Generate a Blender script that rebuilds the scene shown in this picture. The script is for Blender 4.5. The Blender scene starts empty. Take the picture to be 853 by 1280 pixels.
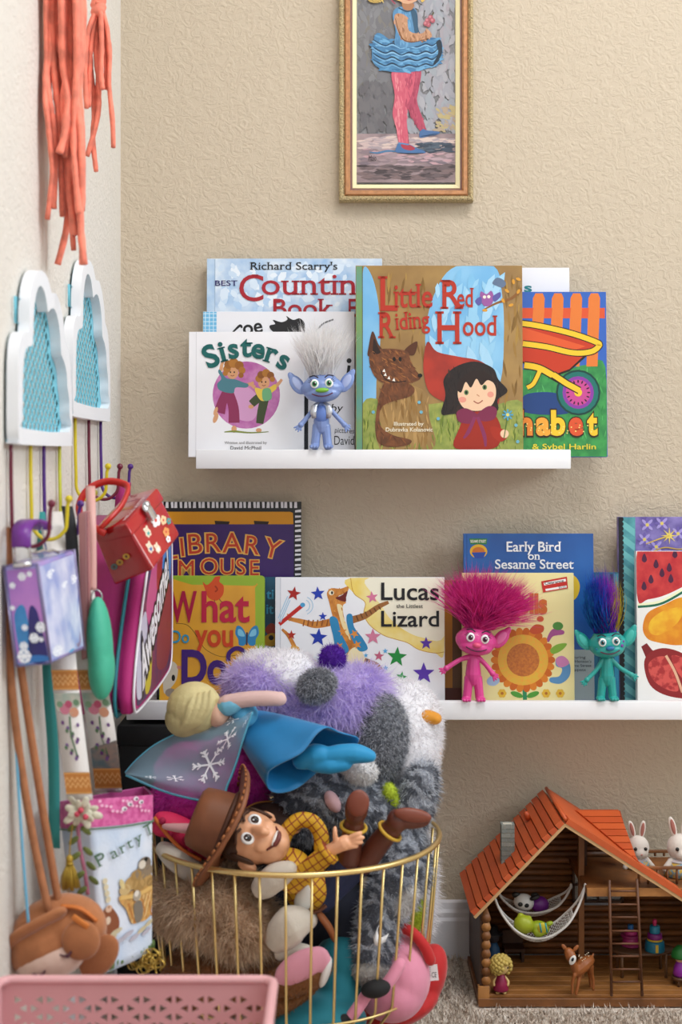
import bpy, bmesh, math, random
import numpy as np
from mathutils import Vector, Matrix

random.seed(7)
rng = np.random.default_rng(7)
scene = bpy.context.scene
COL = scene.collection

# ------------------------------------------------------------------ camera
F, CX, HZ, CH = 1778.0, 426.5, 570.0, 0.773     # focal length in px, principal column, horizon row, camera height (m)
cam = bpy.data.cameras.new('camera')
cam.sensor_width = 36.0
cam.lens = 36.0 * F / 1280.0
cam.shift_y = -(640.0 - HZ) / 1280.0
cam.clip_start = 0.05
cam.dof.use_dof = True
cam.dof.focus_distance = 2.08
cam.dof.aperture_fstop = 5.0
cam_o = bpy.data.objects.new('camera', cam)
cam_o.location = (0, 0, CH)
cam_o.rotation_euler = (math.radians(90), 0, 0)
COL.objects.link(cam_o)
scene.camera = cam_o

# ------------------------------------------------------------------ world, window light, exposure
WX0, WX1, WY0, WY1, WZ1 = -0.341, 2.70, -1.70, 2.20, 2.45      # the room: left wall, right wall, rear wall, back wall, ceiling
w = bpy.data.worlds.new('daylight')
scene.world = w
w.use_nodes = True
bg = w.node_tree.nodes['Background']
bg.inputs[0].default_value = (0.80, 0.90, 1.0, 1)
bg.inputs[1].default_value = 0.6

def area_light(name, loc, rot, sx, sy, power, color=(1, 1, 1)):
    l = bpy.data.lights.new(name, 'AREA')
    l.shape = 'RECTANGLE'
    l.size, l.size_y = sx, sy
    l.energy = power
    l.color = color
    o = bpy.data.objects.new(name, l)
    o.location = loc
    o.rotation_euler = rot
    COL.objects.link(o)
    return o
# daylight entering through the two windows (right wall, and the rear wall behind the photographer), and the room's ceiling lamp
area_light('window_daylight_right', (WX1 - 0.03, 0.80, 1.88), (0, math.radians(84), 0), 0.75, 1.5, 50, (0.82, 0.92, 1.0))
area_light('window_daylight_rear', (0.95, WY0 + 0.03, 1.62), (math.radians(84), 0, 0), 1.7, 1.3, 11, (0.82, 0.92, 1.0))
area_light('ceiling_lamp_light', (0.55, 1.05, WZ1 - 0.06), (0, 0, 0), 0.7, 0.7, 25, (0.98, 0.97, 1.0))

vs = scene.view_settings
vs.view_transform = 'Standard'
vs.look = 'None'
vs.gamma = 1.0
vs.exposure = -0.17
vs.use_curve_mapping = False

# ------------------------------------------------------------------ helpers
def P(x, y, Y):
    """world point seen at photograph pixel (x, y) when it stands at distance Y"""
    return Vector(((x - CX) * Y / F, Y, CH - (y - HZ) * Y / F))

def lin(h):
    h = h.lstrip('#')
    out = []
    for i in (0, 2, 4):
        c = int(h[i:i + 2], 16) / 255.0
        out.append(c / 12.92 if c <= 0.04045 else ((c + 0.055) / 1.055) ** 2.4)
    return (*out, 1.0)

MATS = {}
def mat(hexc, rough=0.55, noise=0.0, nscale=40.0, bump=0.0, bscale=300.0, metal=0.0, alpha=1.0, second=None,
        spec=0.5, sheen=0.0, wave=None, coat=0.0, sub=0.0, transm=0.0, nsharp=None):
    key = (hexc, rough, noise, nscale, bump, bscale, metal, alpha, second, spec, sheen, wave, coat, sub, transm, nsharp)
    if key in MATS:
        return MATS[key]
    m = bpy.data.materials.new('m_%s_%d' % (hexc.lstrip('#'), len(MATS)))
    m.use_nodes = True
    nt = m.node_tree
    b = nt.nodes['Principled BSDF']
    b.inputs['Base Color'].default_value = lin(hexc)
    b.inputs['Roughness'].default_value = rough
    b.inputs['Metallic'].default_value = metal
    b.inputs['Specular IOR Level'].default_value = spec
    b.inputs['Alpha'].default_value = alpha
    b.inputs['Coat Weight'].default_value = coat
    b.inputs['Transmission Weight'].default_value = transm
    if sheen:
        b.inputs['Sheen Weight'].default_value = sheen
        b.inputs['Sheen Roughness'].default_value = 0.4
    geo = None
    if noise or wave or bump:
        geo = nt.nodes.new('ShaderNodeNewGeometry')
    if noise or wave:
        if wave:
            t = nt.nodes.new('ShaderNodeTexWave')
            t.inputs['Scale'].default_value = wave[0]
            t.inputs['Distortion'].default_value = wave[1]
            t.inputs['Detail'].default_value = 2.0
            t.inputs['Detail Scale'].default_value = wave[2]
            t.bands_direction = wave[3]
            fac = t.outputs['Fac']
        else:
            t = nt.nodes.new('ShaderNodeTexNoise')
            t.inputs['Scale'].default_value = nscale
            t.inputs['Detail'].default_value = 3.0
            fac = t.outputs['Fac']
        nt.links.new(geo.outputs['Position'], t.inputs['Vector'])
        r = nt.nodes.new('ShaderNodeValToRGB')
        c0 = lin(hexc)
        if second:
            c1 = lin(second)
        else:
            c1 = tuple(max(0, c * (1 - noise)) for c in c0[:3]) + (1,)
        r.color_ramp.elements[0].color = c1
        r.color_ramp.elements[1].color = c0
        lo, hi = (0.35, 0.65) if nsharp is None else (0.5 - nsharp, 0.5 + nsharp)
        r.color_ramp.elements[0].position = lo
        r.color_ramp.elements[1].position = hi
        nt.links.new(fac, r.inputs['Fac'])
        nt.links.new(r.outputs['Color'], b.inputs['Base Color'])
    if bump:
        n = nt.nodes.new('ShaderNodeTexNoise')
        n.inputs['Scale'].default_value = bscale
        n.inputs['Detail'].default_value = 3.0
        nt.links.new(geo.outputs['Position'], n.inputs['Vector'])
        bp = nt.nodes.new('ShaderNodeBump')
        bp.inputs['Strength'].default_value = bump
        bp.inputs['Distance'].default_value = 0.004
        nt.links.new(n.outputs['Fac'], bp.inputs['Height'])
        nt.links.new(bp.outputs['Normal'], b.inputs['Normal'])
    MATS[key] = m
    return m

def furmat(hexc, second=None, nscale=45.0, trans=0.42, wave=None):
    """pile of a plush or a hair strand: diffuse and see-through scatter"""
    key = ('fur', hexc, second, nscale, trans, wave)
    if key in MATS:
        return MATS[key]
    src = mat(hexc, 0.8, noise=1 if second and not wave else 0, nscale=nscale, second=second, wave=wave)
    m = src.copy(); m.name = 'pile_%s_%d' % (hexc.lstrip('#'), len(MATS))
    nt = m.node_tree
    b = nt.nodes['Principled BSDF']; out = nt.nodes['Material Output']
    b.inputs['Specular IOR Level'].default_value = 0.15
    tr = nt.nodes.new('ShaderNodeBsdfTranslucent'); tr.inputs['Color'].default_value = lin(hexc)
    if b.inputs['Base Color'].is_linked:
        nt.links.new(b.inputs['Base Color'].links[0].from_socket, tr.inputs['Color'])
    mx = nt.nodes.new('ShaderNodeMixShader'); mx.inputs[0].default_value = trans
    nt.links.new(b.outputs[0], mx.inputs[1]); nt.links.new(tr.outputs[0], mx.inputs[2]); nt.links.new(mx.outputs[0], out.inputs['Surface'])
    MATS[key] = m
    return m

WM = {}
def tag(o, label, cat, group=None):
    o['label'] = label
    o['category'] = cat
    if group:
        o['group'] = group
    return o
def thing(name, label, cat, loc=(0, 0, 0), rot=None, group=None):
    o = bpy.data.objects.new(name, None)
    o.empty_display_size = 0.02
    M = Matrix.Translation(Vector(loc))
    if rot is not None:
        M = M @ rot.to_4x4()
    o.matrix_world = M
    WM[o.name] = M.copy()
    COL.objects.link(o)
    return tag(o, label, cat, group)

def link_mesh(name, me, mats, parent=None):
    o = bpy.data.objects.new(name, me)
    if mats is not None:
        for m in (mats if isinstance(mats, (list, tuple)) else [mats]):
            me.materials.append(m)
    COL.objects.link(o)
    if parent is not None:
        o.parent = parent
        WM[o.name] = WM[parent.name]
    else:
        WM[o.name] = Matrix.Identity(4)
    return o

def spl(pts, n=6, closed=False):
    """Catmull-Rom through points of any dimension"""
    A = np.array([tuple(p) for p in pts], float)
    N = len(A)
    out = []
    segs = N if closed else N - 1
    for i in range(segs):
        if closed:
            p0, p1, p2, p3 = A[(i - 1) % N], A[i], A[(i + 1) % N], A[(i + 2) % N]
        else:
            p0, p1, p2, p3 = A[max(i - 1, 0)], A[i], A[i + 1], A[min(i + 2, N - 1)]
        for k in range(n):
            t = k / n
            out.append(0.5 * ((2 * p1) + (-p0 + p2) * t + (2 * p0 - 5 * p1 + 4 * p2 - p3) * t * t + (-p0 + 3 * p1 - 3 * p2 + p3) * t ** 3))
    if not closed:
        out.append(A[-1])
    return out

class MB:
    def __init__(s):
        s.v, s.f, s.m, s.s = [], [], [], []
    def add(s, vs, fs, mi=0, smooth=True):
        b = len(s.v)
        s.v.extend(Vector(v) for v in vs)
        for f in fs:
            s.f.append([i + b for i in f])
            s.m.append(mi)
            s.s.append(smooth)
        return s
    def box(s, c, size, R=None, mi=0):
        hx, hy, hz = size[0] / 2, size[1] / 2, size[2] / 2
        vs = [Vector((x, y, z)) for x in (-hx, hx) for y in (-hy, hy) for z in (-hz, hz)]
        if R is not None:
            vs = [R @ v for v in vs]
        return s.hexa([v + Vector(c) for v in vs], mi)
    def hexa(s, vs, mi=0):
        """vs ordered (x,y,z) lexicographic: 000 001 010 011 100 101 110 111"""
        return s.add(vs, [(0, 1, 3, 2), (4, 6, 7, 5), (0, 4, 5, 1), (2, 3, 7, 6), (0, 2, 6, 4), (1, 5, 7, 3)], mi, False)
    def b2(s, p0, p1, mi=0):
        p0, p1 = Vector(p0), Vector(p1)
        return s.box((p0 + p1) / 2, [abs(a) for a in (p1 - p0)], None, mi)
    def ell(s, c, r, R=None, nu=20, nv=12, mi=0):
        if not hasattr(r, '__len__'):
            r = (r, r, r)
        vs, fs = [], []
        vs.append(Vector((0, 0, -r[2])))
        for j in range(1, nv):
            t = -math.pi / 2 + math.pi * j / nv
            for i in range(nu):
                a = 2 * math.pi * i / nu
                vs.append(Vector((r[0] * math.cos(t) * math.cos(a), r[1] * math.cos(t) * math.sin(a), r[2] * math.sin(t))))
        vs.append(Vector((0, 0, r[2])))
        for i in range(nu):
            fs.append((0, 1 + (i + 1) % nu, 1 + i))
        for j in range(nv - 2):
            for i in range(nu):
                a, b = 1 + j * nu + i, 1 + j * nu + (i + 1) % nu
                fs.append((a, b, b + nu, a + nu))
        L = len(vs) - 1
        for i in range(nu):
            fs.append((L, 1 + (nv - 2) * nu + i, 1 + (nv - 2) * nu + (i + 1) % nu))
        if R is not None:
            vs = [R @ v for v in vs]
        return s.add([v + Vector(c) for v in vs], fs, mi)
    def tube(s, pts, r, n=8, caps=True, closed=False, mi=0, rnd=False, flat=1.0, upv=None):
        pts = [Vector(p) for p in pts]
        N = len(pts)
        rr = list(r) if hasattr(r, '__len__') else [r] * N
        if rnd and not closed:
            d0 = (pts[0] - pts[1]).normalized(); d1 = (pts[-1] - pts[-2]).normalized()
            p0, p1, r0, r1 = pts[0], pts[-1], rr[0], rr[-1]
            pre = [(p0 + d0 * r0 * 0.97, r0 * 0.22), (p0 + d0 * r0 * 0.71, r0 * 0.7)]
            post = [(p1 + d1 * r1 * 0.71, r1 * 0.7), (p1 + d1 * r1 * 0.97, r1 * 0.22)]
            pts = [a for a, _ in pre] + pts + [a for a, _ in post]
            rr = [a for _, a in pre] + rr + [a for _, a in post]
            N = len(pts)
        tang = []
        for i in range(N):
            if closed:
                t = pts[(i + 1) % N] - pts[i - 1]
            else:
                t = pts[min(i + 1, N - 1)] - pts[max(i - 1, 0)]
            tang.append(t.normalized() if t.length > 1e-9 else Vector((0, 0, 1)))
        up = Vector(upv) if upv is not None else (Vector((0, 0, 1)) if abs(tang[0].z) < 0.9 else Vector((1, 0, 0)))
        u = (up - tang[0] * up.dot(tang[0])).normalized()
        vs, fs = [], []
        for i in range(N):
            u = (u - tang[i] * u.dot(tang[i]))
            u = u.normalized() if u.length > 1e-6 else tang[i].orthogonal().normalized()
            w_ = tang[i].cross(u)
            for k in range(n):
                a = 2 * math.pi * k / n
                vs.append(pts[i] + (u * math.cos(a) * flat + w_ * math.sin(a)) * rr[i])
        for i in range(N if closed else N - 1):
            j = (i + 1) % N
            for k in range(n):
                l = (k + 1) % n
                fs.append((i * n + k, i * n + l, j * n + l, j * n + k))
        if caps and not closed:
            fs.append(tuple(range(n))[::-1])
            fs.append(tuple((N - 1) * n + k for k in range(n)))
        return s.add(vs, fs, mi)
    def lathe(s, prof, c, R=None, n=24, mi=0, smooth=True, sx=1.0, sy=1.0):
        """prof: list of (radius, height)"""
        vs, fs = [], []
        for (r, z) in prof:
            for k in range(n):
                a = 2 * math.pi * k / n
                v = Vector((r * sx * math.cos(a), r * sy * math.sin(a), z))
                vs.append((R @ v if R is not None else v) + Vector(c))
        for i in range(len(prof) - 1):
            for k in range(n):
                l = (k + 1) % n
                fs.append((i * n + k, i * n + l, (i + 1) * n + l, (i + 1) * n + k))
        if prof[0][0] > 1e-6:
            fs.append(tuple(range(n))[::-1])
        if prof[-1][0] > 1e-6:
            fs.append(tuple((len(prof) - 1) * n + k for k in range(n)))
        return s.add(vs, fs, mi, smooth)
    def prism(s, poly, d, mi=0):
        """closed 3D polygon (planar) swept along vector d"""
        n = len(poly)
        d = Vector(d)
        vs = [Vector(p) for p in poly] + [Vector(p) + d for p in poly]
        fs = [tuple(range(n))[::-1], tuple(range(n, 2 * n))]
        fs += [(i, (i + 1) % n, n + (i + 1) % n, n + i) for i in range(n)]
        return s.add(vs, fs, mi, False)
    def grid(s, rows, mi=0, smooth=True, close_u=False):
        nr, nc = len(rows), len(rows[0])
        vs = [p for r in rows for p in r]
        fs = []
        for i in range(nr - 1):
            for j in range(nc if close_u else nc - 1):
                k = (j + 1) % nc
                fs.append((i * nc + j, i * nc + k, (i + 1) * nc + k, (i + 1) * nc + j))
        return s.add(vs, fs, mi, smooth)
    def ribbon(s, pts, wdir, width, th=0.0015, mi=0):
        """flat strap: centre line pts, width direction(s) wdir, thickness th"""
        pts = [Vector(p) for p in pts]
        N = len(pts)
        ws = [Vector(x).normalized() for x in wdir] if isinstance(wdir, list) else [Vector(wdir).normalized()] * N
        wd = list(width) if hasattr(width, '__len__') else [width] * N
        rows = []
        for i in range(N):
            t = (pts[min(i + 1, N - 1)] - pts[max(i - 1, 0)]).normalized()
            nn = t.cross(ws[i]).normalized() * th / 2
            a, b = pts[i] - ws[i] * wd[i] / 2, pts[i] + ws[i] * wd[i] / 2
            rows.append([a + nn, b + nn, b - nn, a - nn])
        s.grid(rows, mi, True, True)
        k = len(s.v) - 4 * N
        s.f.append([k + 3, k + 2, k + 1, k]); s.m.append(mi); s.s.append(False)
        e = len(s.v) - 4
        s.f.append([e, e + 1, e + 2, e + 3]); s.m.append(mi); s.s.append(False)
        return s
    def xf(s, M):
        s.v = [M @ v for v in s.v]
        return s
    def mesh(s, name, parent=None, world=True):
        me = bpy.data.meshes.new(name)
        vs = s.v
        if parent is not None and world:
            I = WM[parent.name].inverted()
            vs = [I @ v for v in vs]
        me.from_pydata([tuple(v) for v in vs], [], s.f)
        me.polygons.foreach_set('material_index', s.m)
        me.polygons.foreach_set('use_smooth', s.s)
        me.update()
        return me
    def build(s, name, mats, parent=None, world=True, bevel=0.0, seg=2):
        me = s.mesh(name, parent, world)
        if bevel:
            bm = bmesh.new(); bm.from_mesh(me)
            bmesh.ops.remove_doubles(bm, verts=bm.verts, dist=1e-6)
            bmesh.ops.bevel(bm, geom=list(bm.edges), offset=bevel, segments=seg, profile=0.5, affect='EDGES', clamp_overlap=True)
            for f in bm.faces:
                f.smooth = seg > 1
            bm.to_mesh(me); bm.free()
            if seg > 1:
                me.set_sharp_from_angle(angle=math.radians(40))
        return link_mesh(name, me, mats, parent)

def fuse(mb, name, mats, parent, voxel=0.004, smooth=6, world=True):
    """join overlapping closed shapes into one continuous skin"""
    me = mb.mesh(name + '_src', parent, world)
    tmp = bpy.data.objects.new('tmp', me)
    COL.objects.link(tmp)
    md = tmp.modifiers.new('r', 'REMESH'); md.mode = 'VOXEL'; md.voxel_size = voxel; md.use_smooth_shade = True
    if smooth:
        sm = tmp.modifiers.new('s', 'SMOOTH'); sm.factor = 0.5; sm.iterations = smooth
    dg = bpy.context.evaluated_depsgraph_get()
    out = bpy.data.meshes.new_from_object(tmp.evaluated_get(dg))
    out.name = name
    bpy.data.objects.remove(tmp); bpy.data.meshes.remove(me)
    out.polygons.foreach_set('use_smooth', [True] * len(out.polygons))
    out.materials.clear()
    return link_mesh(name, out, mats, parent)

def strips(name, base, dirs, bend, length, width, m, parent, world_in=False, segs=2):
    """many tapered blades: base points, unit directions, bend vectors, lengths, widths (numpy), one mesh"""
    n = len(base)
    side = np.cross(dirs, rng.normal(size=(n, 3)))
    side /= np.linalg.norm(side, axis=1)[:, None] + 1e-9
    rows = []
    for k in range(segs + 1):
        t = k / segs
        p = base + dirs * (length * t)[:, None] + bend * ((t * t) * length)[:, None]
        if k < segs:
            wk = (width * 0.5 * (1 - 0.75 * t))[:, None]
            rows += [p - side * wk, p + side * wk]
        else:
            rows.append(p)
    per = len(rows)
    V = np.stack(rows, axis=1).reshape(-1, 3)
    faces = []
    idx = np.arange(n) * per
    polys = []
    for k in range(segs - 1):
        polys.append(np.stack([idx + 2 * k, idx + 2 * k + 1, idx + 2 * k + 3, idx + 2 * k + 2], axis=1))
    tri = np.stack([idx + 2 * (segs - 1), idx + 2 * (segs - 1) + 1, idx + 2 * segs], axis=1)
    me = bpy.data.meshes.new(name)
    nq = sum(len(q) for q in polys)
    loops = np.concatenate([q.reshape(-1) for q in polys] + [tri.reshape(-1)]) if polys else tri.reshape(-1)
    starts = np.concatenate([np.arange(nq) * 4, nq * 4 + np.arange(n) * 3])
    me.vertices.add(len(V)); me.vertices.foreach_set('co', V.astype(np.float32).reshape(-1))
    me.loops.add(len(loops)); me.loops.foreach_set('vertex_index', loops.astype(np.int32))
    me.polygons.add(nq + n)
    me.polygons.foreach_set('loop_start', starts.astype(np.int32))
    me.update(calc_edges=True)
    me.validate()
    o = link_mesh(name, me, m, parent)
    o['kind'] = 'stuff'
    return o

def sample_mesh(o, n, mask=None):
    me = o.data
    me.calc_loop_triangles()
    V = np.empty(len(me.vertices) * 3, np.float32); me.vertices.foreach_get('co', V); V = V.reshape(-1, 3).astype(float)
    T = np.empty(len(me.loop_triangles) * 3, np.int32); me.loop_triangles.foreach_get('vertices', T); T = T.reshape(-1, 3)
    A, B, C = V[T[:, 0]], V[T[:, 1]], V[T[:, 2]]
    N = np.cross(B - A, C - A); ar = np.linalg.norm(N, axis=1)
    if mask is not None:
        ctr = (A + B + C) / 3 + np.array(WM[o.name].translation)
        ar = ar * mask(ctr, N / (ar[:, None] + 1e-12))
    pick = rng.choice(len(T), n, p=ar / ar.sum())
    u, v = rng.random(n), rng.random(n)
    f = u + v > 1; u[f], v[f] = 1 - u[f], 1 - v[f]
    p = A[pick] + (B - A)[pick] * u[:, None] + (C - A)[pick] * v[:, None]
    nn = N[pick] / (np.linalg.norm(N[pick], axis=1)[:, None] + 1e-12)
    return p, nn

def fur(o, n, length, width, m, comb=(0, 0, -0.4), jit=0.5, mask=None, name='fur', parent=None, curl=0.4):
    p, nn = sample_mesh(o, n, mask)
    d = nn + rng.normal(size=nn.shape) * jit + np.array(comb)
    d /= np.linalg.norm(d, axis=1)[:, None]
    bend = rng.normal(size=nn.shape) * curl * 0.5 + np.array(comb) * 0.35
    L = length * (0.45 + 0.45 * rng.random(n))
    return strips(name, p - nn * 0.0008, d, bend, L, np.full(n, width), m, parent or o)

def curve_plate(name, outer, holes, depth, m, parent, M, bevel=0.0):
    """flat plate with real holes: 2D outline + hole outlines, thickness depth, placed by matrix M (plane xy, thickness z)"""
    cu = bpy.data.curves.new(name, 'CURVE')
    cu.dimensions = '2D'; cu.fill_mode = 'BOTH'; cu.extrude = depth / 2; cu.bevel_depth = bevel; cu.bevel_resolution = 2
    for pl in [outer] + list(holes):
        sp = cu.splines.new('POLY'); sp.points.add(len(pl) - 1); sp.use_cyclic_u = True
        for i, q in enumerate(pl):
            sp.points[i].co = (q[0], q[1], 0, 1)
    tmp = bpy.data.objects.new('tmp', cu); COL.objects.link(tmp)
    dg = bpy.context.evaluated_depsgraph_get()
    me = bpy.data.meshes.new_from_object(tmp.evaluated_get(dg))
    bpy.data.objects.remove(tmp); bpy.data.curves.remove(cu)
    me.name = name
    I = WM[parent.name].inverted() if parent is not None else Matrix.Identity(4)
    me.transform(I @ M)
    me.materials.clear()
    return link_mesh(name, me, m, parent)

# ---- lettering: glyph outlines from Blender's built-in font, flat meshes
GLY = {}
def glyphs(txt, bold=0.0, serif=False, shear=0.0):
    key = (txt, bold, serif, shear)
    if key in GLY:
        return GLY[key]
    cu = bpy.data.curves.new('t', 'FONT'); cu.body = txt; cu.offset = bold; cu.shear = shear; cu.resolution_u = 4
    tmp = bpy.data.objects.new('tmp', cu); COL.objects.link(tmp)
    dg = bpy.context.evaluated_depsgraph_get()
    me = bpy.data.meshes.new_from_object(tmp.evaluated_get(dg))
    bpy.data.objects.remove(tmp); bpy.data.curves.remove(cu)
    vs = [(v.co.x, v.co.y) for v in me.vertices]
    fs = [list(p.vertices) for p in me.polygons]
    if serif:
        cnt = {}
        for f in fs:
            for i in range(len(f)):
                e = tuple(sorted((f[i], f[(i + 1) % len(f)]))); cnt[e] = cnt.get(e, 0) + 1
        rows = {}
        for e, c in cnt.items():
            if c != 1:
                continue
            a, b = vs[e[0]], vs[e[1]]
            if abs(a[1] - b[1]) < 0.004 and 0.045 < abs(a[0] - b[0]) < 0.19:
                rows.setdefault(1, []).append((min(a[0], b[0]), max(a[0], b[0]), a[1]))
        for (x0, x1, y) in rows.get(1, []):
            dirn = 1 if y < 0.2 else -1
            if 0.05 < y < 0.40 or y < -0.05:
                continue
            k = len(vs); e = 0.055; h = 0.05
            vs += [(x0 - e, y), (x1 + e, y), (x1 + e, y + dirn * h), (x0 - e, y + dirn * h)]
            fs.append([k, k + 1, k + 2, k + 3] if dirn > 0 else [k + 3, k + 2, k + 1, k])
    bpy.data.meshes.remove(me)
    GLY[key] = (vs, fs)
    return GLY[key]
CAPH = max(v[1] for v in glyphs('H')[0])

class Art:
    """flat print: coloured shapes laid on a plane; every shape one hair above the last one"""
    def __init__(s, mapf, crop=(0, 0, 1.0), step=0.000008, start=0.00003):
        s.mapf, s.crop, s.step, s.k = mapf, crop, step, start
        s.v, s.f, s.m, s.mats = [], [], [], []
        s.clip = None
        s.cuts = []
    def mi(s, c):
        m = c if not isinstance(c, str) else mat(c, 0.42, spec=0.4)
        if m not in s.mats:
            s.mats.append(m)
        return s.mats.index(m)
    def pt(s, p):
        x, y = p
        if s.clip:
            x = min(max(x, s.clip[0]), s.clip[2]); y = min(max(y, s.clip[1]), s.clip[3])
        return s.mapf(s.crop[0] + x / s.crop[2], s.crop[1] + y / s.crop[2], s.k)
    def poly(s, pts, c, up=True):
        b = len(s.v)
        s.v += [s.pt(p) for p in pts]
        ar = sum(pts[i][0] * pts[(i + 1) % len(pts)][1] - pts[(i + 1) % len(pts)][0] * pts[i][1] for i in range(len(pts)))
        idx = list(range(b, b + len(pts)))
        s.f.append(idx if ar < 0 else idx[::-1])
        s.m.append(s.mi(c))
        if up:
            s.k += s.step
        return s
    def blob(s, pts, c, n=5):
        return s.poly([tuple(p) for p in spl(pts, n, True)], c)
    def rect(s, x0, y0, x1, y1, c):
        return s.poly([(x0, y0), (x1, y0), (x1, y1), (x0, y1)], c)
    def oval(s, x, y, rx, ry, c, rot=0, n=20):
        a = math.radians(rot)
        return s.poly([(x + rx * math.cos(t) * math.cos(a) - ry * math.sin(t) * math.sin(a), y + rx * math.cos(t) * math.sin(a) + ry * math.sin(t) * math.cos(a))
                       for t in [2 * math.pi * i / n for i in range(n)]], c)
    def line(s, pts, wd, c, smooth=False):
        if smooth:
            pts = [tuple(p) for p in spl(pts, 5)]
        N = len(pts)
        wds = wd if hasattr(wd, '__len__') else [wd] * N
        if len(wds) != N:
            wds = list(np.interp(np.linspace(0, 1, N), np.linspace(0, 1, len(wds)), wds))
        L, R = [], []
        for i in range(N):
            dx = pts[min(i + 1, N - 1)][0] - pts[max(i - 1, 0)][0]; dy = pts[min(i + 1, N - 1)][1] - pts[max(i - 1, 0)][1]
            d = math.hypot(dx, dy) or 1
            nx, ny = -dy / d * wds[i] / 2, dx / d * wds[i] / 2
            L.append((pts[i][0] + nx, pts[i][1] + ny)); R.append((pts[i][0] - nx, pts[i][1] - ny))
        b = len(s.v)
        s.v += [s.pt(p) for p in L] + [s.pt(p) for p in R]
        for i in range(N - 1):
            s.f.append([b + i, b + i + 1, b + N + i + 1, b + N + i][::-1]); s.m.append(s.mi(c))
        s.k += s.step
        return s
    def dabs(s, box, n, cols, size, ang=(0, 180), inside=None, asp=0.4, seed=1):
        """loose brush or pencil marks scattered over an area"""
        rd = random.Random(seed)
        ms = [s.mi(c) for c in cols]
        st, s.step = s.step, 0.0000015
        done = 0
        while done < n:
            x, y = rd.uniform(box[0], box[2]), rd.uniform(box[1], box[3])
            done += 1
            if inside and not inside(x, y):
                continue
            L_ = size * rd.uniform(0.5, 1.3)
            a = math.radians(rd.uniform(*ang))
            dx, dy = math.cos(a) * L_, math.sin(a) * L_
            nx, ny = -math.sin(a) * L_ * asp, math.cos(a) * L_ * asp
            s.poly([(x - dx, y - dy), (x - dx * 0.4 + nx, y - dy * 0.4 + ny), (x + dx * 0.4 + nx * 0.8, y + dy * 0.4 + ny * 0.8), (x + dx, y + dy), (x + dx * 0.4 - nx, y + dy * 0.4 - ny), (x - dx * 0.4 - nx * 0.8, y - dy * 0.4 - ny * 0.8)], s.mats[rd.choice(ms)])
        s.step = st
        return s
    def cut(s):
        s.cuts.append((len(s.v), len(s.f)))
    def star(s, x, y, r, c, rot=0, k=5, inner=0.42):
        return s.poly([(x + (r if i % 2 == 0 else r * inner) * math.sin(math.radians(rot) + math.pi * i / k), y - (r if i % 2 == 0 else r * inner) * math.cos(math.radians(rot) + math.pi * i / k)) for i in range(2 * k)], c)
    def text(s, t, x, y, h, c, width=None, rot=0, bold=0.0, serif=False, shear=0.0, center=False):
        """left end x, baseline y, capital height h (units of this art), fitted to width"""
        vs, fs = glyphs(t, bold, serif, shear)
        if not vs:
            return s
        x0, x1 = min(v[0] for v in vs), max(v[0] for v in vs)
        sy = h / CAPH
        sx = sy if width is None else width / (x1 - x0)
        off = (x0 + x1) / 2 if center else x0
        a = math.radians(rot)
        b = len(s.v)
        s.cuts.append((b, len(s.f)))
        for v in vs:
            lx, ly = (v[0] - off) * sx, v[1] * sy
            s.v.append(s.pt((x + lx * math.cos(a) + ly * math.sin(a), y + lx * math.sin(a) - ly * math.cos(a))))
        for f in fs:
            s.f.append([i + b for i in f]); s.m.append(s.mi(c))
        s.k += s.step
        return s
    def split(s, name, parent):
        """every line (or loose letter) of lettering becomes a part of its own"""
        cuts = ([(0, 0)] if not s.cuts or s.cuts[0][1] > 0 else []) + s.cuts + [(len(s.v), len(s.f))]
        for (v0, f0), (v1, f1) in zip(cuts[:-1], cuts[1:]):
            if f1 > f0:
                used = sorted(set(s.m[f0:f1])); sub = Art(s.mapf)
                sub.v = s.v[v0:v1]; sub.f = [[i - v0 for i in f] for f in s.f[f0:f1]]
                sub.m = [used.index(i) for i in s.m[f0:f1]]; sub.mats = [s.mats[i] for i in used]
                sub.build(name, parent)
    def build(s, name, parent, label=None):
        me = bpy.data.meshes.new(name)
        me.from_pydata([tuple(v) for v in s.v], [], s.f)
        me.polygons.foreach_set('material_index', s.m)
        me.update()
        o = link_mesh(name, me, s.mats, parent)
        if label:
            o['label'] = label
        return o

def in_poly(pl):
    pl = [tuple(p) for p in spl(pl, 4, True)]
    def f(x, y):
        c = False
        for i in range(len(pl)):
            (ax, ay), (bx, by) = pl[i], pl[i - 1]
            if (ay > y) != (by > y) and x < (bx - ax) * (y - ay) / (by - ay) + ax:
                c = not c
        return c
    return f

def plane_map(parent, O, U, V):
    """print on a plane: origin O (world, art 0,0), U per art x, V per art y (down); lifted along the normal"""
    I = WM[parent.name].inverted()
    U, V, O = Vector(U), Vector(V), Vector(O)
    N = V.cross(U).normalized()
    return lambda x, y, k: I @ (O + U * x + V * y + N * k)
def quad_map(parent, A, B, C, D):
    """bilinear print on quad A(top left) B(top right) C(bottom right) D(bottom left); art coordinates 0..1"""
    I = WM[parent.name].inverted()
    A, B, C, D = map(Vector, (A, B, C, D))
    N = (D - A).cross(B - A).normalized()
    return lambda x, y, k: I @ ((A * (1 - x) + B * x) * (1 - y) + (D * (1 - x) + C * x) * y + N * k)

def rotm(axis, deg):
    return Matrix.Rotation(math.radians(deg), 3, axis)
def basis(x, y, z):
    return Matrix((x, y, z)).transposed()

def structure(o):
    o['kind'] = 'structure'
    return o

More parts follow.
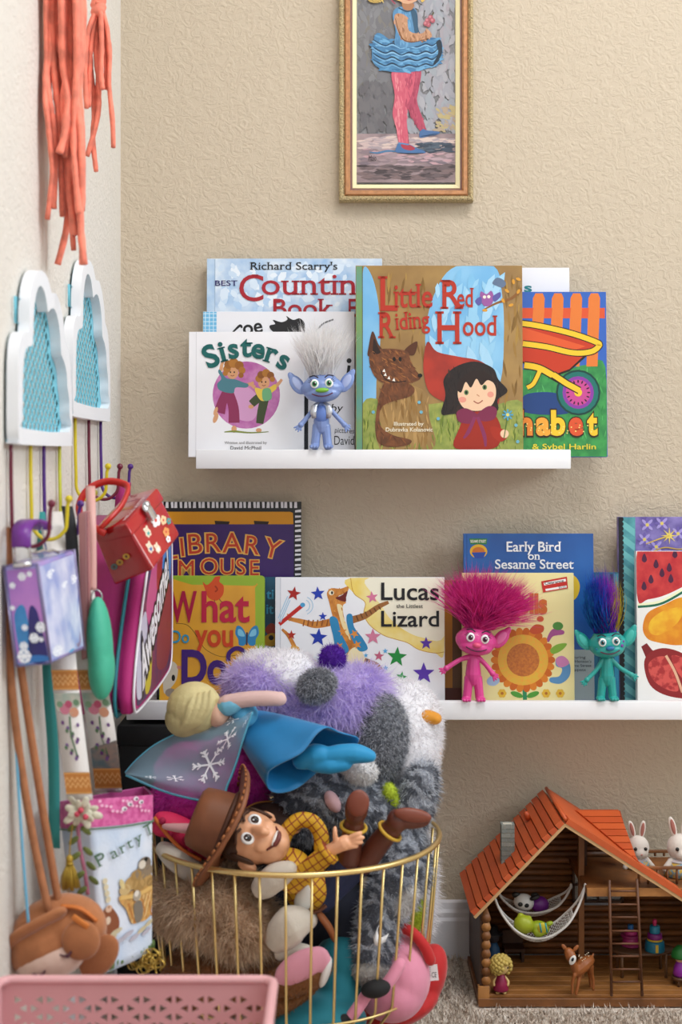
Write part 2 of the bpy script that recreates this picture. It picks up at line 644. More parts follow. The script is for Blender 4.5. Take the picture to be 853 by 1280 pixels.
# ================================================================== the room
def wall_mat(hexc, seed=0.0):
    m = bpy.data.materials.new('textured_wall_paint')
    m.use_nodes = True
    nt = m.node_tree; b = nt.nodes['Principled BSDF']
    b.inputs['Base Color'].default_value = lin(hexc)
    b.inputs['Roughness'].default_value = 0.62
    b.inputs['Specular IOR Level'].default_value = 0.3
    g = nt.nodes.new('ShaderNodeNewGeometry')
    mp = nt.nodes.new('ShaderNodeMapping'); mp.inputs['Location'].default_value = (seed, seed, seed)
    nt.links.new(g.outputs['Position'], mp.inputs['Vector'])
    n1 = nt.nodes.new('ShaderNodeTexNoise'); n1.inputs['Scale'].default_value = 75; n1.inputs['Detail'].default_value = 4; n1.inputs['Roughness'].default_value = 0.55
    n1.inputs['Distortion'].default_value = 1.6
    nt.links.new(mp.outputs[0], n1.inputs['Vector'])
    r = nt.nodes.new('ShaderNodeValToRGB')
    r.color_ramp.elements[0].position = 0.42; r.color_ramp.elements[1].position = 0.60
    nt.links.new(n1.outputs['Fac'], r.inputs['Fac'])
    n2 = nt.nodes.new('ShaderNodeTexNoise'); n2.inputs['Scale'].default_value = 260; n2.inputs['Detail'].default_value = 2
    nt.links.new(mp.outputs[0], n2.inputs['Vector'])
    mx = nt.nodes.new('ShaderNodeMath'); mx.operation = 'MULTIPLY_ADD'; mx.inputs[1].default_value = 0.25
    nt.links.new(n2.outputs['Fac'], mx.inputs[0]); nt.links.new(r.outputs['Color'], mx.inputs[2])
    bp = nt.nodes.new('ShaderNodeBump'); bp.inputs['Strength'].default_value = 0.42; bp.inputs['Distance'].default_value = 0.0022
    nt.links.new(mx.outputs[0], bp.inputs['Height'])
    nt.links.new(bp.outputs['Normal'], b.inputs['Normal'])
    return m
WALL = wall_mat('#c9baa4')
WALL2 = wall_mat('#ded8cf', 3.7)  # left wall: same paint as the back, lightened to put side light into colour
WALL3 = wall_mat('#d6d2cc', 1.7)

T = 0.10
structure(MB().b2((WX0 - T, WY1, -0.05), (WX1 + T, WY1 + T, WZ1 + 0.05)).build('wall_back', WALL))
structure(MB().b2((WX0 - T, WY0 - T, -0.05), (WX0, WY1, WZ1 + 0.05)).build('wall_left', WALL2))
# right wall with its window opening
wr = MB()
wr.b2((WX1, WY0 - T, -0.05), (WX1 + T, 0.0, WZ1 + 0.05)); wr.b2((WX1, 1.5, -0.05), (WX1 + T, WY1, WZ1 + 0.05))
wr.b2((WX1, 0.0, -0.05), (WX1 + T, 1.5, 0.95)); wr.b2((WX1, 0.0, 2.25), (WX1 + T, 1.5, WZ1 + 0.05))
structure(wr.build('wall_right', WALL3))
wb = MB()
wb.b2((WX0 - T, WY0 - T, -0.05), (0.1, WY0, WZ1 + 0.05)); wb.b2((1.8, WY0 - T, -0.05), (WX1, WY0, WZ1 + 0.05))
wb.b2((0.1, WY0 - T, -0.05), (1.8, WY0, 0.95)); wb.b2((0.1, WY0 - T, 2.25), (1.8, WY0, WZ1 + 0.05))
structure(wb.build('wall_rear', WALL3))
structure(MB().b2((WX0 - T, WY0 - T, WZ1), (WX1 + T, WY1 + T, WZ1 + 0.1)).build('ceiling', mat('#eeebe4', 0.8)))
WHITE = mat('#f1f1f3', 0.42, spec=0.4)
TRIM = mat('#e6e6ea', 0.4)
def window(name, frame):
    mb = MB()
    for a, b in frame:
        mb.b2(a, b)
    structure(mb.build(name, TRIM))
window('window_1', [((WX1 + 0.02, 0.0, 0.95), (WX1 + 0.06, 1.5, 0.99)), ((WX1 + 0.02, 0.0, 2.21), (WX1 + 0.06, 1.5, 2.25)), ((WX1 + 0.02, 0.0, 0.99), (WX1 + 0.06, 0.04, 2.21)), ((WX1 + 0.02, 1.46, 0.99), (WX1 + 0.06, 1.5, 2.21)), ((WX1 + 0.02, 0.73, 0.99), (WX1 + 0.06, 0.77, 2.21))])
window('window_2', [((0.1, WY0 - 0.06, 0.95), (1.8, WY0 - 0.02, 0.99)), ((0.1, WY0 - 0.06, 2.21), (1.8, WY0 - 0.02, 2.25)), ((0.1, WY0 - 0.06, 0.99), (0.14, WY0 - 0.02, 2.21)), ((1.76, WY0 - 0.06, 0.99), (1.8, WY0 - 0.02, 2.21)), ((0.93, WY0 - 0.06, 0.99), (0.97, WY0 - 0.02, 2.21))])

# baseboards with a moulded top
def base_profile(d, z):
    return [(0, 0), (0.014, 0), (0.014, 0.058), (0.0115, 0.063), (0.0115, 0.070), (0.0085, 0.075), (0.0065, 0.084), (0, 0.087)]
bb = MB(); bb.prism([Vector((WX0, WY1 - d, z)) for d, z in base_profile(0, 0)], (WX1 - WX0, 0, 0)); structure(bb.build('baseboard_back', TRIM))
bb = MB(); bb.prism([Vector((WX0 + d, WY0, z)) for d, z in base_profile(0, 0)][::-1], (0, WY1 - WY0 - 0.015, 0)); structure(bb.build('baseboard_left', TRIM))

# carpet
fm = bpy.data.materials.new('carpet')
fm.use_nodes = True
nt = fm.node_tree; b = nt.nodes['Principled BSDF']; b.inputs['Roughness'].default_value = 0.95; b.inputs['Specular IOR Level'].default_value = 0.1
g = nt.nodes.new('ShaderNodeNewGeometry')
n = nt.nodes.new('ShaderNodeTexNoise'); n.inputs['Scale'].default_value = 110; n.inputs['Detail'].default_value = 4; n.inputs['Roughness'].default_value = 0.75
nt.links.new(g.outputs['Position'], n.inputs['Vector'])
r = nt.nodes.new('ShaderNodeValToRGB')
r.color_ramp.elements[0].position = 0.36; r.color_ramp.elements[0].color = lin('#a68e7c')
r.color_ramp.elements[1].position = 0.62; r.color_ramp.elements[1].color = lin('#f6ece0')
e = r.color_ramp.elements.new(0.48); e.color = lin('#e0d0c0')
nt.links.new(n.outputs['Fac'], r.inputs['Fac']); nt.links.new(r.outputs['Color'], b.inputs['Base Color'])
bp = nt.nodes.new('ShaderNodeBump'); bp.inputs['Strength'].default_value = 0.8; bp.inputs['Distance'].default_value = 0.006
nt.links.new(n.outputs['Fac'], bp.inputs['Height']); nt.links.new(bp.outputs['Normal'], b.inputs['Normal'])
floor = structure(MB().b2((WX0 - T, WY0 - T, -0.05), (WX1 + T, WY1 + T, 0.0)).build('floor', fm))
n = 80000
base = np.stack([rng.uniform(-0.1, 0.85, n), rng.uniform(1.62, 2.185, n), np.zeros(n)], axis=1)
inhouse = (base[:, 0] > 0.185) & (base[:, 1] > 1.975)
base = base[~inhouse]; n = len(base)
# fibres gather in twisted tufts
cell = np.floor(base[:, :2] / 0.006)
ctr = (cell + 0.5) * 0.006
h1 = np.modf(np.abs(np.sin(cell[:, 0] * 12.9898 + cell[:, 1] * 78.233) * 43758.5453))[0]
h2 = np.modf(np.abs(np.sin(cell[:, 0] * 39.346 + cell[:, 1] * 11.135) * 24634.6345))[0]
base[:, :2] = ctr + (base[:, :2] - ctr) * 0.7
dirs = np.stack([(h1 - 0.5) * 1.3, (h2 - 0.5) * 1.3, np.ones(n)], axis=1) + rng.normal(size=(n, 3)) * 0.22
dirs /= np.linalg.norm(dirs, axis=1)[:, None]
pile = strips('carpet_pile', base, dirs, rng.normal(size=(n, 3)) * 0.35, 0.006 + 0.004 * rng.random(n), np.full(n, 0.0030), fm, None, segs=2)
tag(pile, 'speckled beige cut pile of the carpet on the floor', 'carpet')

# ================================================================== picture ledges
def ledge(name, label, x0, x1, zb, zlb, zlt):
    yf, yb = 2.08, WY1
    t = thing(name, label, 'shelf', ((x0 + x1) / 2, yb, zlb), group='white picture ledges on the wall')
    m = MB(); m.b2((x0, yf + 0.0141, zlb + 0.0002), (x1, yb - 0.0122, zb)); m.build('base_board', WHITE, t, bevel=0.0008, seg=1)
    m = MB(); m.b2((x0, yf, zlb), (x1, yf + 0.014, zlt)); m.build('front_lip', WHITE, t, bevel=0.0012)
    m = MB(); m.b2((x0, yb - 0.012, zlb), (x1, yb - 0.0005, zb + 0.035)); m.build('back_rail', WHITE, t, bevel=0.0008, seg=1)
    return t
UB, LB = 0.7706, 0.4025       # top of each ledge's base board
ledge('picture_ledge', 'short white picture ledge on the wall under the framed painting', P(245, 0, 2.08).x, P(714, 0, 2.08).x, UB, P(0, 586, 2.08).z, P(0, 562, 2.08).z)
ledge('picture_ledge', 'long white picture ledge on the wall above the doll house', P(158, 0, 2.08).x, 0.80, LB, P(0, 900, 2.08).z, P(0, 877, 2.08).z)

# ================================================================== framed painting
t = thing('framed_painting', 'narrow gold framed painting of a child in blue dress and pink tights', 'painting', P(507.5, 254, 2.19))
K = 3.877
def fp(cx, cy, d):      # crop pixel of the painting, d metres off the wall
    Y = WY1 - d
    q = P(400 + cx / K, cy / K, WY1); return Vector((q.x, Y, q.z))
TOPC = -560
def ring_profile(rects, name, m):
    """mitred frame member rows: list of (x0,x1,ytop,ybot,depth)"""
    mb = MB()
    rows = []
    for (x0, x1, y0, y1, d) in rects:
        rows.append([fp(x0, y1, d), fp(x1, y1, d), fp(x1, y0, d), fp(x0, y0, d)])
    mb.grid(rows, 0, False, True)
    return mb.build(name, m, t)
def fr(i, d):
    return (93 + i, 740 - i, TOPC + i, 985 - i, d)
GOLD1 = mat('#dcc593', 0.45, noise=0.55, nscale=420, bump=0.9, bscale=420, metal=0.12)
GOLD2 = mat('#c98f62', 0.38, metal=0.2, noise=0.25, nscale=160)
ring_profile([fr(0, 0.001), fr(0, 0.016), fr(6, 0.021), fr(14, 0.022), fr(20, 0.020), fr(27, 0.017)], 'carved_edge', GOLD1)
ring_profile([fr(27, 0.017), fr(33, 0.021), fr(48, 0.021), fr(55, 0.015)], 'bronze_moulding', GOLD2)
ring_profile([fr(55, 0.0145), fr(57, 0.012), fr(63, 0.012)], 'inner_rim', mat('#8a6560', 0.5))
ring_profile([fr(63, 0.012), fr(66, 0.013), fr(84, 0.011), fr(86, 0.008)], 'cream_liner', mat('#e9dfb2', 0.6))
# little carved beads along the outer edge
beads = MB()
for k in range(54):
    y = 970 - k * 27
    for x in (103, 730):
        beads.ell(fp(x, y, 0.021), (0.0016, 0.0012, 0.0023), rotm('Y', 35 if k % 2 else -35), 6, 4)
for k in range(23):
    beads.ell(fp(120 + k * 27, 974, 0.021), (0.0023, 0.0012, 0.0016), rotm('Y', 35 if k % 2 else -35), 6, 4)
o = beads.build('carved_beads', GOLD1, t)
bx = MB(); q0, q1 = fp(170, 895, 0.001), fp(670, TOPC + 80, 0.0075)
bx.b2(q0, q1); bx.build('canvas', mat('#8f8d90', 0.5, noise=0.5, nscale=22, second='#6b6a66', bump=0.3, bscale=500), t)
I_ = WM[t.name].inverted()
A = Art(lambda x, y, k: I_ @ fp(x, y, 0.0077 + k))
pale = mat('#a3a2a8', 0.5, noise=1, nscale=16, second='#84868c', bump=0.3, bscale=300, nsharp=0.3)
A.poly([(178, -470), (662, -470), (662, 656), (178, 656)], mat('#88888c', 0.5, noise=1, nscale=9, second='#64625f', bump=0.3, bscale=300, nsharp=0.25))
A.dabs((190, -440, 420, 640), 420, ['#7a797c', '#818183', '#727174', '#77767a', '#7c7872'], 34, (60, 120), seed=3)
A.dabs((400, -440, 650, 640), 520, ['#a0a0a7', '#a8a7ac', '#9a9ba2', '#a39da3', '#9da2a8'], 34, (50, 130), seed=4)
A.dabs((560, 520, 650, 640), 40, ['#b8a878', '#b09c84'], 18, (0, 60), seed=14)
A.dabs((200, 420, 350, 640), 120, ['#69676a', '#706d6f', '#656265'], 30, (60, 120), seed=5)
A.rect(178, 655, 662, 890, mat('#a48f90', 0.5, noise=0.6, nscale=30, second='#7c6c70'))
A.dabs((200, 672, 640, 730), 130, ['#c8b2ae', '#bba6a6', '#d2bdb4', '#a89a9e'], 30, (-8, 8), asp=0.2, seed=6)
A.dabs((200, 730, 640, 810), 130, ['#a08c90', '#b39aa0', '#8c7a80', '#bf9aa0', '#7d7078'], 32, (-8, 8), asp=0.2, seed=7)
A.dabs((200, 810, 640, 872), 130, ['#5c5052', '#6c5e60', '#4c4244', '#7d6a6a'], 32, (-6, 6), asp=0.2, seed=8)
A.dabs((480, 700, 635, 745), 60, ['#46505e', '#55606c', '#3c4450'], 26, (-6, 6), asp=0.2, seed=9)
A.line([(240, 743), (275, 748), (330, 738), (375, 742)], [3, 8, 9, 4], '#4c79a0', True)
# far leg, near leg
FARL = [(430, 350), (488, 350), (478, 440), (470, 500), (500, 590), (512, 640), (488, 645), (450, 585), (418, 510), (420, 420)]
A.blob(FARL, '#b04a62'); A.dabs((420, 350, 515, 640), 90, ['#9c3c54', '#b85468', '#a4445a'], 16, (75, 105), in_poly(FARL), 0.25, 10)
A.blob([(482, 648), (500, 632), (520, 640), (575, 645), (570, 658), (520, 668), (485, 674)], '#4b6c9a'); A.line([(488, 668), (530, 662), (570, 654)], [2, 6, 2], '#22364f', True)
NEARL = [(350, 350), (455, 350), (448, 450), (424, 520), (420, 600), (428, 700), (385, 705), (368, 620), (352, 560), (362, 470)]
A.blob(NEARL, '#cb5c70'); A.dabs((415, 350, 455, 700), 60, ['#b04a60', '#a8445c'], 18, (78, 100), in_poly(NEARL), 0.22, 11)
A.dabs((365, 360, 400, 690), 60, ['#dc7c88', '#d87080', '#e08c92'], 18, (80, 96), in_poly(NEARL), 0.22, 12); A.dabs((395, 360, 425, 690), 50, ['#c8586c', '#d06878'], 16, (80, 100), in_poly(NEARL), 0.25, 13)
A.blob([(372, 715), (385, 700), (428, 705), (470, 725), (506, 740), (498, 750), (375, 748)], '#4a6f9e')
A.blob([(392, 708), (425, 706), (460, 726), (440, 736), (405, 728)], '#a83c4c'); A.line([(376, 747), (430, 751), (500, 749)], [2, 5, 2], '#1f2c3c', True)
A.line([(380, 700), (430, 708)], 7, '#5c86b4')
# tutu of layered ruffles
TU = [(265, 185), (290, 170), (335, 200), (370, 220), (470, 225), (540, 195), (585, 205), (592, 270), (570, 322), (500, 345), (420, 360), (320, 352), (262, 318), (252, 262)]
A.blob(TU, '#4a7ea8')
A.dabs((255, 180, 590, 355), 260, ['#4f86b0', '#5f98c0', '#3c6c94', '#6ea6cc', '#447aa4'], 20, (-25, 35), in_poly(TU), 0.28, 15)
for yy, c in ((226, '#25405a'), (233, '#7fb2d6'), (262, '#22384e'), (270, '#86b8da'), (292, '#20364a'), (300, '#78acd2'), (322, '#22384e'), (330, '#6ea2c8')):
    A.line([(258, yy - 26), (285, yy - 8), (318, yy + 4), (352, yy - 6), (392, yy + 12), (430, yy + 2), (470, yy + 10), (512, yy - 4), (545, yy + 4), (580, yy - 26)], [2, 6, 4, 8, 3, 8, 4, 7, 5, 2], c, True)
A.blob([(562, 215), (585, 207), (590, 265), (565, 312), (548, 318), (572, 265)], '#22323f')
# bodice, arm, head
A.blob([(352, 80), (380, 45), (455, 50), (472, 90), (475, 150), (500, 200), (470, 232), (400, 240), (362, 222), (366, 160)], '#5688b0')
A.dabs((370, 60, 440, 225), 70, ['#6c9fc4', '#5c90b8', '#4a7ca4'], 18, (70, 110), None, 0.25, 16)
A.blob([(440, 52), (470, 75), (476, 150), (495, 200), (465, 190), (450, 120)], '#34566f')
ARM = [(360, 90), (385, 75), (420, 95), (432, 160), (490, 172), (520, 155), (540, 175), (530, 195), (455, 215), (402, 205), (372, 150)]
A.blob(ARM, '#b98a68'); A.dabs((360, 80, 540, 212), 110, ['#c89a76', '#a87852', '#96684a', '#c49272'], 12, (40, 110), in_poly(ARM), 0.35, 17)
A.line([(365, 100), (378, 150), (404, 202), (455, 213), (528, 195)], [3, 4, 5, 4, 2], '#6a442c', True)
A.line([(380, 48), (420, 66), (455, 56)], 6, '#2c4458', True)
A.blob([(400, 20), (455, 30), (440, 60), (405, 55)], '#a87552')
A.oval(425, -45, 70, 75, '#d3a381')
A.line([(418, 8), (430, 12), (446, 9)], 5, '#b5504a')
for sx in (-28, 30):
    A.oval(428 + sx, -45, 14, 11, '#f0e8e0'); A.oval(428 + sx, -45, 7, 9, '#33261d')
A.blob([(340, -30), (350, -110), (430, -150), (510, -105), (515, -10), (490, 20), (478, -60), (420, -100), (378, -60), (390, 10), (360, 5)], '#d9b45a')
A.blob([(232, 8), (250, -35), (300, -30), (318, 0), (290, 22), (255, 24)], '#b89a52'); A.dabs((240, -25, 310, 20), 30, ['#d2b66a', '#9c8040'], 14, (20, 70), None, 0.2, 18)
A.line([(330, -10), (350, 15), (365, 30)], 5, '#a8344c', True)
A.line([(520, 145), (530, 110), (550, 70)], 6, '#56512f', True)
for x, y in ((520, 110), (535, 95), (525, 130), (545, 110), (512, 125)):
    A.oval(x, y, 12, 12, '#a85660'); A.oval(x - 3, y - 3, 6, 6, '#c88088')
A.text('Maio', 235, 786, 26, '#2a2226', width=38, shear=0.2)
A.build('painted_picture', t)

# ================================================================== books
PAGES = mat('#ece6d8', 0.8, noise=0.12, nscale=900)
def book(name, label, x0, y0, x1, Y, zbase, cover, tilt=3.0, th=0.010, group='picture books on the upper ledge', round_r=0.0, spine=None, crop=(0, 0, 1)):
    """hardback standing on a ledge, front cover facing the room; x0 y0 x1 = photograph columns / top row of the front cover"""
    w_ = (x1 - x0) * Y / F
    top = P(0, y0, Y).z
    ct = math.cos(math.radians(tilt))
    zb = zbase + th * math.sin(math.radians(tilt)) + 0.0004
    h = (top - zb) / ct
    cx = P((x0 + x1) / 2, 0, Y).x
    t = thing(name, label, 'book', (cx, Y, zb), rotm('X', -tilt), group)
    def outline(inset=0.0, r=round_r):
        a, c = -w_ / 2 + inset, w_ / 2 - inset
        b_, d = inset, h - inset
        if r <= 0:
            return [(a, b_), (c, b_), (c, d), (a, d)]
        pts = [(a, b_)]
        for (px, pz, a0) in ((c - r, b_ + r, -90), (c - r, d - r, 0)):
            for k in range(5):
                an = math.radians(a0 + k * 22.5)
                pts.append((px + r * math.cos(an), pz + r * math.sin(an)))
        pts.append((a, d))
        return pts
    bt = 0.0022
    f = MB(); f.prism([Vector((x, 0.0, z)) for x, z in outline()], (0, bt, 0)); f.build('front_cover', cover, t, world=False, bevel=0.0004, seg=1)
    f = MB(); f.prism([Vector((x, th - bt, z)) for x, z in outline()], (0, bt, 0)); f.build('back_cover', cover, t, world=False)
    f = MB(); f.b2((-w_ / 2, bt, 0), (-w_ / 2 + 0.003, th - bt, h)); f.build('spine', spine or cover, t, world=False)
    f = MB(); f.b2((-w_ / 2 + 0.003, bt, 0.003), (w_ / 2 - 0.003, th - bt, h - 0.003)); f.build('page_block', PAGES, t, world=False)
    sc = Y / F
    yb = HZ + (CH - zb) / sc          # photograph row of the lower edge
    def mp(x, y, k):
        return Vector(((x - (x0 + x1) / 2) * sc, -k, (yb - y) * sc / ct))
    A = Art(mp, crop)
    A.clip = [(x0 - crop[0]) * crop[2] + 1, (y0 - crop[1]) * crop[2] + 1, (x1 - crop[0]) * crop[2] - 1, (yb - crop[1]) * crop[2] - 1]
    c_ = A.clip
    A.poly([(c_[0], c_[1]), (c_[2], c_[1]), (c_[2], c_[3]), (c_[0], c_[3])] if round_r == 0 else [(c_[0], c_[1]), (c_[2] - 22, c_[1]), (c_[2] - 2, c_[1] + 20), (c_[2], c_[3]), (c_[0], c_[3])], cover)
    L = Art(mp, crop, start=0.0011)
    return t, A, L

C3 = (220, 300, 3.554)
# --- counting book
t, A, L = book('counting_book', 'pale blue watercolour counting book standing behind the white books', 258, 322, 478, 2.166, UB, mat('#dfeaf4', 0.35, noise=1, nscale=34, second='#8fb6de', nsharp=0.2), 2.0, 0.012, crop=C3)
L.k = 0.0009
A.rect(136, 80, 170, 970, mat('#c9dcee', 0.35, noise=1, nscale=40, second='#9fc0e2'))
A.dabs((190, 95, 900, 320), 120, ['#e6eff8', '#c8dcf0', '#d6e5f4', '#b4d0ec'], 26, (0, 180), None, 0.6, 31)
A.line([(171, 80), (171, 970)], 3, '#9db6cf')
L.text("Richard Scarry's", 328, 128, 33, '#17181c', width=390, serif=True, bold=0.004)
L.text('BEST', 172, 200, 23, '#2c2a66', width=100, serif=True, bold=0.01)
L.text('C', 280, 268, 116, '#a51d2c', width=108, serif=True, bold=0.004)
L.text('ounting', 380, 240, 94, '#a51d2c', width=505, serif=True, bold=0.004)
L.text('Book', 432, 338, 78, '#a51d2c', width=270, serif=True, bold=0.01)
L.text('Ever', 768, 338, 78, '#a51d2c', width=140, serif=True, bold=0.01)
A.build('cover_print', t); L.split('title_lettering', t)

# --- white book with gingham spine
t, A, L = book('picture_book', 'white picture book with blue gingham spine and black lettering behind the white haired toy', 253, 388.5, 443.5, 2.147, UB, mat('#e9e9ee', 0.4), 3.0, 0.009, crop=C3, spine=mat('#6fb2da'))
L.k = 0.0003
A.rect(117, 315, 178, 970, '#6fb7e0')
for x in (128, 146, 164):
    A.line([(x, 315), (x, 970)], 3, '#d5ecf8')
for i in range(36):
    A.line([(117, 324 + i * 18), (178, 324 + i * 18)], 3, '#d5ecf8')
L.text('oe', 300, 420, 62, '#1a1a1c', width=88, rot=-10, bold=0.02)
L.cut(); L.line([(250, 408), (282, 378), (292, 388)], [6, 12, 8], '#1a1a1c', True)
A.blob([(415, 378), (440, 370), (430, 352), (468, 362), (495, 350), (490, 335), (520, 352), (550, 345), (572, 372), (560, 420), (470, 425), (425, 400)], '#1d1d20')
A.rect(571, 640, 588, 960, '#2a2b30')  # not print: shadow along the Sisters book, painted onto this cover
A.line([(612, 420), (650, 372), (700, 350)], 7, '#6a6a70', True)
L.cut(); L.oval(770, 535, 11, 11, '#1b1b20'); L.line([(770, 556), (764, 600)], 13, '#1b1b20')
L.line([(752, 650), (790, 625)], 9, '#1b1b20'); L.line([(762, 590), (786, 588), (790, 612)], 8, '#45364a', True)
L.text('by', 688, 762, 34, '#1b1b20', width=56, shear=0.2)
L.text('pictures', 706, 855, 22, '#4a4a50', width=86, rot=3)
L.text('David', 704, 910, 40, '#1b1b20', width=88, bold=-0.005)
A.build('cover_print', t); L.split('title_lettering', t)

# --- Sisters
t, A, L = book('picture_book', 'white book with two dancing children on a magenta circle', 235.5, 414, 380, 2.128, UB, mat('#f0eff2', 0.35), 3.0, 0.009, crop=C3)
A.line([(88, 405), (88, 970)], 3, '#d8d6da')
TEAL = '#0f5f5c'
for ch, x, y, r in (('S', 172, 558, -24), ('i', 214, 535, -15), ('s', 258, 522, -8), ('t', 312, 515, 0), ('e', 360, 522, 8), ('r', 412, 540, 17), ('s', 462, 568, 27)):
    L.text(ch, x, y, 96 if ch == 'S' else 88, TEAL, rot=r, serif=True, bold=0.03, center=True)
A.oval(312, 688, 150, 150, mat('#b25aa0', 0.42, noise=1, nscale=60, second='#c983b8'), n=40)
A.blob([(250, 640), (330, 660), (370, 720), (340, 800), (262, 780)], '#d39cc6')
SK = '#d79f74'
def kid(A, hair, hc, body, bc, legs, lc, arms, face, feet):
    for pl in arms:
        A.line(pl, [17, 14, 11], SK, True)
    for pl, w0 in legs:
        A.line(pl, w0, lc, True)
    A.blob(body, bc)
    A.oval(*face, 26, 29, SK)
    for dx in (-9, 8):
        A.oval(face[0] + dx, face[1] - 2, 3.2, 4, '#2b1a12')
    A.line([(face[0] - 8, face[1] + 12), (face[0], face[1] + 15), (face[0] + 8, face[1] + 11)], 3, '#8c3a34', True)
    for i, (x, y, r) in enumerate(hair):
        A.oval(x, y, r, r, hc if i % 2 else '#b0742d')
    for f in feet:
        A.oval(*f[:4], SK, f[4] if len(f) > 4 else 0)
kid(A, [(225, 572, 17), (232, 552, 19), (255, 545, 22), (280, 556, 20), (292, 578, 16), (288, 600, 12), (218, 592, 11)], '#9a6022',
    [(195, 575), (222, 612), (262, 618), (300, 632), (322, 640), (312, 655), (265, 655), (252, 680), (195, 668), (182, 640), (200, 615), (186, 585)], '#4c7f8c',
    [([(225, 675), (205, 720), (192, 768)], [40, 42, 52]), ([(235, 680), (255, 745), (258, 812)], [42, 46, 50])], '#8c2f57',
    [[(198, 580), (202, 555), (210, 532)], [(300, 645), (325, 640), (345, 632)]], (250, 588), [(176, 790, 10, 24, 20), (258, 840, 12, 16)])
A.oval(176, 760, 8, 20, SK, 20)
kid(A, [(368, 615, 16), (378, 598, 17), (400, 590, 18), (420, 600, 16), (428, 618, 12)], '#8d5523',
    [(352, 655), (380, 660), (412, 655), (440, 640), (446, 660), (425, 680), (422, 705), (385, 715), (366, 700), (352, 672)], '#e3c34c',
    [([(392, 705), (370, 700), (335, 728)], [36, 40, 34]), ([(392, 710), (380, 765), (372, 815)], [40, 38, 32])], '#3f4a2c',
    [[(445, 648), (460, 632), (470, 618)], [(350, 655), (335, 642), (322, 636)]], (390, 632), [(333, 740, 12, 9), (368, 845, 13, 9)])
A.blob([(385, 665), (418, 660), (424, 705), (388, 712)], '#6fae7c')
A.line([(215, 853), (260, 850), (330, 856), (412, 852)], [4, 9, 6, 3], '#7f8c3c', True)
L.text('Written and illustrated by', 215, 906, 11, '#55504e', width=190, serif=True)
L.text('David McPhail', 242, 931, 15, '#3a3634', width=138, serif=True)
A.build('cover_print', t); L.split('title_lettering', t)

# --- Little Red Riding Hood
C4 = (430, 310, 2.437)
t, A, L = book('picture_book', 'large book of a wolf beside a girl in a red hood', 445, 330.5, 654.5, 2.112, UB, mat('#8e6a32', 0.3, noise=0.4, nscale=18, second='#a5803f', coat=0.2), 2.6, 0.013, crop=C4)
SKY = mat('#8cc4e6', 0.3, noise=0.25, nscale=14, second='#6fb0dd', coat=0.2)
A.blob([(60, 60), (85, 80), (105, 160), (112, 270), (100, 400), (95, 470), (57, 480), (57, 200)], SKY)
A.blob([(345, 52), (460, 52), (485, 140), (490, 260), (480, 400), (440, 440), (300, 440), (262, 380), (250, 250), (285, 120)], SKY)
A.blob([(60, 470), (130, 465), (220, 478), (330, 470), (440, 482), (545, 470), (546, 625), (58, 625)], mat('#7d8c36', 0.35, noise=0.4, nscale=70, second='#a0a549', coat=0.2))
A.blob([(120, 430), (240, 430), (262, 520), (270, 612), (110, 612)], mat('#a68149', 0.35, noise=0.3, nscale=24))
A.rect(38, 52, 57, 625, mat('#3f8f9c', 0.3, noise=0.5, nscale=9, second='#7d9a3c'))
A.line([(57, 52), (57, 625)], 2.5, '#5c5a35')
A.dabs((62, 60, 540, 470), 160, ['#7d5c2a', '#9c7638', '#86642c', '#a8843f'], 26, (75, 105), lambda x, y: not (57 < x < 115 or 248 < x < 492), 0.14, 21)
A.dabs((120, 440, 262, 600), 60, ['#b8925a', '#96713c', '#8a6634'], 24, (75, 105), None, 0.15, 22)
A.dabs((62, 480, 540, 618), 260, ['#6c7f2c', '#8c9c40', '#a8ac50', '#5f7028', '#97a348'], 14, (70, 110), lambda x, y: not (110 < x < 270 and y < 600), 0.14, 23)
A.dabs((265, 60, 480, 430), 60, ['#a6d2ec', '#7fbce2', '#96cae8'], 40, (60, 120), in_poly([(345, 52), (460, 52), (485, 140), (490, 260), (480, 400), (440, 440), (300, 440), (262, 380), (250, 250), (285, 120)]), 0.3, 24)
# branch and birds
A.line([(430, 185), (470, 165), (515, 150), (546, 120)], [4, 7, 8, 10], '#8b5a2a', True)
for i, (x, y) in enumerate(((432, 188), (500, 128), (520, 100), (535, 130), (512, 172), (535, 92), (488, 158))):
    A.oval(x, y, 8, 4.5, '#d99a34', 40 * i)
A.blob([(420, 130), (437, 138), (452, 128), (460, 150), (450, 172), (430, 174), (418, 152)], '#9a5a9c')
A.blob([(402, 158), (420, 146), (422, 166), (410, 172)], '#5d5aa0'); A.blob([(456, 146), (478, 132), (480, 146), (462, 162)], '#5d5aa0')
A.oval(431, 147, 5, 5, '#f0e9d8'); A.oval(444, 146, 5, 5, '#f0e9d8')
A.blob([(455, 104), (468, 88), (486, 92), (497, 106), (486, 118), (466, 112)], '#62748f')
# wolf
WOLF = mat('#7d4824', 0.4, noise=0.5, nscale=120, second='#5e3417')
A.blob([(118, 420), (150, 400), (210, 420), (205, 450), (120, 480), (112, 540), (150, 570), (205, 585), (190, 602), (130, 605), (100, 580), (98, 510)], WOLF)
A.blob([(88, 252), (105, 290), (120, 318), (76, 330), (76, 300)], '#56301a')
A.blob([(225, 284), (215, 325), (185, 318), (195, 300)], '#56301a')
A.blob([(78, 325), (110, 308), (150, 306), (195, 315), (205, 345), (222, 375), (236, 390), (225, 404), (180, 415), (120, 410), (88, 380)], WOLF)
A.blob([(92, 275), (104, 300), (112, 318), (90, 320)], '#2c1a12')
A.dabs((80, 310, 230, 410), 130, ['#5c3418', '#93582c', '#6a3c1c', '#a46a38'], 9, (20, 70), in_poly([(78, 325), (110, 308), (150, 306), (195, 315), (205, 345), (222, 375), (236, 390), (225, 404), (180, 415), (120, 410), (88, 380)]), 0.16, 25)
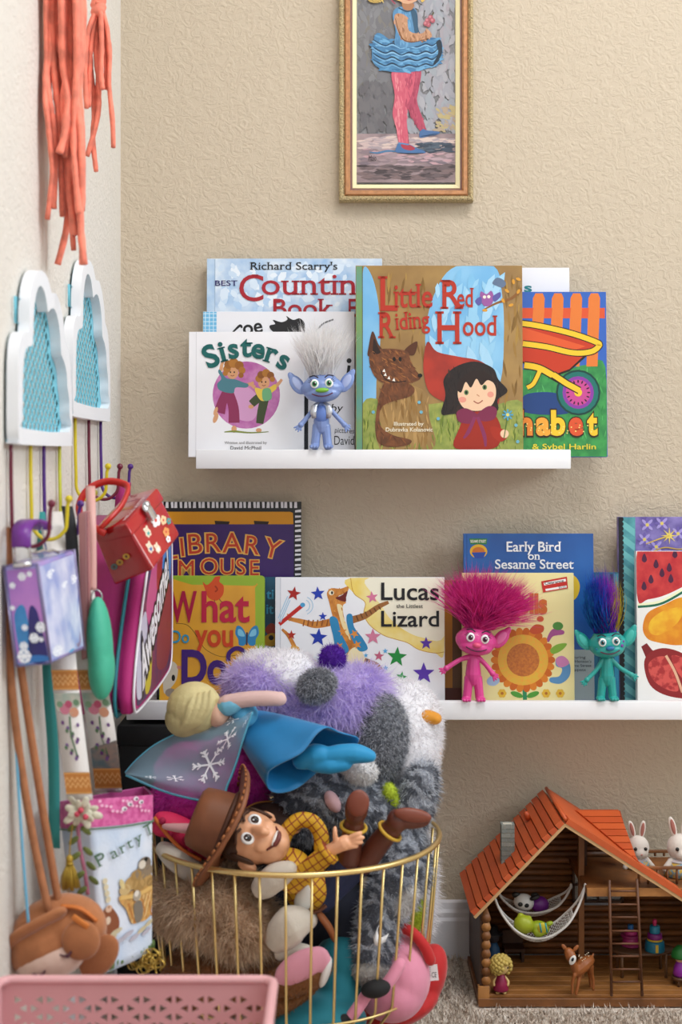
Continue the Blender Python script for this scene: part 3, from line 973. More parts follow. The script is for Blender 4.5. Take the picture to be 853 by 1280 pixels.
A.dabs((100, 405, 205, 600), 120, ['#5c3418', '#8c522a', '#6a3c1c'], 10, (50, 110), in_poly([(118, 420), (150, 400), (210, 420), (205, 450), (120, 480), (112, 540), (150, 570), (205, 585), (190, 602), (130, 605), (100, 580), (98, 510)]), 0.16, 26)
A.oval(154, 338, 5, 7, '#17110e'); A.oval(172, 338, 5, 7, '#17110e'); A.oval(233, 388, 7, 6, '#17110e')
A.line([(112, 370), (125, 396), (150, 408), (190, 405)], 3, '#2c1a12', True)
for x, y in ((118, 376), (122, 388), (133, 398), (148, 404)):
    A.poly([(x, y), (x + 9, y + 2), (x + 6, y - 9)], '#f4efe6')
# girl
A.blob([(258, 284), (285, 315), (350, 330), (420, 345), (462, 385), (476, 440), (460, 490), (380, 500), (310, 470), (262, 440), (244, 380), (246, 320)], mat('#b3321c', 0.35, noise=0.35, nscale=26, second='#8e2414'))
A.blob([(305, 400), (340, 362), (400, 345), (455, 365), (472, 400), (500, 435), (470, 462), (462, 500), (340, 505), (298, 505), (310, 450)], mat('#241713', 0.5, noise=0.4, nscale=200))
HD = [(258, 284), (285, 315), (350, 330), (420, 345), (462, 385), (476, 440), (460, 490), (380, 500), (310, 470), (262, 440), (244, 380), (246, 320)]
A.dabs((300, 365, 500, 500), 110, ['#33211b', '#1a110e', '#3f2a20'], 16, (70, 120), in_poly([(305, 400), (340, 362), (400, 345), (455, 365), (472, 400), (500, 435), (470, 462), (462, 500), (340, 505), (298, 505), (310, 450)]), 0.1, 28)
A.blob([(350, 430), (370, 398), (420, 392), (458, 412), (464, 450), (448, 482), (410, 496), (368, 488), (350, 460)], '#efc7a4')
A.blob([(345, 425), (360, 395), (400, 372), (440, 382), (466, 415), (440, 402), (420, 418), (405, 398), (388, 425), (372, 408), (358, 440)], '#2a1b16')
A.oval(374, 440, 7, 8, '#5d7f4a'); A.oval(374, 440, 3.5, 5, '#101010'); A.oval(430, 424, 7, 8, '#5d7f4a'); A.oval(430, 424, 3.5, 5, '#101010')
A.oval(362, 462, 12, 9, '#e79a86'); A.oval(448, 446, 10, 9, '#e79a86')
A.line([(396, 466), (410, 473), (424, 464)], 3, '#9c3f34', True); A.line([(406, 446), (414, 452)], 3, '#c98b6c')
A.blob([(378, 505), (440, 498), (466, 515), (480, 560), (458, 610), (340, 610), (352, 550)], '#9e2a18')
A.blob([(448, 545), (485, 552), (500, 572), (480, 590), (455, 575)], '#a92e1a'); A.oval(490, 566, 13, 13, '#efc7a4')
for pl in ([(405, 505), (372, 488), (345, 500), (350, 528), (385, 535), (405, 515)], [(405, 510), (440, 482), (466, 490), (460, 520), (425, 528)]):
    A.blob(pl, '#7d2a4a')
A.line([(400, 515), (380, 560), (365, 580)], [10, 12, 6], '#86305a', True); A.line([(408, 515), (428, 570), (432, 605)], [10, 12, 6], '#86305a', True)
A.line([(488, 580), (500, 510)], 3, '#4c6a2a')
for i in range(8):
    a = i * math.pi / 4
    A.line([(500, 508), (500 + 17 * math.cos(a), 508 + 17 * math.sin(a))], 5, '#57a0bb')
A.oval(500, 508, 5, 5, '#e4d468')
for x, y in ((230, 470), (236, 500), (525, 540), (90, 500), (530, 590), (288, 520)):
    A.oval(x, y, 5, 5, '#6fb0c4')
RED = '#b5321f'
for s_, x, y, h, wd in (('L', 105, 188, 103, 60), ('ittle', 152, 178, 70, 120), ('R', 296, 182, 86, 70), ('ed', 347, 178, 58, 51), ('R', 105, 272, 77, 54), ('iding', 158, 248, 52, 106), ('H', 280, 290, 97, 80), ('ood', 364, 265, 60, 106)):
    L.text(s_, x, y, h, RED, width=wd, serif=True, bold=0.012, rot={'iding': -4, 'ittle': 0}.get(s_, 0))
L.text('Illustrated by', 152, 541, 11, '#f3e9cf', width=92, serif=True, bold=0.01)
L.text('Dubravka Kolanovic', 128, 559, 12, '#f3e9cf', width=143, serif=True, bold=0.01)
A.build('cover_print', t); L.split('title_lettering', t)

# --- white book behind, alphabet board book
t, A, L = book('picture_book', 'plain white book standing behind the alphabet book', 606, 333, 714, 2.156, UB, mat('#e8e9f0', 0.4), 3.0, 0.008, crop=C4)
L.k = 0.0003
L.text("s", 553, 130, 26, '#1f7f86', width=24, bold=0.03)
L.split('title_lettering', t)
t, A, L = book('alphabet_book', 'colourful alphabet book with a red wheelbarrow and orange fence', 596, 363.5, 760, 2.134, UB, mat('#1a57b4', 0.3, coat=0.3), 3.0, 0.012, crop=C4)
A.blob([(405, 372), (500, 362), (560, 370), (620, 358), (680, 368), (740, 355), (800, 362), (802, 640), (405, 640)], mat('#3c9a4a', 0.35, noise=0.5, nscale=80, second='#2a8040'))
for x in (475, 580, 638, 695, 750):
    A.poly([(x, 150), (x + 8, 135), (x + 30, 135), (x + 36, 150), (x + 26, 360), (x - 8, 360)], '#e07a33')
for y0 in (178, 190):
    pass
A.rect(410, 180, 800, 212, '#d9542c')
for x in (475, 580, 638, 695, 750):
    A.poly([(x + 1, 180), (x + 35, 180), (x + 33, 212), (x - 2, 212)], '#e07a33')
A.dabs((560, 372, 800, 630), 130, ['#47a855', '#2f8a42', '#58b464', '#258038'], 12, (70, 110), None, 0.12, 29)
A.blob([(552, 448), (640, 440), (690, 470), (680, 505), (552, 500)], '#22427c')
A.poly([(410, 236), (548, 222), (780, 290), (770, 305), (690, 375), (640, 392), (548, 350), (410, 330)], '#2b1a10')
A.poly([(415, 240), (548, 228), (772, 292), (690, 368), (640, 386), (548, 345), (415, 325)], '#c43a1d')
A.poly([(415, 250), (548, 240), (740, 298), (700, 312), (548, 290), (415, 290)], '#dd5a2c')
for c, w0 in (('#2b1a10', 22), ('#eec52f', 16)):
    A.line([(415, 226), (548, 228), (680, 254), (772, 285), (780, 298), (755, 315), (700, 318), (620, 300), (548, 290)], w0, c, True)
for c, w0 in (('#2b1a10', 25), ('#eec52f', 18)):
    A.line([(552, 356), (600, 366), (660, 400), (718, 432)], w0, c, True)
    A.line([(560, 425), (580, 412), (600, 372)], w0 * 0.7, c, True)
A.oval(716, 440, 68, 70, '#153f38'); A.oval(716, 440, 62, 64, '#1c6f66'); A.oval(716, 440, 48, 50, '#8a3aa0'); A.oval(716, 440, 38, 40, '#c64a90')
for i in range(16):
    a = i * math.pi / 8
    A.oval(716 + 32 * math.cos(a), 440 + 34 * math.sin(a), 5, 2.4, '#3a1436', math.degrees(a))
A.oval(716, 440, 12, 12, '#eec52f')
for c, w0 in (('#2b1a10', 24), ('#eec52f', 17)):
    A.line([(640, 385), (680, 412), (720, 434)], w0, c)
for ch, x, c in (('a', 400, '#e8872f'), ('l', 440, '#d9542c'), ('p', 462, '#eec52f'), ('h', 532, '#e8872f'), ('a', 586, '#eea53a'), ('b', 632, '#eec52f'), ('e', 686, '#d9542c'), ('t', 742, '#eec52f')):
    L.text(ch, x - 3, 569, 72, '#33200f', width={'l': 18, 't': 38}.get(ch, 50), bold=0.075)
for ch, x, c in (('a', 400, '#e8872f'), ('l', 440, '#d9542c'), ('p', 462, '#eec52f'), ('h', 532, '#e8872f'), ('a', 586, '#eea53a'), ('b', 632, '#eec52f'), ('e', 686, '#d9542c'), ('t', 742, '#eec52f')):
    L.text(ch, x, 567, 69, c, width={'l': 12, 't': 32}.get(ch, 44), bold=0.045)
for i in range(30):
    L.oval(535 + (i * 37) % 235, 535 + (i * 13) % 30, 2.2, 2.2, '#f4d77a')
L.text('& Sybel Harlin', 574, 613, 16, '#e5cf3c', width=194, bold=0.01)
A.build('cover_print', t); L.split('title_lettering', t)

# ------------------------------------------------------------------ lower ledge
G2 = 'picture books on the lower ledge'
C5 = (190, 610, 4.062)
t, A, L = book('picture_book', 'purple picture book with black and white striped border behind the yellow book', 196, 627.5, 376.5, 2.160, LB, mat('#141416', 0.35), 2.5, 0.010, G2, crop=C5)
L.k = 0.0011
for i in range(30):
    x = 40 + i * 23.4 + (i % 3) * 2
    A.poly([(x, 72), (x + 13, 72), (x + 14, 103), (x + 2 - (i % 2) * 4, 103)], '#e4e2e6')
for i in range(40):
    y = 112 + i * 24.5 + (i % 3) * 2
    A.poly([(726, y + 3), (759, y - 2 + (i % 2) * 5), (759, y + 12), (726, y + 14)], '#e4e2e6')
A.poly([(30, 122), (700, 122), (715, 128), (718, 190), (30, 190)], '#d9931a')
for x in (315, 515):
    A.poly([(x, 168), (x + 78, 172), (x + 72, 190), (x + 4, 190)], '#2a1d12')
A.rect(30, 186, 720, 1050, mat('#3b1c66', 0.35, noise=0.2, nscale=20))
for c, bo, dy in (('#e8b35a', 0.045, 0), ('#c13c26', 0.0, 0)):
    for ch, x, y, r, hh in (('L', 100, 362, -8, 95), ('I', 155, 348, -6, 92), ('B', 220, 335, -4, 100), ('R', 312, 328, -2, 96), ('A', 405, 330, 0, 100), ('R', 506, 338, 6, 92), ('Y', 600, 355, 14, 95)):
        L.text(ch, x, y, hh, c, rot=r, bold=bo, center=True)
    for ch, x, y, hh in (('M', 172, 452, 82), ('O', 288, 440, 80), ('U', 380, 440, 78), ('S', 450, 442, 80), ('E', 520, 445, 76)):
        L.text(ch, x, y, hh, c, bold=bo, center=True)
A.build('cover_print', t); L.split('title_lettering', t)

t, A, L = book('picture_book', 'dark teal book just showing between the yellow book and the lizard book', 322, 722, 430, 2.146, LB, mat('#1d4f6a', 0.4), 2.5, 0.008, G2, crop=C5)
L.k = 0.0003
L.text('ti', 580, 565, 48, '#3fa0c4', bold=0.02); L.text('it', 580, 640, 48, '#3fa0c4', bold=0.02)
A.blob([(575, 720), (600, 690), (625, 700), (622, 745), (590, 745)], '#a83a2a'); A.blob([(572, 760), (600, 740), (625, 745), (625, 800), (575, 800)], '#d9a52a'); A.oval(605, 762, 13, 13, '#1a1a1a')
A.build('cover_print', t); L.split('title_lettering', t)

t, A, L = book('board_book', 'yellow board book with green border and large coloured title letters', 199, 720.5, 330.5, 2.118, LB, mat('#8fae2c', 0.35, coat=0.2), 3.0, 0.014, G2, round_r=0.006, crop=C5)
A.blob([(40, 500), (200, 494), (510, 500), (522, 510), (524, 800), (520, 1090), (40, 1090)], mat('#dca02c', 0.35, noise=0.2, nscale=20, second='#d1952c', coat=0.2), 3)
A.clip = None
A.blob([(255, 480), (275, 495), (300, 478), (318, 455), (345, 452), (340, 478), (362, 500), (358, 545), (325, 575), (285, 560), (268, 520)], '#cf4f24')
A.line([(318, 500), (330, 518), (318, 530)], 8, '#9c3418', True); A.line([(315, 570), (318, 585), (300, 590)], 4, '#7a4a2a'); A.line([(340, 566), (350, 580), (366, 582)], 4, '#7a4a2a')
L.text('W', 88, 680, 150, '#a3173c', width=138, bold=0.02); L.text('hat', 250, 680, 150, '#b81f40', width=245, bold=0.02)
L.text('Do', 96, 788, 62, '#2f8fb0', width=92, bold=0.01); L.text('you', 216, 805, 118, '#c4421f', width=196, bold=0.02)
L.text('Do', 150, 990, 160, '#3f1f6e', width=232, bold=0.035)
L.line([(388, 880), (392, 840), (430, 815), (470, 835), (475, 880), (445, 920)], 22, '#3f1f6e', True)
L.text('by', 330, 1060, 26, '#5a4a2a', width=30, rot=8)
A.line([(120, 690), (180, 700), (230, 760), (270, 820), (350, 858), (430, 850)], 3, '#6a5222', True)
for sx in (-1, 1):
    A.blob([(482, 765), (482 + sx * 22, 715), (482 + sx * 50, 702), (482 + sx * 60, 740), (482 + sx * 45, 770), (482 + sx * 40, 800), (482 + sx * 12, 800)], '#2f80b4')
    A.blob([(482 + sx * 12, 755), (482 + sx * 25, 725), (482 + sx * 45, 720), (482 + sx * 44, 750)], '#7cc0dc')
A.line([(482, 735), (480, 800)], 9, '#3a3340')
A.blob([(60, 890), (100, 880), (130, 910), (125, 970), (100, 1010), (60, 1040)], '#c9bfae'); A.oval(108, 965, 9, 16, '#1b1918'); A.oval(95, 1040, 28, 22, '#8c7f74'); A.blob([(128, 905), (158, 908), (150, 922), (130, 918)], '#c97f74')
A.build('cover_print', t); L.split('title_lettering', t)

# --- lizard
C6 = (330, 700, 3.554)
t, A, L = book('picture_book', 'white book of a striped lizard in a blue waistcoat with scattered stars', 344, 722.5, 556.5, 2.114, LB, mat('#eef0f4', 0.32, coat=0.2), 3.0, 0.013, G2, crop=C6)
A.rect(52, 82, 72, 640, '#dfe2e8'); A.line([(73, 82), (73, 640)], 2.5, '#b9bec8')
A.blob([(100, 480), (230, 430), (400, 470), (560, 520), (640, 600), (600, 640), (80, 640)], mat('#c8dcee', 0.35, noise=0.5, nscale=30, second='#eef0f4'))
YEL = mat('#f0d468', 0.35, noise=0.4, nscale=26, second='#f4e6a4')
A.blob([(386, 82), (800, 82), (803, 410), (760, 415), (690, 400), (640, 370), (590, 355), (530, 335), (470, 290), (445, 240), (450, 190), (400, 150)], YEL)
A.blob([(470, 82), (803, 82), (803, 340), (700, 345), (620, 310), (560, 260), (520, 200), (480, 150)], mat('#f2eed8', 0.35))
A.line([(386, 82), (400, 150), (450, 190), (445, 240), (470, 290), (530, 335), (590, 355), (640, 370), (690, 400), (760, 415), (803, 410)], 3, '#c9952c', True)
LZ = mat('#d8913c', 0.4, noise=0.5, nscale=90, second='#b86e28')
A.line([(310, 275), (230, 290), (165, 275), (105, 262)], [34, 30, 22, 14], LZ, True)
for x in (180, 200, 220, 240, 262, 285):
    A.line([(x, 268), (x - 6, 296)], 6, '#8c4f20')
A.line([(385, 270), (450, 250), (510, 210), (555, 190)], [34, 28, 22, 14], '#9c6634', True)
for i in range(6):
    A.line([(410 + i * 20, 248 - i * 8), (420 + i * 20, 272 - i * 10)], 6, '#6a3f1c')
for dx, dy in ((-22, -20), (-30, -4), (-14, 10)):
    A.line([(125, 262), (125 + dx, 262 + dy)], 6, LZ)
A.line([(68, 288), (178, 198)], 17, '#c02a24'); A.oval(172, 202, 11, 10, '#4aa0d0')
for r_ in (26, 40):
    A.line([(178 + r_ * math.cos(a), 205 + r_ * math.sin(a)) for a in np.linspace(-1.2, 1.2, 8)], 3, '#9cc8e4')
for r_ in (18, 32, 48):
    A.line([(80 + 6 * k - r_ * 0.35, 290 - 14 * k - r_ * 0.6) for k in range(8)], 4, '#a8cfe8')
A.line([(80, 310), (110, 340), (140, 400), (140, 440)], [10, 16, 20, 26], LZ, True); A.oval(135, 400, 24, 18, '#e0a52f')
A.blob([(305, 250), (290, 190), (280, 150), (300, 128), (340, 130), (375, 120), (370, 145), (330, 165), (365, 190), (352, 205), (355, 250), (372, 300), (430, 400), (445, 470), (350, 478), (370, 410), (330, 330)], LZ)
A.blob([(325, 200), (350, 208), (352, 250), (372, 300), (385, 360), (350, 300), (335, 250)], '#f0dca8')
A.dabs((285, 125, 440, 470), 90, ['#c47f30', '#e6ab58', '#b06c26'], 9, (40, 120), in_poly([(305, 250), (290, 190), (280, 150), (300, 128), (340, 130), (375, 120), (370, 145), (330, 165), (352, 205), (355, 250), (372, 300), (430, 400), (445, 470), (350, 478), (370, 410), (330, 330)]), 0.3, 30)
A.blob([(318, 172), (345, 160), (372, 140), (366, 168), (362, 188)], '#6a1f1a'); A.oval(300, 148, 12, 11, '#f2e6c8'); A.oval(303, 148, 5, 7, '#1a1a1a')
A.blob([(385, 400), (420, 390), (445, 430), (440, 475), (380, 478), (362, 450)], '#f0e2b8')
A.line([(445, 455), (500, 475), (530, 510)], [40, 36, 16], '#a5703a', True)
for i in range(4):
    A.line([(460 + i * 18, 440 + i * 12), (452 + i * 18, 478 + i * 10)], 7, '#4c2c16')
BL = mat('#2a86b8', 0.38)
A.blob([(292, 262), (325, 262), (345, 330), (378, 400), (350, 425), (322, 428), (310, 350)], BL)
A.blob([(368, 250), (392, 245), (402, 300), (440, 350), (462, 395), (430, 408), (405, 380), (375, 310)], BL)
for x, y in ((350, 320), (335, 385), (403, 330), (415, 378)):
    A.star(x, y, 21, '#dd8f3a', x)
for x, y, r_, c, ro in ((132, 152, 33, '#a8231c', 10), (240, 152, 33, '#2440b0', -5), (262, 253, 20, '#2440b0', 0), (242, 346, 42, '#1f3aa8', 5), (122, 335, 22, '#b03020', 0), (482, 168, 28, '#d9799c', -8), (485, 343, 38, '#d57f9e', 0), (512, 428, 24, '#c2607e', 5), (592, 432, 46, '#1c8a3c', 5), (612, 521, 26, '#279a4a', 10), (722, 372, 30, '#5b34a8', 0), (711, 505, 50, '#5a35ae', 0), (700, 603, 28, '#5a35ae', 8), (540, 406, 13, '#57a8dc', 0), (454, 425, 11, '#57a8dc', 0), (541, 481, 13, '#57a8dc', 0), (585, 545, 10, '#57a8dc', 0)):
    A.star(x, y, r_, c, ro)
L.text('Lucas', 522, 179, 75, '#15151a', width=258, bold=0.012); L.text('the Littlest', 590, 215, 16, '#15151a', width=118, bold=0.008); L.text('Lizard', 522, 297, 68, '#15151a', width=258, bold=0.012)
A.build('cover_print', t); L.split('title_lettering', t)

t, A, L = book('picture_book', 'orange brown book edge just right of the lizard book', 470, 726, 580, 2.146, LB, mat('#9c6420', 0.45), 2.5, 0.008, G2)
A.rect(552, 729, 566, 860, '#c07f26'); A.rect(566, 726, 580, 877, '#6a4a30'); A.rect(552, 860, 580, 877, '#5a2a20')
A.build('cover_print', t)

# --- early bird
C7 = (540, 640, 2.725)
t, A, L = book('picture_book', 'blue early bird book behind the pale yellow flower book', 580.5, 667.5, 744, 2.148, LB, mat('#2468b4', 0.35, noise=0.35, nscale=8, second='#1b4f96', coat=0.2), 3.0, 0.010, G2, crop=C7)
L.k = 0.0011
A.rect(470, 470, 556, 640, '#9aa3a6'); A.blob([(420, 235), (480, 215), (508, 250), (490, 300), (430, 300)], '#d9b62e')
A.line([(122, 77), (122, 640)], 2, '#173f78')
A.poly([(130, 92), (192, 92), (190, 112), (134, 112)], '#2f7f3c'); A.oval(162, 136, 30, 24, '#e0b02c'); A.oval(162, 138, 22, 17, '#c9702a'); A.poly([(138, 140), (188, 138), (178, 160), (150, 160)], '#2a4aa0')
L.text('SESAME STREET', 134, 106, 9, '#f0f0e0', width=54, bold=0.02)
L.text('Early Bird', 258, 136, 33, '#f2f4f8', width=187, serif=True, bold=0.012); L.text('on', 331, 164, 26, '#f2f4f8', width=42, serif=True, bold=0.012); L.text('Sesame Street', 218, 195, 31, '#f2f4f8', width=270, serif=True, bold=0.012)
for i, s_ in enumerate(('Featuring', "Jim Henson's", 'Sesame Street', 'Muppets')):
    wd = (66, 82, 88, 60)[i]
    L.text(s_, 545 - wd - (20 if i in (0, 3) else 0), 500 + i * 14, 9, '#2a2c34', width=wd)
A.build('cover_print', t); L.split('title_lettering', t)

# --- pale yellow flower book
t, A, L = book('board_book', 'pale yellow board book with a big orange sunflower and clearance sticker', 578.5, 717, 718.8, 2.116, LB, mat('#ece0a0', 0.35, coat=0.2), 3.0, 0.012, G2, crop=C7)
A.line([(315, 570), (318, 640)], 14, '#2f8a5c')
for i in range(26):
    a = i * 2 * math.pi / 26
    A.oval(312 + 92 * math.cos(a), 505 + 92 * math.sin(a), 18, 13, '#d97f24' if i % 2 else '#c9651c', math.degrees(a))
A.oval(312, 505, 86, 86, mat('#e8a33a', 0.4, noise=0.5, nscale=260, second='#dcb43c'), n=36)
A.oval(312, 505, 56, 56, mat('#c9792c', 0.4, noise=0.6, nscale=300, second='#b0602a'), n=30)
A.blob([(405, 470), (430, 452), (462, 450), (445, 472), (415, 485)], '#7fae3c')
A.blob([(425, 500), (450, 492), (472, 520), (470, 560), (440, 585), (405, 580), (405, 565), (435, 560), (445, 535), (425, 525)], '#5a90c0'); A.blob([(425, 500), (450, 492), (470, 515), (445, 530), (428, 522)], '#c77fb0')
A.blob([(190, 570), (215, 555), (232, 575), (215, 592), (192, 588)], '#9fb8d8')
A.blob([(395, 430), (415, 400), (450, 405), (450, 418), (415, 425), (400, 445)], '#a0508c'); A.oval(432, 390, 18, 14, '#4c8a3c'); A.blob([(335, 405), (355, 385), (382, 390), (380, 410), (350, 418)], '#c4522c'); A.oval(372, 366, 12, 10, '#c9582e')
for x in (240, 390, 438):
    for i in range(6):
        a = i * math.pi / 3
        A.oval(x + 8 * math.cos(a), 618 + 8 * math.sin(a), 7, 7, '#e0b43a')
    A.oval(x, 618, 5, 5, '#b5702a')
for x in (290, 345):
    A.oval(x, 622, 22, 9, '#4f9a3c', 20 if x < 300 else -20)
L.text('Trolls', 218, 345, 62, '#c9692c', width=178, bold=0.05)
L.poly([(376, 238), (464, 222), (467, 262), (382, 276)], '#c22c22'); L.poly([(384, 243), (459, 229), (461, 238), (386, 252)], '#f2f0ec'); L.poly([(390, 264), (462, 252), (463, 259), (391, 271)], '#f2f0ec')
L.text('Clearance', 388, 250, 9, '#1a1a1a', width=66, rot=-9, bold=0.02); L.text('$6.00', 436, 263, 8, '#1a1a1a', width=24, rot=-9)
A.build('cover_print', t); L.split('title_lettering', t)

t, A, L = book('picture_book', 'dark teal blue book behind the rainbow haired toy', 700, 716, 776, 2.152, LB, mat('#1f6c8c', 0.4, noise=0.3, nscale=20), 2.0, 0.008, G2)
A.rect(764, 718, 768, 876, '#123f5c'); A.rect(769, 718, 774, 876, '#2f8fb4'); A.rect(748, 740, 758, 876, '#17506c')
A.build('cover_print', t)

# --- notebook with scalloped spine, fruit book
t, A, L = book('album_book', 'tall lilac flowered album with teal spine and black scalloped edge', 775, 646.5, 905, 2.150, LB, mat('#8d80c0', 0.4, noise=1, nscale=38, second='#5d4f96'), 2.5, 0.012, G2, crop=C7)
L.k = 0.0011
A.rect(640, 18, 699, 640, mat('#5aa6ac', 0.45, noise=0.5, nscale=50, second='#3f8490'))
for i in range(24):
    A.poly([(657, 30 + i * 50), (697, 60 + i * 50), (697, 85 + i * 50), (657, 55 + i * 50)], '#6fb8ba')
A.rect(641, 18, 651, 640, '#17181c')
for i in range(40):
    A.oval(651, 26 + i * 16, 8, 8.5, '#17181c')
for x, y in ((740, 45), (730, 95), (790, 40), (845, 75), (770, 120)):
    for i in range(8):
        a = i * math.pi / 4
        A.oval(x + 13 * math.cos(a), y + 13 * math.sin(a), 12, 5, '#a597d6' if i % 2 else '#6f60ac', math.degrees(a))
    A.oval(x, y, 6, 6, '#d9c46a')
L.star(815, 82, 30, '#e6cf6a', 0, 8, 0.25); L.line([(735, 110), (775, 95), (815, 82)], [3, 4, 5], '#d9b84c'); L.line([(760, 135), (800, 122), (850, 128), (900, 118)], 4, '#c9a84a', True)
A.build('cover_print', t); L.build('gold_print', t)
t, A, L = book('board_book', 'white board book of fruit halves at the right end of the ledge', 797.5, 689.5, 905, 2.116, LB, mat('#f0eeea', 0.35, coat=0.2), 3.0, 0.014, G2, crop=C7)
WMEL = mat('#b5202c', 0.4, noise=0.5, nscale=60, second='#cf3f3c')
A.blob([(706, 130), (990, 130), (930, 200), (880, 245), (800, 285), (740, 300), (706, 302)], WMEL)
A.line([(706, 318), (780, 308), (850, 272), (920, 225), (985, 160)], 8, '#eef0c8', True); A.line([(706, 325), (780, 316), (850, 281), (920, 234), (985, 170)], 8, '#1f6a50', True)
for x, y, r_ in ((728, 255, 20), (752, 232, 20), (790, 210, -25), (815, 192, -30), (730, 160, 30), (835, 145, -30), (820, 230, -30), (770, 180, 10)):
    A.blob([(x, y - 17), (x + 9, y + 4), (x, y + 14), (x - 9, y + 4)], '#4a1d3c')
A.blob([(722, 395), (740, 345), (800, 315), (860, 292), (930, 310), (960, 370), (930, 430), (850, 455), (770, 445), (735, 430)], mat('#e59a1e', 0.4, noise=1, nscale=50, second='#d97a14'))
A.blob([(750, 370), (800, 335), (860, 330), (840, 380), (780, 420), (745, 410)], mat('#efbe2c', 0.4, noise=0.5, nscale=60, second='#e59a1e'))
A.poly([(716, 460), (735, 448), (752, 470), (765, 480), (735, 505)], '#7d1f24')
A.blob([(725, 520), (745, 480), (800, 465), (870, 490), (930, 550), (940, 610), (880, 635), (800, 625), (745, 590)], '#8c2226')
A.blob([(740, 520), (770, 495), (810, 500), (830, 560), (840, 610), (790, 600), (750, 565)], mat('#a5282c', 0.4, noise=1, nscale=90, second='#d0504a', nsharp=0.05))
A.blob([(820, 490), (870, 505), (910, 560), (920, 600), (870, 580), (835, 540)], mat('#a5282c', 0.4, noise=1, nscale=90, second='#d0504a', nsharp=0.05))
A.line([(800, 490), (830, 545), (855, 615)], 9, '#e0b090', True)
A.build('cover_print', t)

# ================================================================== wild-haired toy figures on the ledge lips
def eyes(parent, c, R, r, iris, look=(0, 0), sx=0.0):
    """round toy eye: white, iris and pupil as thin domes; c centre, R frame (x right, y out, z up)"""
    e = MB()
    e.ell(c, (r, r * 0.45, r * 1.08), R, 14, 10)
    o = e.build('eye', mat('#f4f4f2', 0.25), parent)
    p = c + R @ Vector((look[0], r * 0.36, look[1]))
    e = MB(); e.ell(p, (r * 0.60, r * 0.16, r * 0.66), R, 12, 8); e.build('iris', mat(iris, 0.25), o)
    e = MB(); e.ell(p + R @ Vector((0, r * 0.10, 0)), (r * 0.36, r * 0.11, r * 0.42), R, 10, 6); e.build('pupil', mat('#0d0c0c', 0.2), o)
    e = MB(); e.ell(p + R @ Vector((r * 0.18, r * 0.19, r * 0.2)), (r * 0.13, r * 0.06, r * 0.13), R, 8, 5); e.build('glint', mat('#ffffff', 0.2), o)
    return o

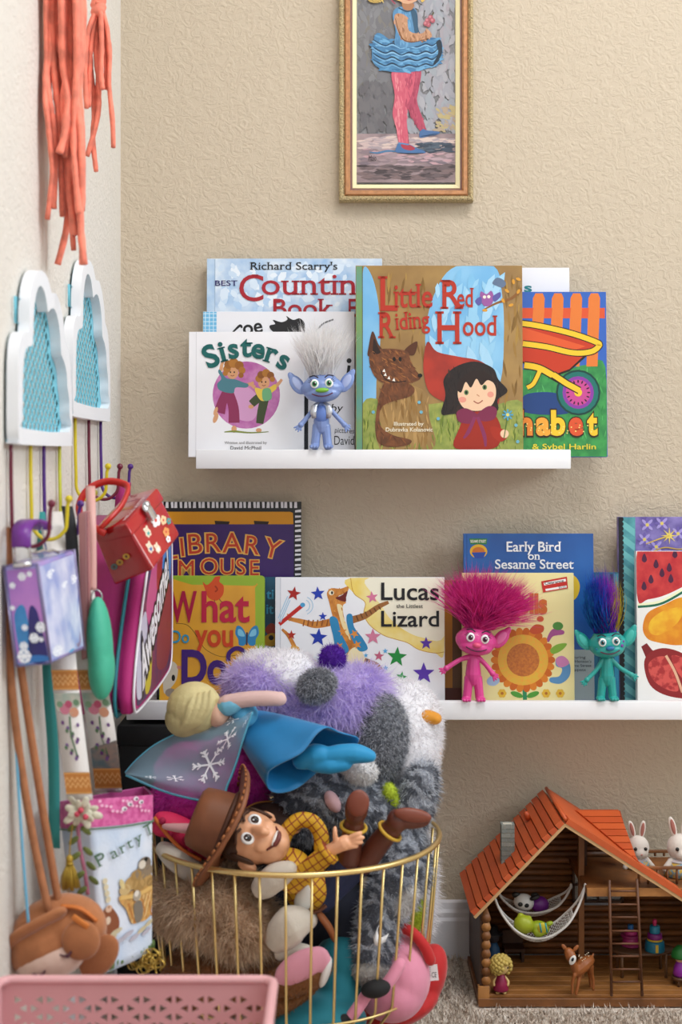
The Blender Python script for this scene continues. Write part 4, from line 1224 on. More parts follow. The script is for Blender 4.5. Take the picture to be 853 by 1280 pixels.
def wild_toy(label, x, yfoot, sc, skin, ear_in, hairs, nose, nosec, iris, headrot=0, arms=None, hair_h=1.0, hair_lean=0.0, earL=1.0, earR=1.0, headdx=0.0, spots=None, hair_w=1.0, conv=0.0, trans=0.6):
    """x,yfoot = photograph position of the feet; sc = metres per unit (one unit = one pixel of the standing figure)"""
    Y = 2.087
    base = P(x, yfoot, Y); base.z += 0.0003
    t = thing('toy_figure', label, 'toy figure', base, group='wild-haired toy figures on the ledges')
    SKM = mat(skin, 0.36, coat=0.15)
    def Q(u, v, d=0.0):            # u right, v up in pixels, d towards camera
        return base + Vector((u * sc, -d * sc, v * sc))
    body = MB()
    body.tube(spl([Q(0, 27), Q(0, 34), Q(0, 45), Q(0, 55), Q(0, 60)], 3), list(np.interp(range(13), [0, 3, 6, 9, 12], [8.5 * sc, 10 * sc, 8.6 * sc, 6.2 * sc, 4 * sc])), 12, rnd=True)
    for s in (-1, 1):
        body.tube(spl([Q(s * 5, 29), Q(s * 6.5, 18), Q(s * 7.5, 9), Q(s * 8, 4)], 3), list(np.interp(range(10), [0, 4, 9], [6.4 * sc, 5.6 * sc, 5.8 * sc])), 10, rnd=True)
        body.ell(Q(s * 9, 3.2, 3), (6.2 * sc, 8 * sc, 3.3 * sc))
        for k in range(3):
            body.ell(Q(s * 9 + (k - 1) * 3.6, 2.6, 10), (2.1 * sc, 2.6 * sc, 2.3 * sc), nu=10, nv=6)
    for s, (ex, ey, hx, hy) in zip((-1, 1), arms):
        sh = Q(s * 5.5, 55)
        el, ha = Q(ex, ey, 3), Q(hx, hy, 5)
        body.tube(spl([sh, el, ha], 4), list(np.interp(range(9), [0, 4, 8], [3.6 * sc, 3.0 * sc, 3.2 * sc])), 9, rnd=True)
        d = (ha - el).normalized()
        side = Vector((-d.z, 0, d.x))
        body.ell(ha + d * 2.5 * sc, (3.8 * sc,) * 3, nu=10, nv=8)
        for k in range(4):
            a = (k - 1.2) * 0.42
            f = (d * math.cos(a) + side * math.sin(a)).normalized()
            body.tube([ha + d * 3 * sc, ha + d * 3 * sc + f * (8.5 if k < 3 else 6.5) * sc], [1.7 * sc, 1.15 * sc], 6, rnd=True)
    fuse(body, 'body', SKM, t, 0.55 * sc, 2)
    hc = Q(headdx, 76, 2)
    HR = rotm('Y', headrot)
    head = MB()
    head.ell(hc, (26 * sc, 19 * sc, 17 * sc), HR)
    head.ell(hc + HR @ Vector((0, -4 * sc, -7 * sc)), (22 * sc, 16 * sc, 11 * sc), HR)
    head.ell(hc + HR @ Vector((0, 2 * sc, 6 * sc)), (21 * sc, 16 * sc, 14 * sc), HR)
    ho = fuse(head, 'head', SKM, t, 0.8 * sc, 4)
    for s, k in ((-1, earL), (1, earR)):
        if k <= 0:
            continue
        e = MB()
        ER = HR @ rotm('Y', s * 32) @ rotm('Z', s * -18)
        c = hc + HR @ Vector((s * 31 * sc, 3 * sc, 6 * sc))
        e.ell(c, (8.5 * sc * k, 3.2 * sc, 14 * sc * k), ER)
        e.ell(c + ER @ Vector((0, 0.5 * sc, 10 * sc * k)), (4.6 * sc * k, 2.6 * sc, 9 * sc * k), ER)
        e.ell(c + HR @ Vector((-s * 6 * sc, 0, -6 * sc)), (6 * sc, 3.4 * sc, 7 * sc), ER)
        eo = fuse(e, 'ear', SKM, t, 0.7 * sc, 3)
        e = MB(); e.ell(c + ER @ Vector((0, -2.6 * sc, 1 * sc)), (5 * sc * k, 1.4 * sc, 9.5 * sc * k), ER); e.build('inner_ear', mat(ear_in, 0.5), eo)
    FR = HR @ basis(Vector((1, 0, 0)), Vector((0, -1, 0)), Vector((0, 0, 1)))
    FR = Matrix(((1, 0, 0), (0, -1, 0), (0, 0, 1)))
    FR = HR @ FR
    for s in (-1, 1):
        c = hc + HR @ Vector((s * 9 * sc, -17.5 * sc, 5 * sc))
        eyes(ho, c, FR, 5.4 * sc, iris)
        b = MB(); b.tube(spl([hc + HR @ Vector((s * 4 * sc, -17.5 * sc, 12 * sc)), hc + HR @ Vector((s * 9 * sc, -17.3 * sc, 15 * sc)), hc + HR @ Vector((s * 15 * sc, -15.5 * sc, 13.5 * sc))], 3), 0.8 * sc, 6)
        b.build('eyebrow', mat('#2c2530', 0.6), ho)
        b = MB()
        for k in range(3):
            p0 = c + HR @ Vector((s * (3 + k) * sc, -1.5 * sc, (4.2 - k * 1.2) * sc)); b.tube([p0, p0 + HR @ Vector((s * 3 * sc, -1 * sc, (2.6 - k) * sc))], [0.5 * sc, 0.2 * sc], 5)
        b.build('eyelash', mat('#141214', 0.6), ho)
    nb = MB()
    nb.ell(hc + HR @ Vector((0, -20.5 * sc, -3.5 * sc)), (nose[0] * sc, 3.6 * sc, nose[1] * sc), HR, 14, 10)
    nb.build('nose', mat(nosec, 0.35), ho)
    mo = MB(); mo.tube(spl([hc + HR @ Vector((q * sc, (-20.2 + abs(q) * 0.17) * sc, (-11 + q * q * 0.022) * sc)) for q in (-13, -7, 0, 7, 13)], 3), 0.75 * sc, 6)
    mo.build('mouth', mat('#5a2440', 0.5), ho)
    if spots:
        for (u, v, r_, c) in spots:
            sp = MB(); p = Vector((u, -math.sqrt(max(0.05, 1 - (u / 25.5) ** 2 - (v / 18) ** 2)) * 18.8 - 0.3, v)) * sc
            sp.ell(hc + HR @ p, (r_ * sc, r_ * 0.5 * sc, r_ * sc), HR, 8, 6); sp.build('freckle', mat(c, 0.4), ho)
    # hair
    for (cols, n_, a0, a1) in hairs:
        m = furmat(cols[0], cols[1], 90.0, trans)
        th = rng.uniform(a0, a1, n_)
        rr = np.sqrt(rng.random(n_)) * 0.95
        az = rng.uniform(0, 2 * math.pi, n_)
        # root on the skull cap
        bx = rr * np.cos(az) * 17 * hair_w; by = rr * np.sin(az) * 11
        bx = np.clip(bx, -19, 19)
        bz = 14 + 5 * np.sqrt(np.clip(1 - rr ** 2, 0, 1))
        bas = np.stack([bx, by, bz], axis=1)
        ang = np.radians(th)
        d = np.stack([np.sin(ang) + hair_lean, rng.normal(size=n_) * 0.22 + by / 60, np.cos(ang)], axis=1)
        d /= np.linalg.norm(d, axis=1)[:, None]
        L_ = (hair_h * (0.55 + 0.45 * rng.random(n_))) * sc * np.cos(ang * 0.6)
        HRn = np.array(HR)
        loc = np.array(hc - base)
        bend = np.stack([np.sin(ang) * 0.25 - conv * (np.sin(ang) * 0.9 + bx / 60), rng.normal(size=n_) * 0.12, -0.12 + rng.normal(size=n_) * 0.08], axis=1)
        strips('hair', (bas * sc) @ HRn.T + loc, d @ HRn.T, bend, L_, np.full(n_, 1.25 * sc), m, t, segs=4)
    return t, Q, hc, HR

A1 = [(-14, 44, -24, 32), (16, 44, 27, 32)]
SC = 2.087 / F
t, Q, hc, HR = wild_toy('pale blue toy figure with upright white hair and a silver vest', 402, 561.5, SC, '#7d93c8', '#a9b6dc', [(('#ffffff', '#f4f2f2'), 2000, -26, 30)], (8.5, 3.0), '#7dbb3c', '#3f8a58', -3, A1, 76, 0.04, headdx=1, trans=0.75, conv=0.15)
v = MB()
for s in (-1, 1):
    v.ribbon([Q(s * 4, 58, 7), Q(s * 9, 54, 9), Q(s * 10, 46, 10.5), Q(s * 9, 38, 10.5)], (1, 0, 0.1), [5 * SC, 7 * SC, 8 * SC, 5 * SC], 0.0008)
v.build('silver_vest', mat('#c9cbd2', 0.3, metal=0.6), t)
b = MB(); b.ell(Q(0, 43, 6), (9.2 * SC, 6 * SC, 11.5 * SC)); b.build('belly_patch', mat('#5f7cc0', 0.35), t)
A2 = [(-17, 52, -32, 43), (15, 46, 22, 37)]
t, Q, hc, HR = wild_toy('hot pink toy figure with long wild magenta hair', 592, 876.5, SC, '#d8418e', '#e070a8', [(('#f04aa8', '#c82c88'), 3400, -38, 40), (('#f860b4', '#d43c94'), 1300, -58, 62)], (5.5, 3.6), '#e0507c', '#6a3050', 8, A2, 86, 0.18, earL=0.0, earR=1.0, headdx=3, hair_w=1.15)
A3 = [(-14, 42, -26, 30), (17, 44, 30, 36)]
t, Q, hc, HR = wild_toy('teal green toy figure with blue and purple hair tipped yellow', 759, 875.5, SC * 0.93, '#1f9c94', '#3fb4a8', [(('#3468dc', '#2840b0'), 1100, -26, 2), (('#a848d0', '#8034b0'), 900, -12, 18), (('#cfc038', '#b8a028'), 200, 16, 30), (('#2a86d0', '#2050a8'), 500, -38, -16)], (6.0, 3.2), '#1c6a9c', '#2f7f8a', -5, A3, 92, 0.02, headdx=0, conv=0.75,
                        spots=[(17, -2, 2.2, '#7a3a9c'), (20, 3, 1.6, '#7a3a9c'), (-17, -4, 1.8, '#157f9c'), (14, -8, 1.5, '#7a3a9c'), (-13, 9, 1.6, '#157f9c')])

# ================================================================== left wall: cloud hook shelves
XW = WX0
CLOUD = [(0.06, 0), (0.015, 0.02), (0, 0.09), (0.0, 0.28), (0.005, 0.45), (0.035, 0.56), (0.10, 0.61), (0.175, 0.62), (0.185, 0.76), (0.22, 0.88), (0.29, 0.965), (0.39, 1.0), (0.50, 0.98), (0.575, 0.905),
         (0.66, 0.915), (0.75, 0.86), (0.82, 0.75), (0.842, 0.665), (0.91, 0.62), (0.955, 0.53), (0.968, 0.44), (0.99, 0.36), (1.0, 0.22), (1.0, 0.08), (0.985, 0.02), (0.94, 0)]
INNER = [(0.13, 0.10), (0.115, 0.14), (0.115, 0.30), (0.125, 0.43), (0.16, 0.515), (0.225, 0.54), (0.265, 0.56), (0.275, 0.70), (0.30, 0.80), (0.345, 0.87), (0.40, 0.89), (0.455, 0.86), (0.49, 0.80), (0.505, 0.765),
         (0.55, 0.79), (0.62, 0.80), (0.68, 0.75), (0.72, 0.66), (0.735, 0.56), (0.79, 0.52), (0.84, 0.46), (0.855, 0.37), (0.89, 0.30), (0.895, 0.20), (0.89, 0.10)]
MESHB = mat('#74c4d8', 0.45)
HOOKC = {'r': ('#6a1530', 'dark red'), 'y': ('#d2bd1c', 'yellow'), 'p': ('#4a1d78', 'purple'), 'g': ('#cdd048', 'pale yellow green')}
def cloud(label, y0, y1, zb, h, hooks):
    t = thing('cloud_hook_rack', label, 'wall rack', (XW, (y0 + y1) / 2, zb), group='cloud hook racks on the left wall')
    W = y1 - y0
    # plane: x' = along +Y, y' = up, z' = out of the wall (+X)
    M = Matrix(((0, 0, 1, 0), (1, 0, 0, 0), (0, 1, 0, 0), (0, 0, 0, 1)))
    def sc(pl, n=3):
        return [(y0 + p[0] * W, zb + p[1] * h) for p in spl(pl, n, True)]
    curve_plate('cloud_frame', sc(CLOUD, 2), [sc([(0.5 + (p[0] - 0.5) * 1.11, 0.42 + (p[1] - 0.42) * 1.04) for p in INNER], 2)], 0.012, mat('#eceef2', 0.4), t, Matrix.Translation((XW + 0.0095, 0, 0)) @ M)
    holes = []
    inside = in_poly([(y0 + p[0] * W, zb + p[1] * h) for p in INNER])
    cw, rh, hw, hh = 0.0205, 0.0074, 0.0072, 0.0050
    for j in range(1, 27):
        for i in range(0, 16):
            qx = y0 + (i + 0.5 * (j % 2)) * cw
            qz = zb + h * 0.07 + j * rh
            if inside(qx, qz):
                holes.append([(qx - hw, qz), (qx - hw * 0.5, qz - hh * 0.8), (qx, qz - hh), (qx + hw * 0.5, qz - hh * 0.8), (qx + hw, qz), (qx + hw * 0.5, qz + hh * 0.8), (qx, qz + hh), (qx - hw * 0.5, qz + hh * 0.8)])
    shr = [(y0 + (0.02 + p[0] * 0.96) * W, zb + (0.012 + p[1] * 0.975) * h) for p in spl(CLOUD, 2, True)]
    curve_plate('mesh_back', shr, holes, 0.0012, MESHB, t, Matrix.Translation((XW + 0.0028, 0, 0)) @ M)
    bk = MB(); zc = zb + h * 0.74; yy = y0 + W * 0.17
    bk.tube([Vector((XW + 0.004, yy - 0.012, zc + 0.012)), Vector((XW + 0.004, yy - 0.012, zc - 0.014)), Vector((XW + 0.004, yy + 0.012, zc - 0.014)), Vector((XW + 0.004, yy + 0.012, zc + 0.012))], 0.0018, 6, closed=True)
    bk.build('hanger_loop', MESHB, t)
    ends = []
    for (c, y, zt) in hooks:
        hk = MB()
        x0 = XW + 0.0045
        zend = zt
        path = [Vector((x0, y, zb + 0.006)), Vector((x0, y, zt + 0.03)), Vector((x0 + 0.001, y, zt - 0.012))]
        for a in np.linspace(math.pi, 2 * math.pi - 0.35, 9):
            path.append(Vector((x0 + 0.0205 + 0.0195 * math.cos(a), y, zt - 0.020 + 0.022 * math.sin(a))))
        path.append(Vector((x0 + 0.040, y, zt - 0.006)))
        path.append(Vector((x0 + 0.042, y, zt + 0.001)))
        hk.tube(spl(path, 2), 0.0021, 8)
        hk.ell(Vector((x0 + 0.0415, y, zt + 0.002)), 0.0042, None, 10, 8)
        o = hk.build('hook', mat(HOOKC[c][0], 0.35), t); o['label'] = HOOKC[c][1] + ' wire hook'
    return t
Zh = lambda y, Y: P(0, y, Y).z
cloud('white cloud shaped hook rack nearest the camera with blue mesh back', 1.434, 1.722, P(0, 556, 1.5).z, 0.190, [('r', 1.449, Zh(632, 1.449)), ('y', 1.541, Zh(626, 1.541)), ('p', 1.610, Zh(632, 1.61)), ('g', 1.700, Zh(618, 1.706))])
cloud('white cloud shaped hook rack hung higher, by the corner below the coral tassel', 1.726, 2.006, P(0, 524, 1.86).z, 0.205, [('y', 1.80, Zh(585, 1.80)), ('r', 1.897, Zh(585, 1.897)), ('p', 1.991, Zh(585, 1.991))])

# ================================================================== coral yarn tassels
CORAL = mat('#ff8c72', 0.75, noise=0.35, nscale=60, sheen=0.3)
def tassel(label, strands, knot, top):
    t = thing('yarn_tassel', label, 'tassel', top, group='coral yarn tassels on the left wall')
    for pl, r in strands:
        m = MB(); pts = spl(pl, 5)
        rr = [r * (0.85 + 0.25 * random.random()) for _ in pts]
        m.tube(pts, rr, 7, flat=0.75); m.build('strand', CORAL, t)
    if knot:
        m = MB()
        for k in knot:
            m.ell(k[0], k[1], rotm('Y', k[2]))
        fuse(m, 'knot', CORAL, t, 0.0015, 2)
    return t
st = []
K2 = 853 / 300.0
raw = [  # crop coordinates: strand from top of frame to its tip
    [(165, -120), (163, 60), (165, 200), (160, 330), (175, 480), (185, 620), (168, 780)],
    [(175, -120), (172, 40), (180, 190), (165, 260), (175, 350), (190, 450), (195, 600), (190, 740)],
    [(185, -120), (186, 80), (190, 220), (200, 330), (210, 430), (205, 540)],
    [(195, -120), (198, 60), (205, 180), (170, 222)],
    [(205, -120), (205, 100), (215, 260), (212, 420), (215, 560), (222, 770)],
    [(215, -120), (220, 90), (225, 240), (240, 350), (230, 470), (212, 545)],
    [(228, -120), (230, 110), (232, 300), (245, 420), (235, 560)],
    [(240, -120), (236, 90), (240, 240), (225, 350), (228, 450), (232, 560)],
    [(250, -120), (250, 120), (250, 270), (250, 420), (245, 560), (250, 700), (268, 835)],
    [(258, -120), (262, 90), (262, 240), (255, 380), (268, 520), (262, 700), (275, 830)],
    [(268, -120), (272, 100), (272, 250), (265, 380), (262, 520), (270, 640), (280, 760)],
    [(278, -120), (280, 110), (276, 240), (268, 340), (285, 460), (290, 610), (285, 780), (300, 940)],
    [(286, -120), (290, 90), (288, 230), (275, 330), (280, 460), (278, 600), (290, 760), (290, 940)],
    [(292, -120), (298, 40), (292, 200), (282, 320), (290, 450), (295, 620), (292, 750)],
    [(210, -120), (215, 120), (222, 300), (232, 480), (236, 660), (238, 800), (205, 940)],
    [(233, -120), (238, 130), (246, 330), (254, 520), (250, 700), (262, 890)],
    [(170, -120), (178, 100), (172, 300), (185, 420), (215, 535)],
    [(262, -120), (266, 160), (276, 340), (284, 520), (288, 700), (270, 790)],
]
for i, pl in enumerate(raw):
    Yd = 1.60 + (i % 5) * 0.006 + (0.02 if i > 13 else 0)
    st.append(([P(x / K2, y / K2, Yd + 0.004 * math.sin(y / 90 + i)) for x, y in pl], 0.0042 + 0.0008 * (i % 3)))
tassel('large coral pink yarn tassel hanging over the cloud racks', st, None, P(80, -40, 1.62))
raw = [[(340, 40), (312, 120), (303, 250), (308, 385)], [(345, 45), (325, 150), (318, 280), (316, 380)], [(350, 40), (340, 180), (352, 320), (345, 430), (310, 555)], [(352, 45), (350, 200), (345, 350), (330, 480), (342, 610)],
       [(358, 40), (362, 160), (360, 260), (365, 318)], [(365, 40), (380, 100), (390, 200), (388, 300), (400, 430), (403, 525)], [(360, 45), (372, 140), (378, 230), (378, 318)], [(345, 40), (318, 110), (322, 220), (332, 330), (335, 440)]]
st = [([P(x / K2, y / K2, 1.83 + (i % 4) * 0.006) for x, y in pl], 0.0044) for i, pl in enumerate(raw)]
st.append(([P(352 / K2, -120 / K2, 1.835), P(345 / K2, -40 / K2, 1.835), P(350 / K2, 20 / K2, 1.835)], 0.0095))
tassel('small knotted coral pink yarn tassel nearer the corner', st, [(P(350 / K2, 22 / K2, 1.835), (0.011, 0.009, 0.007), 15), (P(348 / K2, 40 / K2, 1.833), (0.010, 0.009, 0.0075), -20), (P(352 / K2, 2 / K2, 1.835), (0.010, 0.009, 0.008), 10)], P(350 / K2, 20 / K2, 1.84))

# ================================================================== lilac lunch tin
CHROME = mat('#c9c9cc', 0.22, metal=0.9)
A_, B_ = P(3.8, 707, 1.425), P(47, 704, 1.425)
C_, D_ = P(64, 830, 1.425), P(20, 834, 1.425)
back = P(93, 687, 1.545) - B_
back2 = P(106, 812, 1.545) - C_
t = thing('lunch_tin', 'lilac and blue snowflake lunch tin with purple handle on nearest hook', 'lunch box', (A_ + B_ + C_ + D_) / 4 + back * 0.5, group='lunch tins hanging on the hooks')
LIL = mat('#a78cc8', 0.22, noise=1, nscale=26, second='#7f8fd0', coat=0.3)
def hexq(f, bk):
    # f: TL TR BR BL of the front quad, bk offset per corner
    TL, TR, BR, BL = f
    return [BL, TL, BL + bk[3], TL + bk[0], BR, TR, BR + bk[2], TR + bk[1]]
bk_ = [back, back, back2, back2]
m = MB(); m.hexa(hexq((A_, B_, C_, D_), bk_)); m.build('body', LIL, t, bevel=0.0035, seg=3)
# raised rim seams round both ends of the tin
for (TL, TR, BR, BL) in ((A_, B_, C_, D_), (A_ + back, B_ + back, C_ + back2, D_ + back2)):
    c = (TL + TR + BR + BL) / 4
    m = MB(); m.tube([c + (p - c) * 1.0 for p in (TL, TR, BR, BL)], 0.0012, 6, closed=True); m.build('seam', mat('#8f86a8', 0.3, metal=0.4), t)
A = Art(quad_map(t, A_, B_, C_, D_))
A.rect(0.08, 0.05, 0.93, 0.96, mat('#b77cc6', 0.25, noise=1, nscale=20, second='#9c6cc0'))
A.blob([(0.12, 0.55), (0.25, 0.42), (0.42, 0.40), (0.5, 0.5), (0.52, 0.8), (0.5, 0.95), (0.2, 0.95)], mat('#3f8fc8', 0.25, noise=0.5, nscale=40, second='#2f70b0'))
A.blob([(0.5, 0.6), (0.62, 0.42), (0.78, 0.45), (0.86, 0.62), (0.92, 0.95), (0.45, 0.95)], mat('#2a2474', 0.25, noise=0.4, nscale=40))
A.blob([(0.2, 0.95), (0.5, 0.90), (0.92, 0.92), (0.92, 0.965), (0.2, 0.965)], '#2f6fb4')
def flake(A, x, y, r, c='#eef2fb', asp=1.0, w=0.16):
    for i in range(6):
        a = i * math.pi / 3
        A.line([(x, y), (x + r * math.cos(a), y + r * asp * math.sin(a))], r * w, c)
        for da in (-0.5, 0.5):
            A.line([(x + 0.6 * r * math.cos(a), y + 0.6 * r * asp * math.sin(a)), (x + r * 0.9 * math.cos(a + da), y + r * 0.9 * asp * math.sin(a + da))], r * w * 0.8, c)
for x, y, r in ((0.5, 0.12, 0.12), (0.72, 0.1, 0.08), (0.85, 0.63, 0.15), (0.62, 0.73, 0.14), (0.3, 0.80, 0.12), (0.28, 0.90, 0.2), (0.12, 0.42, 0.07), (0.82, 0.75, 0.07), (0.2, 0.2, 0.09), (0.4, 0.62, 0.09)):
    flake(A, x, y, r, asp=0.36)
A.build('end_print', t)
A = Art(quad_map(t, B_, B_ + back, C_ + back2, C_))
A.rect(0.04, 0.04, 0.97, 0.96, mat('#9aa8dc', 0.25, noise=1, nscale=30, second='#d8dcf2'))
A.blob([(0.45, 0.2), (0.7, 0.1), (0.95, 0.2), (0.95, 0.6), (0.8, 0.9), (0.5, 0.95), (0.4, 0.6)], mat('#5b58b8', 0.25, noise=1, nscale=40, second='#7f90dc'))
A.blob([(0.52, 0.6), (0.62, 0.5), (0.72, 0.6), (0.7, 0.93), (0.5, 0.93)], '#4f9ccc'); A.blob([(0.72, 0.55), (0.8, 0.5), (0.86, 0.62), (0.8, 0.75)], '#b0408c'); A.blob([(0.74, 0.72), (0.86, 0.68), (0.92, 0.9), (0.78, 0.94)], '#8c7c9c')
for i in range(6):
    A.blob([(0.08, 0.4 + i * 0.09), (0.25, 0.37 + i * 0.09), (0.38, 0.41 + i * 0.09), (0.2, 0.44 + i * 0.09)], '#c9d0ee')
for x, y, r in ((0.3, 0.15, 0.12), (0.86, 0.28, 0.12), (0.2, 0.9, 0.14), (0.62, 0.3, 0.09)):
    flake(A, x, y, r, asp=0.4)
A.build('side_print', t)
# handle: purple grip on two chrome bails over the hook
topc = (A_ + B_) / 2 + back * 0.5
g0, g1 = P(16, 672, 1.432), P(50, 658, 1.475)
m = MB(); m.ribbon(spl([P(27, 684, 1.420), P(27, 668, 1.421), P(30, 657, 1.432), P(38, 652, 1.452), P(47, 654, 1.475), P(54, 660, 1.49)], 4), (1, 0, 0.0), 0.0185, 0.005); m.build('purple_grip', mat('#6a2488', 0.4), t)
m = MB()
m.tube([P(16.5, 676, 1.422), P(18, 706, 1.422), P(38, 705, 1.422), P(37, 672, 1.422)], 0.0015, 6)
m.tube([P(17, 707, 1.421), P(39, 705, 1.421)], 0.0028, 8)
m.tube([P(52, 658, 1.48), P(58, 688, 1.50)], 0.0010, 6)
m.tube([P(38, 690, 1.43), P(42, 692, 1.455), P(48, 690, 1.462), P(55, 688, 1.47), P(60, 690, 1.478), P(66, 688, 1.486), P(73, 691, 1.494)], 0.0017, 6)
m.build('handle_bail', CHROME, t)

# ================================================================== red lunch tin
A_, B_, C_, D_ = P(157, 656, 1.625), P(196, 612, 1.705), P(226, 668, 1.705), P(191, 713, 1.625)
side = P(116, 666, 1.675) - A_
side2 = P(143, 733, 1.675) - D_
t = thing('lunch_tin', 'red lunch tin with chrome latch hanging tilted from the rear hooks', 'lunch box', (A_ + C_) / 2 + side * 0.5, group='lunch tins hanging on the hooks')
REDT = mat('#b3161c', 0.2, noise=0.15, nscale=12, coat=0.4)
# the tin: front quad A B C D, depth towards 'side'
m = MB(); m.hexa(hexq((A_, B_, C_, D_), [side, side, side2, side2])); m.build('body', REDT, t, bevel=0.004, seg=3)
up = (A_ - D_).normalized(); ab = (B_ - A_).normalized(); nrm = ab.cross(up)
nrm = nrm if nrm.dot(-side) > 0 else -nrm
lid = [p for p in (A_, B_)]
m = MB(); e = 0.0018
LA, LB_ = A_ + up * 0.0015 - ab * e + nrm * e, B_ + up * 0.0015 + ab * e + nrm * e
LD, LC = LA - up * 0.017, LB_ - up * 0.017
sd = side * 1.04
m.hexa(hexq((LA, LB_, LC, LD), [sd, sd, sd, sd])); m.build('lid', REDT, t, bevel=0.003, seg=3)
A = Art(quad_map(t, A_, B_, C_, D_), start=0.0006)
# small teddies, bow and blossoms printed on the front
def teddy(A, x, y, r, c, shirt):
    A.oval(x, y + r * 1.3, r * 0.9, r * 1.1, shirt)
    for s in (-1, 1):
        A.oval(x + s * r * 0.7, y - r * 0.75, r * 0.4, r * 0.4, c); A.oval(x + s * r * 0.9, y + r * 1.2, r * 0.35, r * 0.7, c); A.oval(x + s * r * 0.5, y + r * 2.2, r * 0.45, r * 0.4, c)
    A.oval(x, y, r, r * 0.9, c)
    for s in (-0.35, 0.35):
        A.oval(x + s * r, y - r * 0.1, r * 0.12, r * 0.15, '#2a1a12')
    A.oval(x, y + r * 0.3, r * 0.15, r * 0.1, '#5a2a1a')
teddy(A, 0.33, 0.38, 0.055, '#ecd8c0', '#3f9a94'); teddy(A, 0.20, 0.62, 0.055, '#ecd8c0', '#3a5fa8'); teddy(A, 0.34, 0.75, 0.05, '#ecd8c0', '#e8e8e8')
for x, y, r, c in ((0.62, 0.40, 0.10, '#f2eef0'), (0.78, 0.52, 0.07, '#e8c49a'), (0.70, 0.72, 0.07, '#e59a5a'), (0.88, 0.62, 0.05, '#3f9a9a'), (0.66, 0.85, 0.05, '#f0eef0')):
    for i in range(5):
        a = i * 2 * math.pi / 5
        A.oval(x + r * 0.7 * math.cos(a), y + r * 0.7 * math.sin(a), r * 0.55, r * 0.55, c)
    A.oval(x, y, r * 0.35, r * 0.35, '#c43a2c')
A.line([(0.03, 0.22), (0.03, 0.98)], 0.012, '#f0c0c0')
A.build('front_print', t)
A = Art(quad_map(t, A_ + side, A_, D_, D_ + side2), start=0.0006)
for x, y, c in ((0.2, 0.68, '#5a7a7c'), (0.38, 0.64, '#c99a3c'), (0.60, 0.58, '#d8ab3c')):
    A.oval(x, y, 0.09, 0.055, c); A.oval(x, y, 0.035, 0.025, '#5a2a1a')
A.build('side_print', t)
A = Art(quad_map(t, LA + sd, LB_ + sd, LB_, LA), start=0.0006)
A.text('HELLO KITTY', 0.12, 0.90, 0.09, '#ecd6d8', width=0.62, bold=0.03)
A.build('lid_lettering', t)
m = MB(); lc = P(181, 634, 1.656) + nrm * 0.004
LR = basis(ab, nrm, up)
lc = P(181, 640, 1.664) + nrm * 0.006
m.ell(lc + up * 0.004, (0.0085, 0.004, 0.0065), LR); m.box(lc - up * 0.006 + nrm * 0.0005, (0.0115, 0.005, 0.014), LR); m.ell(lc + up * 0.0065 + nrm * 0.002, (0.0055, 0.004, 0.004), LR)
o = m.build('latch', CHROME, t, bevel=0.0005); o['label'] = 'chrome latch'
m = MB(); m.tube(spl([P(121, 664, 1.67), P(104, 652, 1.68), P(99, 632, 1.685), P(110, 612, 1.69), P(132, 602, 1.695), P(152, 604, 1.695), P(160, 611, 1.69), P(152, 632, 1.67), P(136, 650, 1.652), P(126, 660, 1.65)], 4), 0.0052, 8, flat=0.6)
m.build('handle', mat('#c02a22', 0.3), t)
m = MB(); m.box(P(124, 663, 1.650), (0.018, 0.01, 0.008), rotm('Y', 30)); m.build('handle_mount', mat('#c02a22', 0.3), t, bevel=0.002)

# ================================================================== magenta backpack
t = thing('backpack', 'magenta child backpack with colourful printed front panel and white piping', 'backpack', (-0.29, 1.83, 0.474))
prof = [(1.675, 0.470), (1.80, 0.468), (1.95, 0.470), (2.01, 0.478), (2.025, 0.515), (2.025, 0.61), (2.015, 0.665), (1.96, 0.69), (1.88, 0.69), (1.81, 0.665), (1.74, 0.61), (1.675, 0.545), (1.648, 0.50), (1.652, 0.478)]
ps = spl(prof, 4, True)
MAG = mat('#9c1464', 0.7, bump=0.3, bscale=900, sheen=0.2)
def slab(x0, x1, sc0=1.0, sc1=1.0):
    c = np.mean(ps, axis=0)
    rows = []
    for x, s in ((x0, 0.93 * sc0), (x0 + 0.006, sc0), (x1 - 0.006, sc1), (x1, 0.95 * sc1)):
        rows.append([Vector((x, *(c + (q - c) * s))) for q in ps])
    m = MB(); m.grid(rows[::-1], 0, True, True)
    k = len(ps); m.f.append(list(range(k))); m.m.append(0); m.s.append(False); m.f.append(list(range(3 * k, 4 * k))[::-1]); m.m.append(0); m.s.append(False)
    return m
slab(-0.335, -0.262).build('main_bag', MAG, t)
slab(-0.2618, -0.240).build('front_pocket', mat('#b01a70', 0.65, bump=0.3, bscale=900), t)
c = np.mean(ps, axis=0)
m = MB(); m.tube([Vector((-0.2405, *(c + (q - c) * 0.985))) for q in ps], 0.0016, 6, closed=True); m.build('piping', mat('#e6e4ea', 0.4), t)
m = MB(); m.tube([Vector((-0.2620, *(c + (q - c) * 1.004))) for q in ps], 0.0022, 6, closed=True, flat=2.2); m.build('zipper_tape', mat('#14707c', 0.6), t)
m = MB(); m.ell(P(171, 747, 1.745), (0.0045, 0.003, 0.007)); m.box(P(170.5, 765, 1.745), (0.005, 0.003, 0.018)); m.build('zipper_pull', CHROME, t, bevel=0.0008)
m = MB(); m.box(P(170.5, 792, 1.742), (0.0085, 0.003, 0.028)); m.build('pull_tab', mat('#d88aa6', 0.5), t, bevel=0.001)
I_ = WM[t.name].inverted()
A = Art(lambda y, z, k: I_ @ Vector((-0.2396 + k, y, z)))
def inset(s, d=(0, 0)):
    return [(c[0] + (q[0] - c[0]) * s + d[0], c[1] + (q[1] - c[1]) * s + d[1]) for q in ps]
